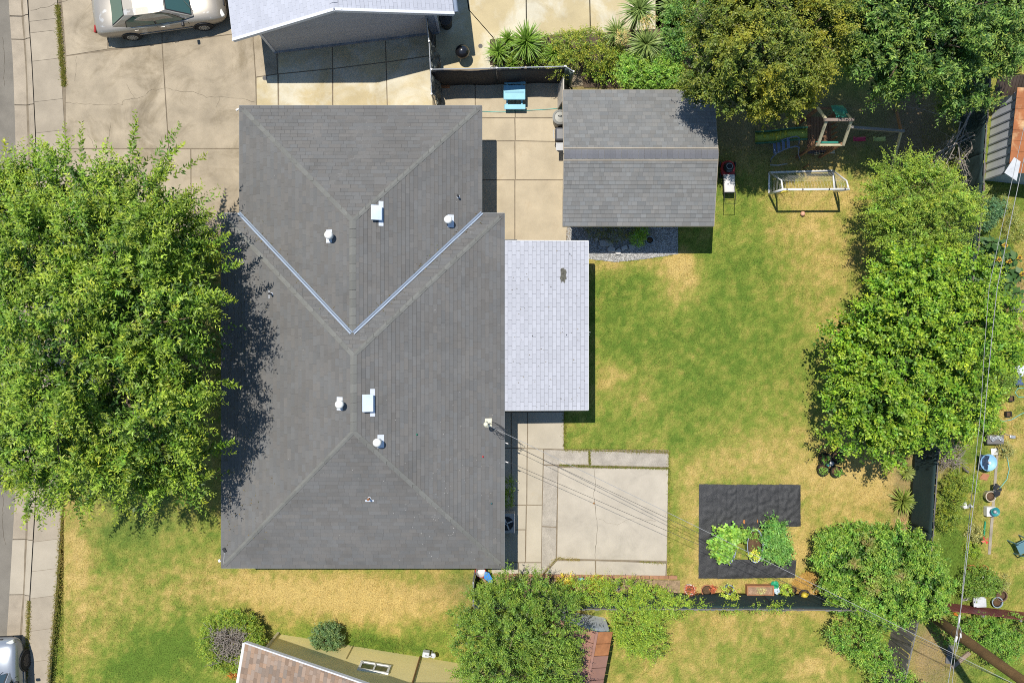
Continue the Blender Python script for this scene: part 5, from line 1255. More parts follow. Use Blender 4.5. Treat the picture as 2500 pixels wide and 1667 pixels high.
MB().sheet([g0 + Vector((.06, 0, .02)), g1 + Vector((.06, 0, .02)), g1 + Vector((.03, 0, 1.6)), g0 + Vector((.03, 0, 1.6))], 40, 22, crump).build('shade_cloth', m_shade, t, solid=.006)
MB().sheet([g1 + Vector((.04, 0, .1)), g2 + Vector((.04, 0, .1)), g2 + Vector((.0, 0, 1.55)), g1 + Vector((.0, 0, 1.55))], 10, 8, lambda u, v: Vector((.04 * math.sin(u * 9 + v * 5), 0, 0))).build('screen', m_screen_k, t, solid=.006)
tag(MB().box(P(1370, 228, .6) - Vector((.02, 0, 0)), (.04, .85, 1.2), ry=.12).build('board', mat('pale_board', (.50, .46, .40), .8)), 'tall pale board standing against the outbuilding corner', 'board')
tag(MB().bar(P(1066, 213, .06), P(1098, 212, .06), .1, .09).build('timber', mat('orange_timber', (.36, .15, .06), .8)), 'short orange timber at the foot of the black fence', 'timber')
mf = thing('metal_fence', 'dark red corrugated sheet fence right of the utility pole', 'fence', P(2390, 1485, 0))
m_maroon = mat('maroon_metal', (.20, .055, .055), .6, var=.2, scale=2, piece=.12)
a, b = P(2272, 1466, 0), P(2540, 1499, 0); L = (b - a).length; d = (b - a).normalized(); k = int(L / .24)
for j in range(k):
    p = a + d * (.24 * (j + .5)); hh = 1.05 + random.uniform(-.05, .05); rzf = math.atan2(d.y, d.x)
    mb = MB(); mb.box(p + Vector((0, 0, hh / 2)), (.225, .015, hh), rz=rzf); mb.bar(p + Vector((0, 0, .02)) - d * .10, p + Vector((0, 0, hh)) - d * .10, .03, .04); mb.build('sheet', m_maroon, mf)
for j in range(4): MB().tube([a.lerp(b, j / 3) + Vector((0, -.06, 0)), a.lerp(b, j / 3) + Vector((0, -.06, 1.05))], .04, 8).build('post', m_plank, mf)

# ================================================================== CARS
def car(label, loc, rz, paint, H=1., wheel_r=.31, rimcol=(.5, .5, .5), scaleL=1., W=1., tint=(.035, .085, .07), cat='car', name='parked_car', hood=0.):
    t = thing(name, label, cat, loc, rz, world=False)
    S = [(-2.56, .58, .42, .60, .62), (-2.52, .76, .34, .74, .80), (-2.35, .84, .25, .86, .93), (-1.9, .875, .2, .91, .985), (-1.4, .885, .2, .92, 1.0), (-.8, .89, .2, .915, .96), (0, .89, .2, .905, .95), (.7, .89, .2, .89, .95),
         (1.05, .885, .2, .87, .965), (1.5, .88, .2, .82, .915), (1.95, .85, .22, .74, .83), (2.2, .78, .27, .64, .72), (2.31, .66, .36, .55, .60), (2.34, .5, .42, .5, .53)]
    v = []; n = 13
    for x, hw, zl, zs, zt in S:
        if hood and x > .9: zs += hood; zt += hood
        half = [(hw * .86, zl), (hw * .985, zl + .10), (hw * 1.005, (zl + zs) / 2 + .02), (hw * .985, zs - .05), (hw * .90, zs + .012), (hw * .5, zt), (0, zt + .012)]
        pts = [(-y, z) for y, z in half] + [(y, z) for y, z in reversed(half[:-1])]
        v += [(x * scaleL, y * W, z * H if z > .25 else z) for y, z in pts]
    f = [(i * n + k, i * n + k + 1, (i + 1) * n + k + 1, (i + 1) * n + k) for i in range(len(S) - 1) for k in range(n - 1)]
    f += [(i * n, (i + 1) * n, (i + 1) * n + n - 1, i * n + n - 1) for i in range(len(S) - 1)]
    f += [tuple(range(n - 1, -1, -1)), tuple(range((len(S) - 1) * n, len(S) * n))]
    f = [tuple(reversed(q)) for q in f]
    body = MB().add(v, f).build('body', paint, t, smooth=True, sub=1)
    # cabin: belt ring to roof ring
    bz, rzf = .93 * H, 1.40 * H
    belt = [(-1.80, .70), (-1.0, .80), (.0, .805), (.75, .795), (1.22, .70)]
    roof = [(-1.12, .53), (-.75, .585), (-.2, .60), (.15, .585), (.36, .52)]
    rz_ = [1.385 * H, 1.425 * H, 1.44 * H, 1.425 * H, 1.395 * H]
    cv = []; m_ = 5
    for k in range(m_):
        bx, by = belt[k]; rx_, ry_ = roof[k]
        cv += [(bx * scaleL, by * W, bz), ((bx * .35 + rx_ * .65) * scaleL, (by * .40 + ry_ * .60) * W + .02, bz * .40 + rz_[k] * .60), (rx_ * scaleL, ry_ * W, rz_[k] - .03), (rx_ * scaleL, ry_ * .6 * W, rz_[k] + .005), (rx_ * scaleL, 0, rz_[k] + .015)]
    nv = len(cv); cv += [(x, -y, z) for x, y, z in cv]
    cf = []
    for k in range(m_ - 1):
        for j in range(4):
            q = (k * 5 + j, k * 5 + j + 1, (k + 1) * 5 + j + 1, (k + 1) * 5 + j); cf.append(tuple(reversed(q))); cf.append(tuple(i + nv for i in q))
    for k in (0, m_ - 1):
        for j in range(4):
            q = (k * 5 + j, k * 5 + j + 1, nv + k * 5 + j + 1, nv + k * 5 + j); cf.append(q if k == 0 else tuple(reversed(q)))
    MB().add(cv, cf).build('cabin', paint, t, smooth=False, bevel=.06)
    gl = mat('car_glass_%d' % int(tint[0] * 999), tint, .06, var=.0, fine=0, spec=1.0, coat=.5)
    trim = mat('black_trim', (.02, .02, .022), .5, var=0)
    def lerp(a, b, s): return Vector(a) * (1 - s) + Vector(b) * s
    def pane(nm, q, off, mm=None):
        q = [Vector(p) for p in q]; nrm = (q[1] - q[0]).cross(q[3] - q[0]).normalized()
        if nrm.dot(off) < 0: nrm = -nrm
        c = sum(q, Vector()) / len(q)
        fr = MB().add([c + (p - c) * 1.07 + nrm * .006 for p in q], [tuple(range(len(q)))]).build(nm + '_seal', trim, t)
        o = MB().add([p + nrm * .012 for p in q], [tuple(range(len(q)))]).build(nm, mm or gl, t); fr.parent = o
    C_ = lambda k, j, s=1: Vector((cv[k * 5 + j][0], s * cv[k * 5 + j][1], cv[k * 5 + j][2]))
    fA, fB = .08, .94
    pane('windshield', [lerp(C_(4, 0), C_(4, 2), fA) * 1.0 + Vector((0, -.06, 0)), lerp(C_(4, 0, -1), C_(4, 2, -1), fA) + Vector((0, .06, 0)), lerp(C_(4, 0, -1), C_(4, 2, -1), fB) + Vector((0, .05, 0)), lerp(C_(4, 0), C_(4, 2), fB) + Vector((0, -.05, 0))], Vector((1, 0, .5)))
    pane('rear_window', [lerp(C_(0, 0), C_(0, 2), fA) + Vector((0, -.06, 0)), lerp(C_(0, 0, -1), C_(0, 2, -1), fA) + Vector((0, .06, 0)), lerp(C_(0, 0, -1), C_(0, 2, -1), fB) + Vector((0, .05, 0)), lerp(C_(0, 0), C_(0, 2), fB) + Vector((0, -.05, 0))], Vector((-1, 0, .5)))
    for s_ in (1, -1):
        bl = lambda x: Vector((x * scaleL, s_ * (.805 if -1 < x < .8 else .78) * W, bz + .03)); tl = lambda x: Vector((x * scaleL, s_ * .605 * W, 1.365 * H)); md = lambda x: Vector((x * scaleL, s_ * (.70 * W), 1.21 * H))
        pane('side_window', [bl(-.12), bl(.92), Vector((.50 * scaleL, s_ * .655 * W, 1.28 * H)), tl(.22), tl(-.14)], Vector((0, s_, .3)))
        pane('side_window', [bl(-1.25), bl(-.20), tl(-.20), tl(-.80), Vector((-1.15 * scaleL, s_ * .69 * W, 1.21 * H))], Vector((0, s_, .3)))
        for x in (-1.36, 1.36):
            w = MB(); w.tube([(x * scaleL, s_ * .70 * W, wheel_r), (x * scaleL, s_ * .905 * W, wheel_r)], wheel_r, 22)
            wo = w.build('wheel', mat('tyre_rubber', (.02, .02, .02), .85, var=.1), t, bevel=.02)
            rm = MB(); rm.tube([(x * scaleL, s_ * .89 * W, wheel_r), (x * scaleL, s_ * .915 * W, wheel_r)], wheel_r * .64, 20)
            rm.tube([(x * scaleL, s_ * .91 * W, wheel_r), (x * scaleL, s_ * .925 * W, wheel_r)], wheel_r * .2, 10)
            rm.build('rim', mat('rim_%d' % int(rimcol[0] * 99), rimcol, .45, metal=.4), wo)
            hb = MB()
            for k in range(10):
                a_ = 2 * math.pi * k / 10; hb.box((x * scaleL + math.cos(a_) * wheel_r * .45, s_ * .917 * W, wheel_r + math.sin(a_) * wheel_r * .45), (.05, .006, .03), ry=-a_)
            hb.build('rim_slot', trim, wo)
            ar = MB(); ar.tube([(x * scaleL + math.cos(q) * (wheel_r + .035), s_ * .885 * W, wheel_r + math.sin(q) * (wheel_r + .035)) for q in np.linspace(-.15, math.pi + .15, 16)], .03, 6); ar.build('wheel_arch', trim, t, smooth=True)
        MB().box((2.20 * scaleL, s_ * .60 * W, .63 * H + hood), (.14, .30, .12), rz=-s_ * .35).build('headlight', mat('headlight_glass', (.6, .6, .55), .15, var=.05, spec=.8), t, bevel=.03)
        MB().box((-2.50 * scaleL, s_ * .60 * W, .74 * H), (.08, .28, .14), rz=s_ * .2).build('tail_light', mat('tail_lens', (.30, .02, .015), .2, var=.05), t, bevel=.02)
        MB().box((.82 * scaleL, s_ * .96 * W, .98 * H), (.10, .17, .12)).build('mirror', trim, t, bevel=.03)
        for x in (.02, -.95): MB().box((x * scaleL, s_ * .893 * W, .82 * H), (.16, .025, .035)).build('door_handle', paint, t, bevel=.008)
        for x in (.98, -.16): MB().bar((x * scaleL, s_ * .894 * W, .30), (x * scaleL, s_ * .86 * W, .90 * H), .012, .012).build('door_seam', trim, t)
        MB().bar((-1.0 * scaleL, s_ * .90 * W, .48 * H), (1.0 * scaleL, s_ * .90 * W, .48 * H), .02, .05).build('side_moulding', paint, t)
    MB().box((2.30 * scaleL, 0, .42 * H + hood * .5), (.10, 1.1 * W, .10)).build('bumper_strip', trim, t, bevel=.02)
    MB().box((2.29 * scaleL, 0, .58 * H + hood), (.08, .62 * W, .09), ry=.3).build('grille', trim, t, bevel=.02)
    for s_ in (0, 1):
        MB().bar((1.24 * scaleL, .1 + .5 * s_ - .6, .985 * H), (1.0 * scaleL, .45 + .5 * s_ - .6, 1.075 * H), .015, .012).build('wiper', trim, t)
    return t
m_gold = mat('silver_gold_paint', (.36, .325, .275), .36, var=.03, fine=.02, metal=.4, coat=.3, col2=(.50, .485, .455), blend=(.60, .64))
car('champagne silver four door sedan parked on the driveway', (-13.08, 12.53, .035), math.radians(7.8), m_gold, rimcol=(.42, .41, .38))
m_silver = mat('light_silver_paint', (.30, .325, .36), .3, var=.02, fine=.02, metal=.45, coat=.5)
car('pale silver car parked at the kerb in the lower left corner', (-19.20, -13.44, -.09), math.radians(93), m_silver, H=1.14, wheel_r=.35, rimcol=(.06, .06, .065), W=1.02, tint=(.03, .05, .06), hood=.05)

# ================================================================== BACK LAWN THINGS
def tarp_table():
    c = P(1257, 226, 0); t = thing('picnic_table', 'light blue plastic childrens picnic table beside the black fence', 'table', c)
    m = mat('light_blue_plastic', (.22, .48, .58), .5, var=.06, scale=4, fine=.06)
    q = P(1256, 226, .5)
    MB().box(q, (.82, .56, .05)).build('table_top', m, t, bevel=.03)
    MB().box(q + Vector((0, 0, .027)), (.70, .05, .006)).build('parting_strip', mat('blue_plastic_line', (.15, .36, .45), .5), t)
    for dy in (-.48, .48): MB().box((q.x + .02, q.y + dy, .28), (.80, .20, .045)).build('bench_seat', m, t, bevel=.03)
    for dx in (-.28, .28):
        mb = MB(); mb.bar((q.x + dx, q.y - .44, .02), (q.x + dx, q.y + .02, .48), .06, .12); mb.bar((q.x + dx, q.y + .44, .02), (q.x + dx, q.y - .02, .48), .06, .12); mb.bar((q.x + dx, q.y - .5, .24), (q.x + dx, q.y + .5, .24), .06, .06); mb.build('trestle', m, t)
tarp_table()
# trash can, small bucket and grill by the outbuilding
def can(label, px, py, r, h, m, lid=True, name='trash_can', cat='bin', z=.035):
    c = P(px, py, 0) + Vector((0, 0, z)); t = thing(name, label, cat, c)
    MB().lathe([(r * .85, 0), (r * .92, h * .5), (r, h), (r * .96, h), (r * .8, .04), (.0, .04)], c, 20).build('can_body', m, t, smooth=True)
    if lid:
        MB().lathe([(r * 1.06, h - .03), (r * 1.07, h + .02), (r * .8, h + .05), (r * .75, h + .035), (.001, h + .05)], c, 20).build('lid', m, t, smooth=False)
        MB().tube([c + Vector((-.07, .03, h + .07)), c + Vector((-.03, .03, h + .13)), c + Vector((.03, .03, h + .13)), c + Vector((.07, .03, h + .07))], .012, 6).build('lid_handle', m_dark, t)
    return t
m_can = mat('dull_grey_metal', (.24, .235, .21), .55, var=.15, metal=.3)
can('grey lidded trash can at the outbuilding wall', 1364, 300, .26, .72, m_can)
can('small dark can between trash can and grill', 1370, 321, .15, .4, m_dark, lid=False)
t = thing('grill', 'black barbecue grill beside the outbuilding', 'grill', P(1363, 345, .035))
b = P(1366, 343, 0); mb = MB()
MB().box((b.x, b.y, .72), (.42, .5, .26)).build('firebox', m_dark, t, bevel=.05)
MB().box((b.x - .01, b.y, .90), (.40, .48, .14)).build('lid', mat('grill_lid', (.07, .07, .075), .35, spec=.6), t, bevel=.06)
MB().tube([(b.x - .22, b.y - .15, .92), (b.x - .27, b.y - .15, .92), (b.x - .27, b.y + .15, .92), (b.x - .22, b.y + .15, .92)], .012, 6).build('lid_handle', m_pipe, t)
MB().box((b.x, b.y - .42, .76), (.36, .3, .03)).build('side_shelf', mat('grey_shelf', (.42, .42, .42), .5), t, bevel=.01)
for x in (-.17, .17):
    for y in (-.22, .22): MB().tube([(b.x + x, b.y + y, .035), (b.x + x, b.y + y, .62)], .018, 6).build('leg', m_dark, t)
tag(MB().tube([P(1170, 272, .05), P(1220, 274, .05), P(1290, 270, .05), P(1340, 267, .05), P(1372, 264, .05)], .014, 8).build('garden_hose', mat('teal_hose', (.16, .42, .36), .5), smooth=True), 'thin teal hose across the side yard paving', 'hose')

# lawn mower
t = thing('lawn_mower', 'red and white push mower beside the outbuilding', 'lawn mower', P(1778, 425, 0))
dk = P(1777, 414, .2); m_red = mat('mower_red', (.42, .03, .025), .4, var=.08, coat=.2)
MB().prism([(dk.x + x, dk.y + y, 0) for x, y in ((-.24, -.22), (.24, -.22), (.28, .05), (.22, .26), (.08, .33), (-.08, .33), (-.22, .26), (-.28, .05))], .10, .24).build('deck', m_red, t, bevel=.03)
eng = MB().lathe([(.19, .24), (.19, .34), (.15, .42), (.05, .44), (.001, .44)], (dk.x, dk.y + .06, 0), 16).build('engine', m_dark, t, smooth=True)
MB().box((dk.x, dk.y - .06, .36), (.2, .14, .1)).build('engine_cover', mat('engine_grey', (.12, .12, .125), .5), eng, bevel=.03)
MB().tube([(dk.x + .11 * math.cos(a_), dk.y + .07 + .11 * math.sin(a_), .445) for a_ in np.linspace(0, 6.28, 15)], .012, 6).build('starter_ring', m_pipe, eng)
bg_ = P(1780, 449, .35); MB().sheet([(bg_.x - .20, bg_.y - .34, .45), (bg_.x + .20, bg_.y - .34, .45), (bg_.x + .21, bg_.y + .34, .34), (bg_.x - .21, bg_.y + .34, .34)], 8, 10, lambda u, v: Vector((0, 0, .06 * math.sin(u * math.pi)))).build('bag_top', mat('pale_bag', (.60, .58, .56), .8, var=.06), t, smooth=True, solid=.02)
MB().box((bg_.x, bg_.y - .02, .25), (.38, .62, .26)).build('bag', mat('grey_bag', (.10, .10, .105), .8), t, bevel=.04)
for x, y in ((-.29, .22), (.29, .22), (-.27, -.20), (.27, -.20)):
    MB().tube([(dk.x + x - .02, dk.y + y, .1), (dk.x + x + .03, dk.y + y, .1)], .1, 14).build('wheel', m_dark, t)
h0, h1 = P(1768, 470, .55), P(1770, 497, .92); h2, h3 = P(1797, 497, .92), P(1795, 470, .55)
MB().tube([(dk.x - .2, dk.y - .2, .2), h0, h1, h2, h3, (dk.x + .2, dk.y - .2, .2)], .013, 6).build('handle', m_dark, t)
MB().tube([h0, h3], .01, 6).build('handle_brace', m_dark, t)

# goal and ball
t = thing('soccer_goal', 'white pipe soccer goal with net on the dry grass', 'goal', P(1955, 450, 0))
m_pvc = mat('white_pvc', (.72, .71, .70), .45, var=.04)
A, B = P(1877, 474, .03), P(2037, 468, .03); At, Bt = P(1911, 463, 1.7), P(2072, 462, 1.7); K1, K2 = P(1908, 441, 1.45), P(2067, 442, 1.45); G1, G2 = P(1878, 421, .03), P(2034, 417, .03)
MB().tube([At, Bt], .042, 10).build('crossbar', m_pvc, t, smooth=True)
for p, q in ((A, At), (B, Bt)): MB().tube([p, q], .042, 10).build('post', m_pvc, t, smooth=True)
for p, k, g in ((At, K1, G1), (Bt, K2, G2)): MB().tube([p, p.lerp(k, .8), k, k.lerp(g, .3), g], .03, 8).build('back_stay', m_pvc, t, smooth=True)
MB().tube([G1, G2], .036, 10).build('ground_bar', m_pvc, t, smooth=True)
for p, q in ((A, G1), (B, G2)): MB().tube([p, q], .036, 10).build('ground_bar', m_pvc, t, smooth=True)
for k in (.06, .3, .7, .94):
    q = At.lerp(Bt, k); MB().tube([q - (Bt - At).normalized() * .02, q + (Bt - At).normalized() * .02], .047, 10).build('net_tie', m_dark, t)
net = MB(); n = 20
for i in range(n + 1):
    u = i / n; p, q, r = At.lerp(Bt, u), K1.lerp(K2, u), G1.lerp(G2, u); sg = Vector((0, 0, -.05 * math.sin(u * math.pi)))
    net.tube([p, q + sg, q.lerp(r, .5) + sg * 2, r], .0018, 3)
for j in range(12):
    s_ = j / 11; f = lambda u: (K1.lerp(K2, u)).lerp(G1.lerp(G2, u), s_) + Vector((0, 0, -.08 * math.sin(u * math.pi) * (1 - s_)))
    net.tube([f(k / 8) for k in range(9)], .0018, 3)
for p, k, g in ((At, K1, G1), (Bt, K2, G2)):
    base_ = A if p is At else B
    for j in range(9): net.tube([p.lerp(base_, j / 9), k.lerp(g, j / 9)], .0018, 3)
net.build('net', mat('net_cord', (.55, .55, .55), .8), t)
bl = MB().lathe([(.001, -.09)] + [(.09 * math.cos(a_), .09 * math.sin(a_)) for a_ in np.linspace(-1.4, 1.4, 9)] + [(.001, .09)], P(1960, 522, .09), 14).build('ball', mat('peach_ball', (.62, .33, .22), .5, var=.2, scale=9), smooth=True)
tag(bl, 'small peach coloured ball on the grass in front of the goal', 'ball')
tag(MB().tube([P(1905, 472, .03), P(1912, 468, .04), P(1920, 467, .04), P(1927, 464, .03)], .03, 6).build('yellow_strap', mat('yellow_strap', (.6, .48, .05), .6)), 'bright yellow strap lying under the goal crossbar', 'strap')

# playset
t = thing('playset', 'wooden play tower with yellow green slide, swing beam and teal canopy', 'playset', P(2035, 320, 0))
m_wood = mat('playset_wood', (.20, .105, .055), .85, var=.2, scale=5, fine=.15, piece=.15)
m_pale_w = mat('sun_bleached_wood', (.46, .41, .27), .85, var=.15, scale=6)
m_teal = mat('teal_canvas', (.02, .20, .15), .7, var=.15, scale=3)
X0, X1, YS, YN, YR = 10.86, 11.72, 7.02, 8.25, 7.63
for x in (X0, X1):
    for y in (YS, YN): MB().box((x, y, 1.05), (.09, .09, 2.1)).build('post', m_wood, t)
    MB().bar((x, YR, 2.9), (x + .05 * (1 if x > 11 else .3), YS - .05, 2.08), .09, .06).build('rafter', m_pale_w, t)
    MB().bar((x, YR, 2.9), (x, YN + .05, 2.08), .09, .06).build('rafter', m_pale_w, t)
MB().bar((X0 - .1, YR, 2.93), (X1 + .06, YR, 2.93), .1, .1).build('ridge_beam', mat('grey_brown_beam', (.22, .17, .14), .85), t)
MB().bar((X0 - .05, YS - .04, 2.05), (X1 + .1, YS - .04, 2.05), .07, .08).build('eave_beam', m_pale_w, t)
MB().bar((X0 - .05, YN + .04, 2.05), (X1 + .1, YN + .04, 2.05), .07, .08).build('eave_beam', m_wood, t)
for k in range(8): MB().box((X0 + .05 + k * .11, (YS + YN) / 2, 1.1), (.10, YN - YS, .03)).build('deck_board', m_wood, t)
MB().sheet([(X0 + .38, YR + .12, 2.72), (X1 + .02, YR + .12, 2.72), (X1 + .02, YN + .1, 2.12), (X0 + .45, YN + .1, 2.12)], 10, 8, lambda u, v: Vector((0, 0, .05 + .05 * math.sin(u * 4 + v * 6)))).build('canopy', m_teal, t, smooth=True, solid=.01)
MB().bar((X0 + .05, YS + .12, 1.75), (X1 - .02, YS + .12, 1.75), .06, .16).build('front_rail', m_teal, t)
for k in range(6): MB().bar((X0 + .1 + k * .13, YS + .02, 1.15), (X0 + .1 + k * .13, YS + .02, 1.7), .06, .02).build('baluster', m_wood, t)
for k in range(6): MB().bar((X1 - .02, YS + .15 + k * .19, 1.15), (X1 - .02, YS + .15 + k * .19, 1.7), .02, .1).build('baluster', m_wood, t)
def slide_sec(u): return Vector((X0 - .02 - 1.62 * u, 7.62 + .10 * u, 1.16 - 1.0 * u + .12 * math.sin(u * math.pi * 2) * .6))
m_lime = mat('lime_plastic', (.33, .38, .06), .5, var=.1, scale=4); m_dkgreen = mat('dark_green_plastic', (.03, .12, .07), .5)
a = [slide_sec(k / 12) for k in range(13)]
bed_ = MB(); v = []
for p in a: v += [p + Vector((0, -.19, .0)), p + Vector((0, .19, 0))]
bed_.add(v, [(2 * i, 2 * i + 1, 2 * i + 3, 2 * i + 2) for i in range(12)]); sl_ = bed_.build('slide', m_lime, t, smooth=True, solid=.02)
for s_ in (-1, 1): MB().tube([p + Vector((0, s_ * .215, .05)) for p in a], .035, 8).build('slide_rim', m_dkgreen, sl_, smooth=True)
lv = MB()
for k in range(26):
    q = slide_sec(random.gauss(.62, .1)); lv.add([q + Vector((random.uniform(-.12, .12) + dx, random.gauss(.05, .08) + dy, .03)) for dx, dy in ((0, 0), (.05, .02), (.02, .05))], [(0, 1, 2)])
lo = lv.build('fallen_leaves', mat('yellow_fallen_leaf', (.5, .42, .03), .7), sl_); lo['kind'] = 'stuff'
MB().bar(P(2072, 311, 2.25), P(2207, 321, 2.25), .09, .12).build('swing_beam', mat('grey_swing_beam', (.24, .22, .20), .85), t)
ap = P(2200, 321, 2.22)
MB().bar(ap, P(2175, 420, 0), .08, .08).build('swing_leg', m_pale_w, t); MB().bar(ap, P(2188, 268, 0), .08, .08).build('swing_leg', m_wood, t)
for px_, cc, nm in ((2097, (.45, .03, .09), 'red'), (2146, (.42, .46, .14), 'lime')):
    s_ = P(px_, 340, .45); mm = mat(nm + '_swing_plastic', cc, .5)
    sw = MB().sheet([s_ + Vector((-.23, -.08, .05)), s_ + Vector((.23, -.08, .05)), s_ + Vector((.23, .08, .05)), s_ + Vector((-.23, .08, .05))], 8, 2, lambda u, v: Vector((0, 0, -.07 * math.sin(u * math.pi)))).build('swing_seat', mm, t, smooth=True, solid=.02)
    for dx in (-.22, .22): MB().tube([s_ + Vector((dx, 0, .05)), Vector((s_.x + dx, 7.52, 2.2))], .009, 5).build('swing_rope', m_dark, sw)
MB().box(P(2005, 366, .5), (1.02, .30, .04)).build('lower_bench', mat('dark_bench_wood', (.085, .07, .07), .8), t)
for k in range(2): MB().bar(P(1988, 377 - k * 2, .55), P(2038, 369 + k * 4, .55), .05, .03).build('lower_plank', m_pale_w, t)
for x, y in ((1972, 362), (2038, 362), (1985, 380), (1962, 410)): MB().tube([P(x, y, 0), P(x, y, 0) + Vector((0, 0, .55))], .03, 6).build('lower_post', m_wood, t)
t = thing('step_ladder', 'curved blue grey plastic step ladder in front of the slide', 'ladder', P(1915, 370, 0))
m_bl = mat('blue_grey_plastic', (.15, .19, .28), .5, var=.1)
for q in ([(1879, 353, .15), (1900, 345, .6), (1925, 337, .95), (1945, 333, 1.15), (1951, 337, 1.15), (1951, 350, .9), (1948, 358, .5)], [(1881, 396, .02), (1884, 386, .35), (1897, 374, .6), (1920, 363, .85), (1943, 357, 1.05), (1951, 360, 1.05), (1949, 376, .6), (1953, 391, .03)]):
    MB().tube([P(*p) for p in q], .022, 8).build('rail', m_bl, t, smooth=True)
for x, y0, y1, z in ((1891, 350, 376, .45), (1901, 346, 371, .62), (1912, 342, 366, .78), (1924, 338, 361, .92)): MB().bar(P(x, y0, z), P(x + 1, y1, z), .11, .03).build('tread', m_bl, t)
MB().tube([P(1880, 403, .03), P(1900, 404, .03), P(1922, 400, .03)], .025, 8).build('foot_bar', mat('pale_pipe', (.4, .4, .36), .6), t, smooth=True)

# landscape fabric, tanks, grow bags
t = thing('landscape_fabric', 'black weed fabric laid in strips on the dry lawn', 'weed fabric', P(1820, 1300, 0))
m_fab = mat('black_fabric', (.030, .030, .031), .55, var=.2, scale=5, fine=.25, fscale=60, spec=.5, bump=.8, bscale=38)
FN = VNoise(9)
def fabric(quad, nu, nv, k=0):
    def fn(u, v):
        a = float(FN(np.array([u * nu * .5 + k * 7]), np.array([v * nv * .5]), 1., 3)[0]); e = min(u, 1 - u, v, 1 - v)
        return Vector((random.uniform(-.006, .006), random.uniform(-.006, .006), .012 + .085 * max(0, a - .35) * min(1, e * 10)))
    MB().sheet([P(x, y, .0) + Vector((0, 0, .012 + .004 * (k % 3))) for x, y in quad], nu, nv, fn).build('fabric_strip', m_fab, t, smooth=True)
fabric([(1705, 1411), (1753, 1411), (1753, 1181), (1706, 1181)], 12, 50, 0)
for k, (x0, x1, yb) in enumerate(((1751, 1801, 1288), (1799, 1851, 1291), (1849, 1903, 1290), (1901, 1954, 1286))): fabric([(x0, yb), (x1, yb - 2), (x1, 1183), (x0, 1181)], 16, 30, k + 1)
fabric([(1751, 1412), (1940, 1409), (1944, 1366), (1751, 1364)], 50, 14, 6)
m_tank = mat('galvanised_tank', (.36, .42, .50), .4, metal=.5, var=.08); m_soil = mat('planter_soil', (.10, .058, .03), .95, var=.35, scale=8, fine=.3)
def tank(label, px, py, rx, ry, h=.42):
    c = P(px, py, 0); t = thing('planter', label, 'planter', c, group='oval metal planters on the weed fabric')
    MB().lathe([(.96, .03), (1, .05), (1, h), (1.05, h + .01), (1.05, h + .025), (.95, h + .02), (.95, h - .1), (.001, h - .1)], c, 28, rx, ry).build('tank', m_tank, t, smooth=True)
    MB().lathe([(.94, h - .098), (.6, h - .06), (.001, h - .05)], c, 24, rx, ry).build('soil', m_soil, t, smooth=True); return c
tank('left oval metal planter overflowing with squash leaves', 1770, 1328, .30, .62); tank('middle oval metal planter with mostly bare soil', 1836, 1325, .30, .62); tank('right oval metal planter with bushy vegetables', 1893, 1327, .30, .62)
PV = ((.06, .14, .015), (.12, .22, .03), (.24, .32, .06))
plant('squash_plant', 'broad leaved squash plant spilling from the left planter', 'plant', P(1768, 1330, .3), [lb(1764, 1320, .55, 24, 22, .22), lb(1762, 1350, .5, 20, 16, .2), lb(1798, 1309, .5, 20, 9, .15), lb(1788, 1300, .6, 12, 12, .2)], 230, (.15, .32), 6, .13, .12, PV, trunk=.02, young=.5, up=.6, tname='stem', crown='leaves')
plant('vegetable_plant', 'bushy green vegetable plant filling the right planter', 'plant', P(1893, 1325, .3), [lb(1887, 1312, .6, 24, 22, .26), lb(1902, 1338, .55, 24, 22, .24), lb(1876, 1346, .5, 18, 12, .2), lb(1888, 1285, .55, 18, 12, .25), lb(1908, 1358, .45, 18, 10, .18)], 360, (.2, .4), 12, .10, .045, ((.045, .12, .02), (.09, .19, .035), (.19, .28, .06)), trunk=.02, young=.5, up=.5, tname='stem', crown='leaves')
plant('seedling', 'small yellow seedling at the near end of the middle planter', 'plant', P(1840, 1355, .3), [lb(1842, 1355, .45, 12, 9, .08)], 50, (.08, .16), 6, .06, .04, ((.2, .24, .03), (.3, .32, .04), (.4, .4, .06)), trunk=.008, tname='stem', crown='leaves')
plant('seedling', 'thin green seedlings at the far end of the middle planter', 'plant', P(1834, 1305, .3), [lb(1834, 1302, .45, 14, 10, .1)], 45, (.1, .2), 7, .06, .03, PV, trunk=.008, tname='stem', crown='leaves')
for px, py, nm in ((1816, 1273, 'largest orange leaf litter patch on the weed fabric'), (1849, 1272, 'small orange leaf litter patch on the weed fabric')):
    o = blotch(None, px, py, .055, .045 if px < 1830 else .025, .08, mat('orange_litter', (.42, .17, .05), .8, var=.3, scale=20), 'leaf_litter', 12, px); o.location.z = .02; tag(o, nm, 'leaf litter')
for k, (px, py, w) in enumerate(((2009, 1116, 'upper left'), (2038, 1114, 'upper right'), (2004, 1144, 'lower left'), (2036, 1148, 'lower right'))):
    c = P(px, py, 0); t = thing('grow_bag', 'black fabric grow bag, %s of the four on the dry lawn' % w, 'grow bag', c, group='black fabric grow bags')
    MB().lathe([(.19, .0), (.215, .1), (.22, .26), (.235, .27), (.20, .25), (.19, .2), (.001, .2)], c, 16, 1., .92, k).build('bag', mat('black_felt', (.022, .021, .02), .9, var=.2), t, smooth=True)
    MB().lathe([(.19, .202), (.1, .225), (.001, .23)], c, 14).build('soil', m_soil, t, smooth=True)
    B_, D_, L_s = lobe_shoots([(c.x + (.05 if k % 2 else -.02), c.y - .03, .28, .13, .11, .08)], 26, (.06, .14)); V, C = shoots(B_, D_, L_s, 6, .05, .025, PV); leaf_object('sprout', V, C, t)['kind'] = 'stuff'
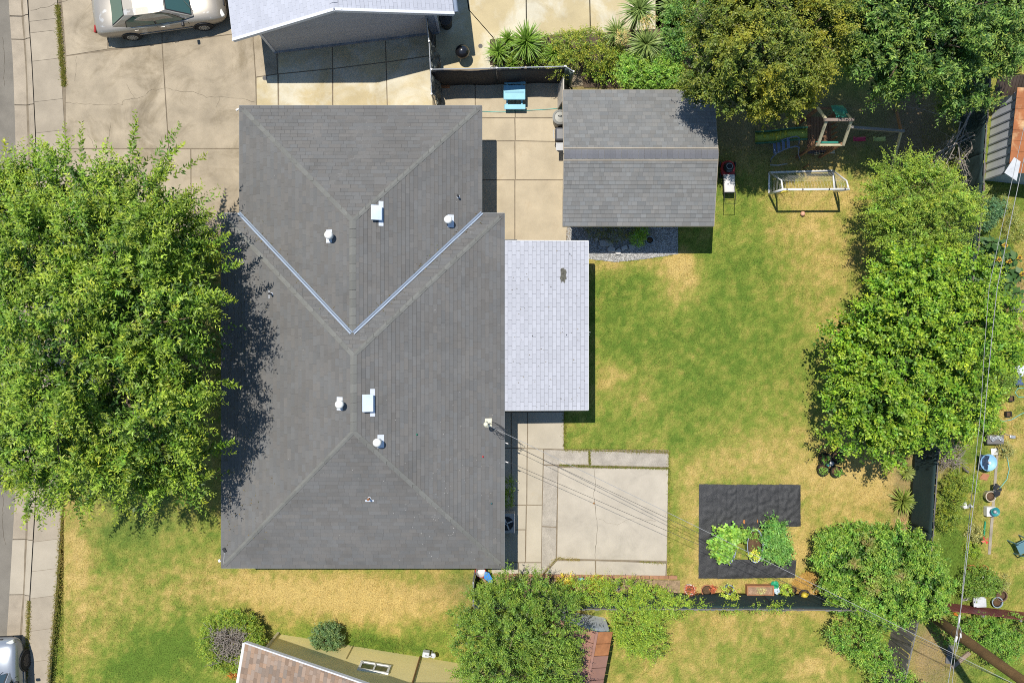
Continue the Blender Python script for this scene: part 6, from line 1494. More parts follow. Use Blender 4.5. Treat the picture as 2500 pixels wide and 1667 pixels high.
t = thing('plastic_bag', 'crumpled white and teal bag in the middle of the grow bags', 'bag', P(2026, 1131, 0))
def crumple(parent, c, r, m, name, seed, flat=.5, n=10):
    rr_ = random.Random(seed); v = []; c = Vector(c); mb = MB()
    for j in range(n):
        th = math.pi * (j + .5) / n
        for k in range(n + 4):
            ph = 2 * math.pi * k / (n + 4); q = r * rr_.uniform(.65, 1.15); v.append(c + Vector((q * math.sin(th) * math.cos(ph), q * math.sin(th) * math.sin(ph), max(-c.z + .01, q * flat * math.cos(th)))))
    w = n + 4; return mb.add(v, [(j * w + k, j * w + (k + 1) % w, (j + 1) * w + (k + 1) % w, (j + 1) * w + k) for j in range(n - 1) for k in range(w)]).build(name, m, parent)
crumple(t, P(2029, 1131, .05), .11, mat('white_plastic_bag', (.66, .66, .64), .5), 'bag_body', 2); crumple(t, P(2021, 1132, .06), .09, mat('teal_plastic_bag', (.08, .40, .34), .5), 'bag_label', 3)

# ================================================================== BORDER, POTS, SMALL THINGS
m_brick = mat('edging_brick', (.34, .175, .10), .95, var=.2, scale=4, piece=.15)
edging = thing('brick_edging', 'red brown edging strip between the pad and the bottom flower bed', 'edging', P(1420, 1407, 0))
for k in range(20): MB().bar(P(1202 + 22.6 * k, 1403 + .28 * k, .02), P(1223.6 + 22.6 * k, 1403 + .28 * (k + 1), .02), .13, .10).build('brick', m_brick, edging, bevel=.008)
border = structure(MB().prism(PP([(1166, 1409), (1660, 1416), (1660, 1447), (1166, 1444)]), -.02, .02).build('flower_bed', mat('dry_mulch', (.26, .185, .11), .95, var=.35, scale=6, fine=.35, fscale=22)))
litter = MB(); r_ = random.Random(21)
for k in range(900):
    p = P(r_.uniform(1168, 1640), r_.uniform(1410, 1444), .03); s_ = r_.uniform(.02, .05); a_ = r_.uniform(0, 6.28); litter.add([p, p + Vector((math.cos(a_) * s_, math.sin(a_) * s_, r_.uniform(0, .02))), p + Vector((math.cos(a_ + 1) * s_, math.sin(a_ + 1) * s_, r_.uniform(0, .02)))], [(0, 1, 2)])
lo = litter.build('leaf_mulch', mat('mulch_flake', (.30, .20, .11), .9, var=.1, piece=.5)); lo['kind'] = 'stuff'; lo['label'] = 'dry leaf and bark flakes on the bottom flower bed'; lo['category'] = 'mulch'
m_terra = mat('terracotta', (.36, .16, .08), .85, var=.12, scale=6)
m_wpot = mat('white_ceramic', (.66, .64, .62), .5, var=.05); m_gpot = mat('grey_blue_pot', (.26, .33, .38), .6, var=.1); m_kpot = mat('black_pot', (.022, .022, .024), .6, var=.1)
def pot(label, px, py, r, h, m, soil=True, foliage=None, name='plant_pot', group=None, cat='pot', z=0., sx=1., fsize=(.055, .03), lobe=(1., .25), nf=60):
    c = P(px, py, 0) + Vector((0, 0, z)); t = thing(name, label, cat, c, group=group)
    MB().lathe([(r * .72, 0), (r * .95, h * .85), (r * 1.05, h * .86), (r * 1.06, h), (r * .9, h), (r * .88, h * .8), (.001, h * .8)], c, 20, sx).build('pot_body', m, t, smooth=False)
    if soil: MB().lathe([(r * .88, h * .81), (r * .5, h * .86), (.001, h * .87)], c, 16, sx).build('soil', m_soil, t, smooth=True)
    if foliage:
        B_, D_, L_s = lobe_shoots([(c.x, c.y, z + h + lobe[1] * .4, r * lobe[0], r * lobe[0], lobe[1])], nf, (.08, .2)); V, C = shoots(B_, D_, L_s, 9, fsize[0], fsize[1], foliage); leaf_object('foliage', V, C, t)
    return t
RED = ((.16, .04, .02), (.26, .07, .03), (.32, .12, .05))
pot('white pot with dark red leaves by the bottom fence', 1680, 1433, .19, .3, m_wpot, foliage=RED, lobe=(.75, .12), nf=45)
pot('wide shallow terracotta bowl by the bottom fence', 1724, 1438, .22, .16, m_terra)
pot('little rusty pot touching the terracotta bowl', 1741, 1434, .09, .14, mat('rust_pot', (.26, .07, .035), .8), foliage=RED, lobe=(.8, .06), nf=20)
pot('blue grey pot with a leafy vine hanging over the fence', 1776, 1433, .17, .3, m_gpot, foliage=None)
plant('pot_vine', 'yellow green vine spilling from the blue grey pot', 'vine', P(1778, 1440, .25), [lb(1778, 1446, .5, 14, 12, .12), lb(1786, 1460, .7, 14, 10, .12)], 70, (.1, .22), 8, .07, .04, ((.14, .18, .02), (.22, .26, .03), (.32, .34, .06)), trunk=.008, tname='stem', crown='leaves')
t = thing('planter_box', 'long rectangular terracotta planter box by the bottom fence', 'planter', P(1852, 1436, 0)); c = P(1852, 1437, 0)
mb = MB()
for x, y, w, d_ in ((0, .17, 1.02, .04), (0, -.17, 1.02, .04), (-.49, 0, .04, .30), (.49, 0, .04, .30)): mb.box(c + Vector((x, y, .13)), (w, d_, .26))
mb.build('box_side', m_terra, t); MB().box(c + Vector((0, 0, .10)), (.94, .30, .18)).build('soil', mat('dry_planter_soil', (.30, .20, .13), .95, var=.3, scale=7, fine=.3), t)
B_, D_, L_s = lobe_shoots([(c.x + .02, c.y, .22, .16, .1, .06)], 40, (.05, .15)); V, C = shoots(B_, D_, L_s, 8, .05, .012, ((.2, .2, .09), (.28, .27, .13), (.32, .3, .14))); leaf_object('sprig', V, C, t)
t = thing('soil_bag', 'crumpled green and white plastic bag by the planter box', 'bag', P(1895, 1435, 0)); crumple(t, P(1892, 1427, .1), .16, mat('green_plastic', (.02, .30, .14), .45, var=.2, scale=8), 'bag_top', 11); crumple(t, P(1896, 1441, .1), .15, mat('pale_blue_plastic', (.50, .60, .68), .45, var=.2, scale=8), 'bag_bottom', 12)
pot('grey basket pot with a bushy yellow green plant', 1912, 1433, .17, .22, mat('grey_basket', (.24, .22, .20), .8), foliage=((.12, .18, .02), (.2, .26, .03), (.32, .36, .06)), lobe=(1., .14), nf=70)
pot('small black pot left of the straw heap', 1933, 1437, .12, .2, m_kpot)
t = thing('straw_heap', 'heap of golden straw beside the round shrub', 'straw', P(1972, 1428, 0)); c = P(1972, 1428, 0)
MB().lathe([(.62, 0), (.5, .1), (.28, .17), (.001, .2)], c, 22, .85, .7).build('heap', mat('straw_core', (.38, .23, .06), .95, var=.3, scale=9, fine=.3, fscale=40), t, smooth=True)
V = []; C = []
for k in range(2600):
    a_ = random.uniform(0, 6.28); r = math.sqrt(random.random()); x, y = .56 * r * math.cos(a_), .46 * r * math.sin(a_); z = .2 * (1 - r * r) + .02; b_ = np.array([c.x + x, c.y + y, z]); d_ = np.array([math.cos(a_ * 5), math.sin(a_ * 5), random.uniform(-.1, .3)]); s_ = np.array([-d_[1], d_[0], 0]) * .006; l = random.uniform(.06, .16)
    V.append([b_ - s_, b_ + s_, b_ + s_ + d_ * l, b_ - s_ + d_ * l]); C.append(np.array([.48, .30, .08]) * random.uniform(.6, 1.3))
so = leaf_object('straw', np.array(V), np.array(C), t); so['kind'] = 'stuff'
tag(MB().tube([P(1985, 1446, .25), P(1996, 1428, .25)], .012, 6).build('stick', mat('pale_stick', (.5, .42, .28), .8)), 'pale stick lying on the straw heap', 'stick')
pot('black pot holding a yellow watering can near the fence', 1958, 1446, .19, .28, m_kpot, soil=True)
t = thing('watering_can', 'yellow plastic watering can resting on the black pot', 'watering can', P(1958, 1446, .26)); q = P(1962, 1450, .30); m_ycan = mat('yellow_plastic', (.58, .44, .05), .45, var=.06)
MB().lathe([(.10, 0), (.115, .05), (.115, .16), (.08, .2), (.04, .21)], q, 16, 1, .85, .5).build('can_body', m_ycan, t, smooth=True)
MB().tube([q + Vector((-.08, -.04, .06)), q + Vector((-.18, -.10, .14)), q + Vector((-.25, -.15, .22))], [.025, .018, .014], 8).build('spout', m_ycan, t, smooth=True); MB().lathe([(.015, 0), (.04, .03), (.038, .04)], q + Vector((-.27, -.16, .22)), 10).build('rose', m_wpot, t)
MB().tube([q + Vector((.02, .02, .2)), q + Vector((.08, .06, .27)), q + Vector((.14, .09, .18)), q + Vector((.10, .07, .07))], .014, 6).build('handle', m_ycan, t, smooth=True)
GOLDP = ((.20, .17, .02), (.32, .26, .03), (.4, .36, .06))
pot('white pot at the left of the bottom bed beside an aqua scrap', 1410, 1426, .14, .24, m_wpot, foliage=((.2, .15, .06), (.28, .2, .09), (.3, .24, .1)), lobe=(.5, .06), nf=14)
tag(MB().bar(P(1411, 1414, .03), P(1426, 1412, .03), .08, .04).build('plastic_scrap', mat('aqua_plastic', (.15, .48, .55), .5)), 'little aqua plastic scrap lying by the white pot', 'scrap')
plant('yellowing_plant', 'yellowing plant left of the white pot in the bottom bed', 'plant', P(1380, 1420, 0), [lb(1380, 1416, .3, 14, 12, .2), lb(1392, 1428, .3, 10, 12, .2)], 80, (.12, .25), 9, .07, .035, GOLDP, trunk=.01, tname='stem')
plant('yellowing_plant', 'yellowing plant right of the white pot in the bottom bed', 'plant', P(1456, 1425, 0), [lb(1456, 1422, .35, 16, 14, .22), lb(1450, 1434, .3, 12, 10, .2)], 90, (.12, .25), 9, .07, .035, GOLDP, trunk=.01, tname='stem')
t = thing('wire_crate', 'grey metal crate among the pots of the bottom bed', 'crate', P(1500, 1428, 0)); c = P(1500, 1427, 0)
for z in (.02, .2):
    for a, b in (((-.16, -.13), (.16, -.13)), ((.16, -.13), (.16, .13)), ((.16, .13), (-.16, .13)), ((-.16, .13), (-.16, -.13))): MB().tube([c + Vector((*a, z)), c + Vector((*b, z))], .012, 6).build('crate_bar', m_pipe, t)
for a in ((-.16, -.13), (.16, -.13), (.16, .13), (-.16, .13)): MB().tube([c + Vector((*a, .02)), c + Vector((*a, .2))], .012, 6).build('crate_bar', m_pipe, t)
plant('red_plant', 'dark red seedling in front of the metal crate', 'plant', P(1492, 1432, 0), [lb(1492, 1432, .15, 9, 9, .12)], 26, (.06, .14), 7, .06, .03, RED, trunk=.008, tname='stem')
pot('small yellow rimmed cup beside the metal crate', 1516, 1424, .06, .1, m_ycan, soil=True)
for k, (x, y, l) in enumerate(((1545, 1432, 'small terracotta pot in the bottom bed, third from the pad corner'), (1560, 1430, 'round grey pot in the bottom bed nearest the lawn'), (1595, 1436, 'squat terracotta pot half under the vine at the bed end'))): pot(l, x, y, .11 + .02 * k, .14, m_terra if k != 1 else m_gpot, foliage=((.1, .12, .02), (.2, .2, .03), (.3, .28, .05)), nf=24)
t = thing('body_board', 'blue body board leaning by the house corner above the gate', 'board', P(1190, 1392, 0)); c = P(1190, 1394, 0)
MB().prism([(c.x + x, c.y + y, 0) for x, y in ((-.12, -.1), (.08, -.28), (.2, -.3), (.22, -.18), (.08, .1), (-.08, .14))], .5, .54).build('board', mat('bright_blue_foam', (.04, .22, .62), .45), t, bevel=.01); MB().tube([(c.x, c.y, 0), (c.x, c.y, .5)], .03, 6).build('prop', m_plank, t)
t = thing('laundry_basket', 'white round basket with red rim by the house corner', 'basket', P(1174, 1390, 0)); c = P(1174, 1391, 0)
MB().lathe([(.15, 0), (.2, .3), (.19, .3), (.14, .02), (.001, .02)], c, 18).build('basket', m_wpot, t); MB().tube([c + Vector((.205 * math.cos(a_), .205 * math.sin(a_), .3)) for a_ in np.linspace(0, 6.2832, 19)[:-1]], .018, 6, closed=True).build('rim', m_red, t)
bk = MB()
for a_ in np.linspace(0, 6.28, 13)[:-1]: bk.box(c + Vector((.188 * math.cos(a_), .188 * math.sin(a_), .18)), (.01, .045, .16), rz=a_)
bk.build('slot', m_dark, t)
t = thing('air_conditioner', 'grey condenser unit in the shade along the house wall', 'air conditioner', P(1238, 1266, .035)); c = P(1237, 1268, 0)
MB().box(c + Vector((0, 0, .34)), (.62, .74, .6)).build('casing', mat('ac_casing', (.34, .34, .33), .6), t, bevel=.02); MB().lathe([(.26, .645), (.26, .66), (.22, .66), (.22, .648), (.001, .648)], c, 20).build('fan_grille', m_dark, t)
for k in range(4): MB().bar(c + Vector((0, 0, .665)), c + Vector((.24 * math.cos(k * 1.57 + .4), .24 * math.sin(k * 1.57 + .4), .665)), .05, .01).build('fan_blade', mat('pale_blade', (.5, .5, .5), .5), t)
plant('wall_plant', 'dark shrub growing in the shade against the house wall', 'shrub', P(1242, 1205, 0), [lb(1243, 1190, .5, 7, 28, .35), lb(1241, 1220, .5, 7, 20, .35)], 120, (.1, .22), 10, .05, .025, PAL_OLIVE2, trunk=.02, tname='stem')
can('dark barrel beside the top house corner', 1091, 62, .24, .6, mat('dark_brown_barrel', (.06, .055, .05), .7), lid=True, name='barrel', cat='barrel')
t = thing('round_pot', 'glossy black round pot on the paving beside the top house shadow', 'pot', P(1130, 142, .035)); c = P(1131, 139, .0)
MB().lathe([(.10, .32), (.24, .42), (.27, .55), (.22, .68), (.1, .75), (.001, .76)], c, 18).build('bowl', mat('glossy_black', (.012, .012, .014), .2, spec=.8), t, smooth=True)
for k in range(3): MB().tube([c + Vector((.1 * math.cos(k * 2.1), .1 * math.sin(k * 2.1), .36)), c + Vector((.24 * math.cos(k * 2.1), .24 * math.sin(k * 2.1), .035))], .014, 6).build('leg', m_pipe, t)
for k, (x, y, l) in enumerate(((1173, 114, 'round drain grate in the yellowish paving near the yuccas'), (647, 192, 'round drain grate at the driveway corner by the dark house roof'))):
    t = thing('drain_grate', l, 'drain', P(x, y, .036)); c = P(x, y, 0)
    MB().lathe([(.085, .034), (.085, .042), (.07, .042), (.001, .041)], c, 16).build('rim', mat('grate_iron', (.14, .13, .12), .7), t)
    for q in (-.035, 0, .035): MB().box(c + Vector((q, 0, .043)), (.012, .11, .004)).build('slot', m_dark, t)

# pebble bed behind the patio cover
gb = structure(MB().prism(PP([(1380, 545), (1655, 545), (1655, 620), (1570, 633), (1500, 640), (1440, 632), (1385, 605)]), -.03, .008).build('pebble_bed', mat('pebble_ground', (.22, .21, .19), .95, var=.3, scale=9, fine=.4, fscale=30)))
V = []; C = []; r_ = random.Random(4); GP = [(1380, 545), (1655, 545), (1655, 620), (1570, 633), (1500, 640), (1440, 632), (1385, 605)]
pts = [(r_.uniform(1380, 1655), r_.uniform(552, 640)) for _ in range(9000)]
ok = inside(GP, np.array([p[0] for p in pts]), np.array([p[1] for p in pts]))
OCT = [(1, 0, 0), (0, 1, 0), (-1, 0, 0), (0, -1, 0), (0, 0, 1)]
for (x, y), k in zip(pts, ok):
    if not k or (x > 1658): continue
    p = P(x, y, .012); s_ = r_.uniform(.012, .03); g = r_.uniform(.3, .75); a_ = r_.uniform(0, 6.28); col = np.array([g, g * .98, g * .94])
    q = [np.array([p.x + s_ * math.cos(a_ + i * 1.57) * (1.2 if i % 2 else .85), p.y + s_ * math.sin(a_ + i * 1.57) * (1.2 if i % 2 else .85), p.z]) for i in range(4)]; tpk = np.array([p.x, p.y, p.z + s_ * .9])
    for i in range(4): V.append([q[i], q[(i + 1) % 4], tpk]); C.append(col)
po = bpy.data.objects.new('pebbles', quads_mesh('pebbles', np.array(V), np.array(C) * .85, mat('pebble', attr='col', rough=.8, var=.1, fine=.05), 3)); COL.objects.link(po); po['kind'] = 'stuff'; po['label'] = 'white and grey pebbles in the bed behind the patio cover'; po['category'] = 'pebbles'
m_flag = mat('pale_flagstone', (.46, .44, .41), .85, var=.12, scale=4, piece=.08)
for k, (q, l) in enumerate((([(1462, 587), (1485, 586), (1494, 594), (1498, 603), (1465, 602)], 'biggest pale flat stone of the pebble bed edging'), ([(1490, 600), (1501, 606), (1500, 616), (1484, 615), (1482, 607)], 'second flat stone from the left in the pebble bed edging'),
         ([(1510, 606), (1516, 611), (1514, 623), (1504, 622), (1500, 614)], 'half sunlit flat stone in the pebble bed edging'), ([(1515, 604), (1529, 598), (1532, 608), (1517, 612)], 'second flat stone from the right in the pebble bed edging'), ([(1533, 597), (1546, 597), (1552, 606), (1536, 612)], 'rightmost flat stone of the pebble bed edging'), ([(1450, 583), (1457, 580), (1461, 587), (1453, 590)], 'little round stone at the left of the pebble bed'))):
    tag(MB().prism(PP(q), -.02, .11 + .02 * (k % 2)).build('flat_stone', m_flag, bevel=.015), l, 'stone', 'flat stones edging the pebble bed')
plant('shade_plant', 'dark spreading plant in the shade under the outbuilding eave', 'shrub', P(1490, 568, 0), [lb(1460, 562, .35, 30, 18, .25), lb(1505, 570, .4, 28, 20, .28), lb(1530, 560, .4, 22, 16, .25)], 280, (.15, .3), 14, .06, .014, ((.07, .08, .03), (.12, .13, .05), (.16, .17, .06)), trunk=.02, tname='stem')
plant('shade_plant', 'bright leafy plant beside the round pot in the pebble bed', 'shrub', P(1558, 582, 0), [lb(1556, 580, .35, 17, 18, .25), lb(1566, 568, .3, 12, 12, .2)], 170, (.12, .24), 12, .055, .024, ((.08, .16, .015), (.14, .24, .02), (.22, .3, .04)), trunk=.02, tname='stem')
pot('blue grey glazed pot standing on the pebbles', 1584, 588, .14, .24, m_gpot)

# ================================================================== POLE AND WIRES
t = thing('utility_pole', 'brown wooden utility pole rising at the lower right corner', 'utility pole', P(2240, 1478, 0))
b0 = P(2240, 1478, 0); b1 = P(2491, 1657, 6.0); ax_ = (b1 - b0) / 6.0; m_polew = mat('pole_wood', (.17, .095, .04), .9, var=.3, scale=1.2, fine=.25, fscale=20)
ptop = b0 + ax_ * 10.5; MB().tube([b0 - Vector((0, 0, .1)), b0 + ax_ * 3, b0 + ax_ * 6, ptop], [.19, .175, .16, .13], 16).build('pole', m_polew, t, smooth=True)
MB().bar(ptop - ax_ * .6 + Vector((-1.1, .25, 0)), ptop - ax_ * .6 + Vector((1.1, -.25, 0)), .09, .11).build('crossarm', m_polew, t)
for k in (-.9, 0.5, .9): MB().lathe([(.04, 0), (.05, .06), (.03, .14), (.001, .15)], ptop - ax_ * .54 + Vector((k, -k * .227, 0)), 10).build('insulator', m_wpot, t)
for z in (2.6,): MB().tube([b0 + ax_ * z + Vector((.178 * math.cos(a_), .178 * math.sin(a_), 0)) for a_ in np.linspace(0, 6.2832, 17)[:-1]], .006, 5, closed=True).build('pole_band', m_dark, t)
def wire(label, pts, r, m, sag=0., name='overhead_wire', group=None, seg=14):
    L_ = []
    for i in range(len(pts) - 1):
        for k in range(seg):
            u = k / seg; q = Vector(pts[i]).lerp(Vector(pts[i + 1]), u); q.z -= sag * 4 * u * (1 - u); L_.append(q)
    L_.append(Vector(pts[-1])); return tag(MB().tube(L_, r, 5).build(name, m, smooth=True), label, 'wire', group)
m_wire = mat('white_cable', (.30, .30, .30), .5, var=.05); m_wirek = mat('black_cable', (.05, .05, .05), .6)
PT = b0 + ax_ * 7.2
wire('thick pale service cable from the roof mast to the utility pole', [MAST_TOP + Vector((.05, -.02, .02)), PT + Vector((-.15, .05, .3))], .008, m_wire, .35)
wire('upper black cable from the house wall to the utility pole', [P(1233, 1078, 2.15), PT + Vector((-.15, 0, 0))], .007, m_wirek, .30); wire('lower black cable from the house wall to the utility pole', [P(1233, 1124, 2.15), PT + Vector((-.15, 0, -.25))], .007, m_wirek, .30)
for y in (1080, 1126): tag(MB().tube([P(1233, y, 2.15), P(1241, y + 3, 2.17)], .02, 6).build('cable_clamp', m_wpot), 'white cable clamp under the eave, %s of the two' % ('upper' if y < 1100 else 'lower'), 'clamp')
wire('left white street cable running down the far yard', [P(2530, 180, 6.3), P(2415, 700, 5.6), P(2395, 1000, 5.3), P(2345, 1490, 5.4), P(2322, 1700, 5.6)], .008, m_wire, .03)
wire('right white street cable running down the far yard', [P(2545, 180, 6.4), P(2435, 700, 5.9), P(2400, 1060, 5.6), P(2347, 1480, 5.6), P(2310, 1700, 5.7)], .011, m_wire, .03)
t = thing('cable_splice', 'white cable splice box and clamps on the street cables above the pole base', 'splice box', P(2338, 1530, 5.3))
for a, b, r in (((2343, 1500, 5.42), (2341, 1520, 5.42), .03), ((2336, 1552, 5.45), (2332, 1566, 5.45), .04), ((2345, 1545, 5.5), (2346, 1556, 5.5), .025)): MB().tube([P(*a), P(*b)], r, 8).build('splice', m_wpot, t, smooth=True)
MB().tube([P(2345, 1495, 5.4), P(2340, 1520, 5.3), P(2347, 1540, 5.25), P(2342, 1560, 5.3), P(2335, 1590, 5.45)], .012, 6).build('jumper', m_wire, t, smooth=True)
tag(MB().lathe([(.05, 0), (.06, .08), (.02, .2), (.001, .2)], P(2330, 1497, 1.0), 10).build('pole_marker', mat('orange_plastic', (.62, .2, .03), .5)), 'small orange and white marker hanging above the red metal fence', 'marker')
tag(MB().box(P(2345, 1610, .05), (.9, .14, .08), rz=.7).build('timber', m_plank_b), 'weathered timber lying on the earth by the pole', 'timber')
tag(MB().box(P(2318, 1590, .03), (.20, .9, .06), rz=-.15).build('timber', m_plank), 'dark grey timber lying on the earth below the cable splice', 'timber')

# ================================================================== FAR YARD CLUTTER
edge = structure(MB().prism(PP([(2432, 1092), (2438, 1092), (2418, 1352), (2411, 1352)]), -.02, .03).build('garden_edging', mat('edging_concrete', (.30, .26, .20), .95, var=.2)))
def hose(label, pts, m, r=.014): tag(MB().tube([P(x, y, .03) for x, y in pts], r, 6).build('garden_hose', m, smooth=True), label, 'hose')
m_hose = mat('teal_hose')
hose('teal hose curving past the small white board in the far yard', [(2440, 1080), (2450, 1100), (2460, 1120), (2464, 1145), (2458, 1170), (2446, 1185), (2440, 1192)], m_hose); hose('teal hose running to the picture edge above the cart', [(2425, 1018), (2448, 1028), (2470, 1024), (2490, 1012), (2510, 1002)], m_hose); hose('coiled teal hose at the right picture edge', [(2510, 945), (2485, 948), (2478, 958), (2486, 969), (2510, 970)], m_hose)
for x, y, l in ((2463, 972, 'black square pot by the hose coil'), (2431, 993, 'flat black square tray left of the two pots'), (2457, 1010, 'black square pot beside the hose bend')):
    t = thing('square_pot', l, 'pot', P(x, y, 0), group='black square pots in the far yard'); c = P(x, y, 0); mb = MB()
    for dx, dy, w, d_ in ((0, .09, .2, .02), (0, -.09, .2, .02), (-.09, 0, .02, .16), (.09, 0, .02, .16)): mb.box(c + Vector((dx, dy, .09)), (w, d_, .18))
    mb.build('pot_side', m_kpot, t); MB().box(c + Vector((0, 0, .06)), (.16, .16, .12)).build('soil', m_soil, t)
t = thing('garden_cart', 'grey cart heaped with silver scrap in the far yard', 'cart', P(2418, 1070, 0)); c = P(2418, 1070, 0)
MB().box(c + Vector((0, 0, .3)), (.62, .34, .06)).build('tray', m_plank, t)
for x in (-.27, .27):
    for y in (-.14, .14): MB().tube([c + Vector((x, y, 0)), c + Vector((x, y, .3))], .025, 6).build('leg', m_dark, t)
for k in range(7): crumple(t, c + Vector((-.2 + .07 * k, random.uniform(-.1, .1), .38)), .07, m_pipe, 'scrap', 30 + k)
tag(MB().box(P(2427, 1102, .03), (.24, .26, .04), rz=.1).build('white_board', m_wpot, bevel=.01), 'small square white board lying on the far yard grass', 'board')
t = thing('basin_stand', 'round light blue basin on a dark covered stand in the far yard', 'basin', P(2396, 1124, 0)); c = P(2398, 1125, 0)
MB().lathe([(.26, .3), (.31, .42), (.32, .42), (.30, .40), (.2, .34), (.001, .34)], c, 22).build('basin', mat('sky_blue_plastic', (.24, .45, .66), .45), t, smooth=True); MB().sheet([c + Vector((-.3, -.25, .3)), c + Vector((-.05, -.28, .42)), c + Vector((-.02, .26, .46)), c + Vector((-.26, .3, .3))], 8, 8, lambda u, v: Vector((0, 0, random.uniform(-.03, .05)))).build('cover', mat('navy_tarp', (.03, .05, .09), .6), t, solid=.01)
for k in range(3): MB().tube([c + Vector((.15 * math.cos(k * 2.1), .15 * math.sin(k * 2.1), .32)), c + Vector((.2 * math.cos(k * 2.1), .2 * math.sin(k * 2.1), 0))], .02, 6).build('leg', m_dark, t)
MB().lathe([(.06, .35), (.05, .5), (.001, .5)], c, 10).build('cup', m_wpot, t)
tag(MB().prism(PP([(2389, 1168), (2400, 1154), (2415, 1158), (2408, 1172)]), .0, .04).build('brown_slab', m_terra), 'flat reddish slab on the far yard grass', 'slab')
tag(MB().tube([P(2352, 1142, .05), P(2358, 1148, .3), P(2364, 1152, .1)], .04, 6).build('branch_stub', m_dead), 'forked grey stub standing by the wires in the far yard', 'stub')
pot('cream pot under a black folded umbrella in the far yard', 2408, 1208, .19, .3, mat('cream_ceramic', (.52, .44, .32), .6))
t = thing('umbrella', 'folded black umbrella over the cream pot in the far yard', 'umbrella', P(2425, 1198, 0)); c = P(2428, 1197, .45)
for k in range(5): a_ = k * .55 - 1.2; MB().add([c, c + Vector((.34 * math.cos(a_), .3 * math.sin(a_), -.1)), c + Vector((.30 * math.cos(a_ + .5), .26 * math.sin(a_ + .5), -.02 - .08 * (k % 2)))], [(0, 1, 2)]).build('panel', m_dark, t, solid=.008)
MB().tube([c + Vector((0, 0, .05)), c - Vector((.1, .1, .44))], .012, 6).build('shaft', m_pipe, t)
t = thing('pot_stand', 'teal pot on a white square stand in the far yard', 'pot', P(2412, 1246, 0)); c = P(2412, 1246, 0)
MB().box(c + Vector((0, 0, .12)), (.36, .36, .24)).build('stand', m_wpot, t, bevel=.02); MB().lathe([(.1, .24), (.16, .42), (.17, .42), (.14, .36), (.001, .36)], c + Vector((.04, .04, 0)), 16).build('bowl', mat('teal_ceramic', (.03, .22, .22), .35), t, smooth=True); MB().lathe([(.07, .37), (.06, .45), (.001, .46)], c + Vector((.02, .04, 0)), 12).build('ball', m_pipe, t, smooth=True)
tag(MB().box(P(2352, 1231, .15), (.16, .3, .3), rz=.2).build('white_figurine', m_wpot, bevel=.06), 'small white garden figurine by the yellow green shrub', 'figurine'); tag(MB().tube([P(2362, 1238, .05), P(2368, 1232, .25), P(2372, 1236, .1)], .05, 8).build('white_figurine', m_wpot), 'white bird shaped ornament right of the white figurine', 'ornament')
tag(MB().bar(P(2405, 1272, .05), P(2402, 1308, .05), .05, .05).build('green_stake', mat('green_stake', (.03, .25, .12), .5)), 'green stake lying beside the concrete edging', 'stake')
t = thing('pinwheel', 'red and pink pinwheel stuck in the far yard lawn', 'pinwheel', P(2404, 1320, 0)); c = P(2405, 1318, .5)
for k in range(4): a_ = k * 1.57 + .3; MB().add([c, c + Vector((.16 * math.cos(a_), .16 * math.sin(a_), 0)), c + Vector((.12 * math.cos(a_ + .7), .12 * math.sin(a_ + .7), .05))], [(0, 1, 2)]).build('vane', mat('pinwheel_red', (.6, .05, .05), .5) if k % 2 else mat('pinwheel_orange', (.6, .14, .1), .5), t, solid=.006)
MB().tube([c, Vector((c.x, c.y, 0))], .008, 5).build('stick', m_pipe, t)
for x, y, l in ((2366, 1384, 'tipped terracotta pot at the left above the round bush'), (2397, 1385, 'orange terracotta pot at the right above the round bush')): pot(l, x, y, .14, .2, mat('orange_terracotta', (.44, .17, .05), .8))
t = thing('garden_chair', 'teal grey plastic garden chair at the right picture edge', 'chair', P(2478, 1325, 0)); m_ch = mat('teal_grey_plastic', (.10, .20, .23), .5, var=.05)
T4 = Matrix.Translation(P(2480, 1328, 0)) @ Matrix.Rotation(math.radians(-65), 4, 'Z')
def loc(x, y, z): return T4 @ Vector((x, y, z))
def rbox(nm, c, d, rx=0.): MB().box(T4 @ Vector(c), d, rz=math.radians(-65), rx=rx).build(nm, m_ch, t, bevel=.015)
rbox('seat', (0, 0, .42), (.46, .44, .03)); rbox('backrest', (0, .24, .68), (.46, .03, .5), rx=-.2)
for s_ in (-1, 1):
    rbox('armrest', (s_ * .25, .02, .64), (.06, .46, .03))
    for y in (-.2, .22): MB().tube([loc(s_ * .24, y, .63), loc(s_ * .27, y * 1.15, 0)], .025, 6).build('leg', m_ch, t)
t = thing('storage_box', 'pale grey lidded box by the red metal fence', 'box', P(2390, 1466, 0)); MB().box(P(2390, 1468, .2), (.38, .34, .34), rz=.05).build('box', mat('pale_grey_plastic', (.46, .48, .5), .5), t, bevel=.02); MB().box(P(2390, 1468, .39), (.42, .38, .04), rz=.05).build('lid', mat('pale_grey_lid', (.52, .54, .56), .5), t, bevel=.01)
t = thing('lattice', 'short white slatted panel left of the pale grey box', 'panel', P(2364, 1458, 0))
for k in range(4): MB().bar(P(2352 + 6 * k, 1466 - k, .1), P(2362 + 6 * k, 1452 - k, .35), .07, .02).build('slat', m_wpot, t)
pot('wide brown pot on the right of the round bush', 2438, 1450, .2, .22, mat('brown_glaze', (.16, .10, .07), .5), foliage=None); pot('grey pot full of soil near the pale grey box', 2428, 1466, .2, .2, m_gpot)
tag(MB().box(P(2400, 1408, .8), (.05, .05, .05)).build('white_bloom', m_wpot, bevel=.015), 'white bloom on top of the dark far yard bush', 'flower')
t = thing('scrap_boards', 'old grey boards at the right picture edge below the sunflowers', 'boards', P(2480, 748, 0))
for k in range(4): MB().bar(P(2462 + 3 * k, 742 + 6 * k, .06 + .04 * k), P(2515, 735 + 7 * k, .06 + .04 * k), .12, .03).build('board', m_plank, t)
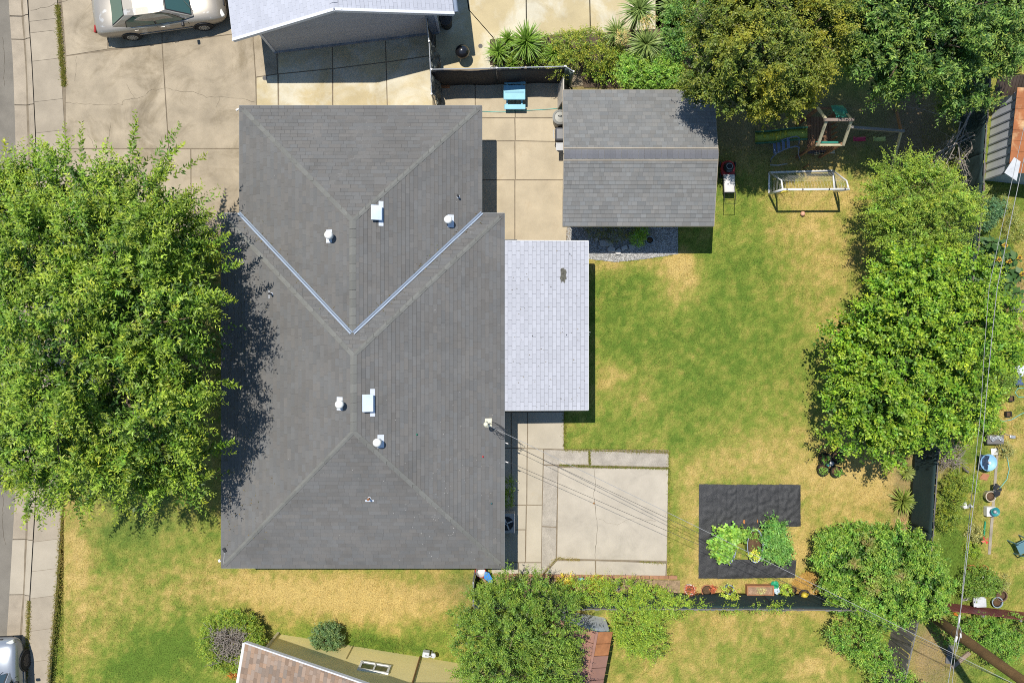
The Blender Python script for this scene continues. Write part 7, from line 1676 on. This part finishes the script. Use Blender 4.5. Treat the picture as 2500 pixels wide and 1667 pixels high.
t = thing('blue_chair', 'blue and white folding chair lying at the right picture edge', 'chair', P(2490, 915, 0)); m_nb = mat('navy_fabric', (.06, .09, .2), .7)
MB().box(P(2488, 905, .25), (.36, .42, .03), rx=.3).build('seat', mat('white_fabric', (.6, .62, .66), .7), t); MB().box(P(2484, 928, .3), (.34, .4, .03), rx=-.5).build('backrest', m_nb, t)
for x, y in ((2476, 895), (2500, 895), (2476, 925), (2500, 925)): MB().tube([P(x, y, 0), P(x, y, 0) + Vector((0, 0, .27))], .015, 6).build('leg', m_pipe, t)
t = thing('tool', 'grey garden tool lying beside the cart in the far yard', 'tool', P(2472, 1064, 0)); MB().box(P(2472, 1066, .04), (.22, .12, .05), rz=-.15).build('head', m_pipe, t, bevel=.02); MB().tube([P(2468, 1064, .04), P(2440, 1054, .04)], .014, 6).build('handle', m_dead, t)
fl_ = MB(); r_ = random.Random(77)
for k in range(240):
    x, y = (r_.gauss(1090, 90), r_.gauss(1200, 90)) if k < 190 else (r_.uniform(600, 1220), r_.uniform(280, 1370))
    if not (560 < x < 1222 and 275 < y < 1370): continue
    q = roofP(x, y); s_ = r_.uniform(.008, .026); a_ = r_.uniform(0, 6.28); q = q + Vector((0, 0, .022))
    fl_.add([q + Vector((math.cos(a_ + t_) * s_ * r_.uniform(.4, 1), math.sin(a_ + t_) * s_ * r_.uniform(.4, 1), r_.uniform(0, .006))) for t_ in (0, 1.6, 3.1, 4.7)], [(0, 1, 2, 3)])
ro = fl_.build('bleached_flecks', mat('bleached_fleck', (.32, .31, .29), .9, var=.2, piece=.3), house); ro['kind'] = 'stuff'
lf_ = MB()
for k in range(520):
    if k < 330: x, y = abs(r_.gauss(0, 45)) + 552, r_.uniform(540, 1330)
    else:
        u = r_.random(); x, y = ((583 + 270 * u, 518 + 292 * u) if k % 2 else (1176 - 318 * u, 522 + 288 * u)); x += r_.gauss(0, 7); y += r_.gauss(0, 7)
    if x > 1222: continue
    q = roofP(x, y) + Vector((0, 0, .024)); s_ = r_.uniform(.015, .04); a_ = r_.uniform(0, 6.28); d_ = Vector((math.cos(a_), math.sin(a_), 0)) * s_; w_ = Vector((-math.sin(a_), math.cos(a_), .1)) * s_ * .4
    lf_.add([q - d_, q + w_, q + d_, q - w_], [(0, 1, 2, 3)])
ro = lf_.build('leaf_litter', mat('roof_leaf_litter', (.12, .10, .045), .9, var=.2, piece=.5, hue=.2), house); ro['kind'] = 'stuff'
dt_ = MB()
for k in range(70):
    q = P(r_.uniform(1240, 1430), r_.uniform(600, 995), 2.24); q.z = 2.27 - (q.x + .275) * .0436 + .022; s_ = r_.uniform(.01, .03)
    dt_.add([q + Vector((math.cos(t_) * s_ * r_.uniform(.5, 1.2), math.sin(t_) * s_ * r_.uniform(.5, 1.2), 0)) for t_ in (0, 1.2, 2.5, 3.8, 5.)], [(0, 1, 2, 3, 4)])
ro = dt_.build('roof_grime', mat('patio_roof_grime', (.20, .18, .15), .95, var=.3, piece=.4), pc); ro['kind'] = 'stuff'
# small things on the main roof
for x, y, cc, nm in ((1018, 1060, (.03, .16, .10), 'green'), (1179, 1114, (.42, .05, .05), 'red'), (1200, 1228, (.04, .12, .13), 'teal')):
    q = roofP(x, y); tag(MB().lathe([(.03, 0), (.035, .03), (.02, .055), (.001, .06)], q + Vector((0, 0, .01)), 10).build('roof_litter', mat(nm + '_litter', cc, .5), smooth=True), 'tiny %s scrap lying on the dark grey roof' % nm, 'litter')
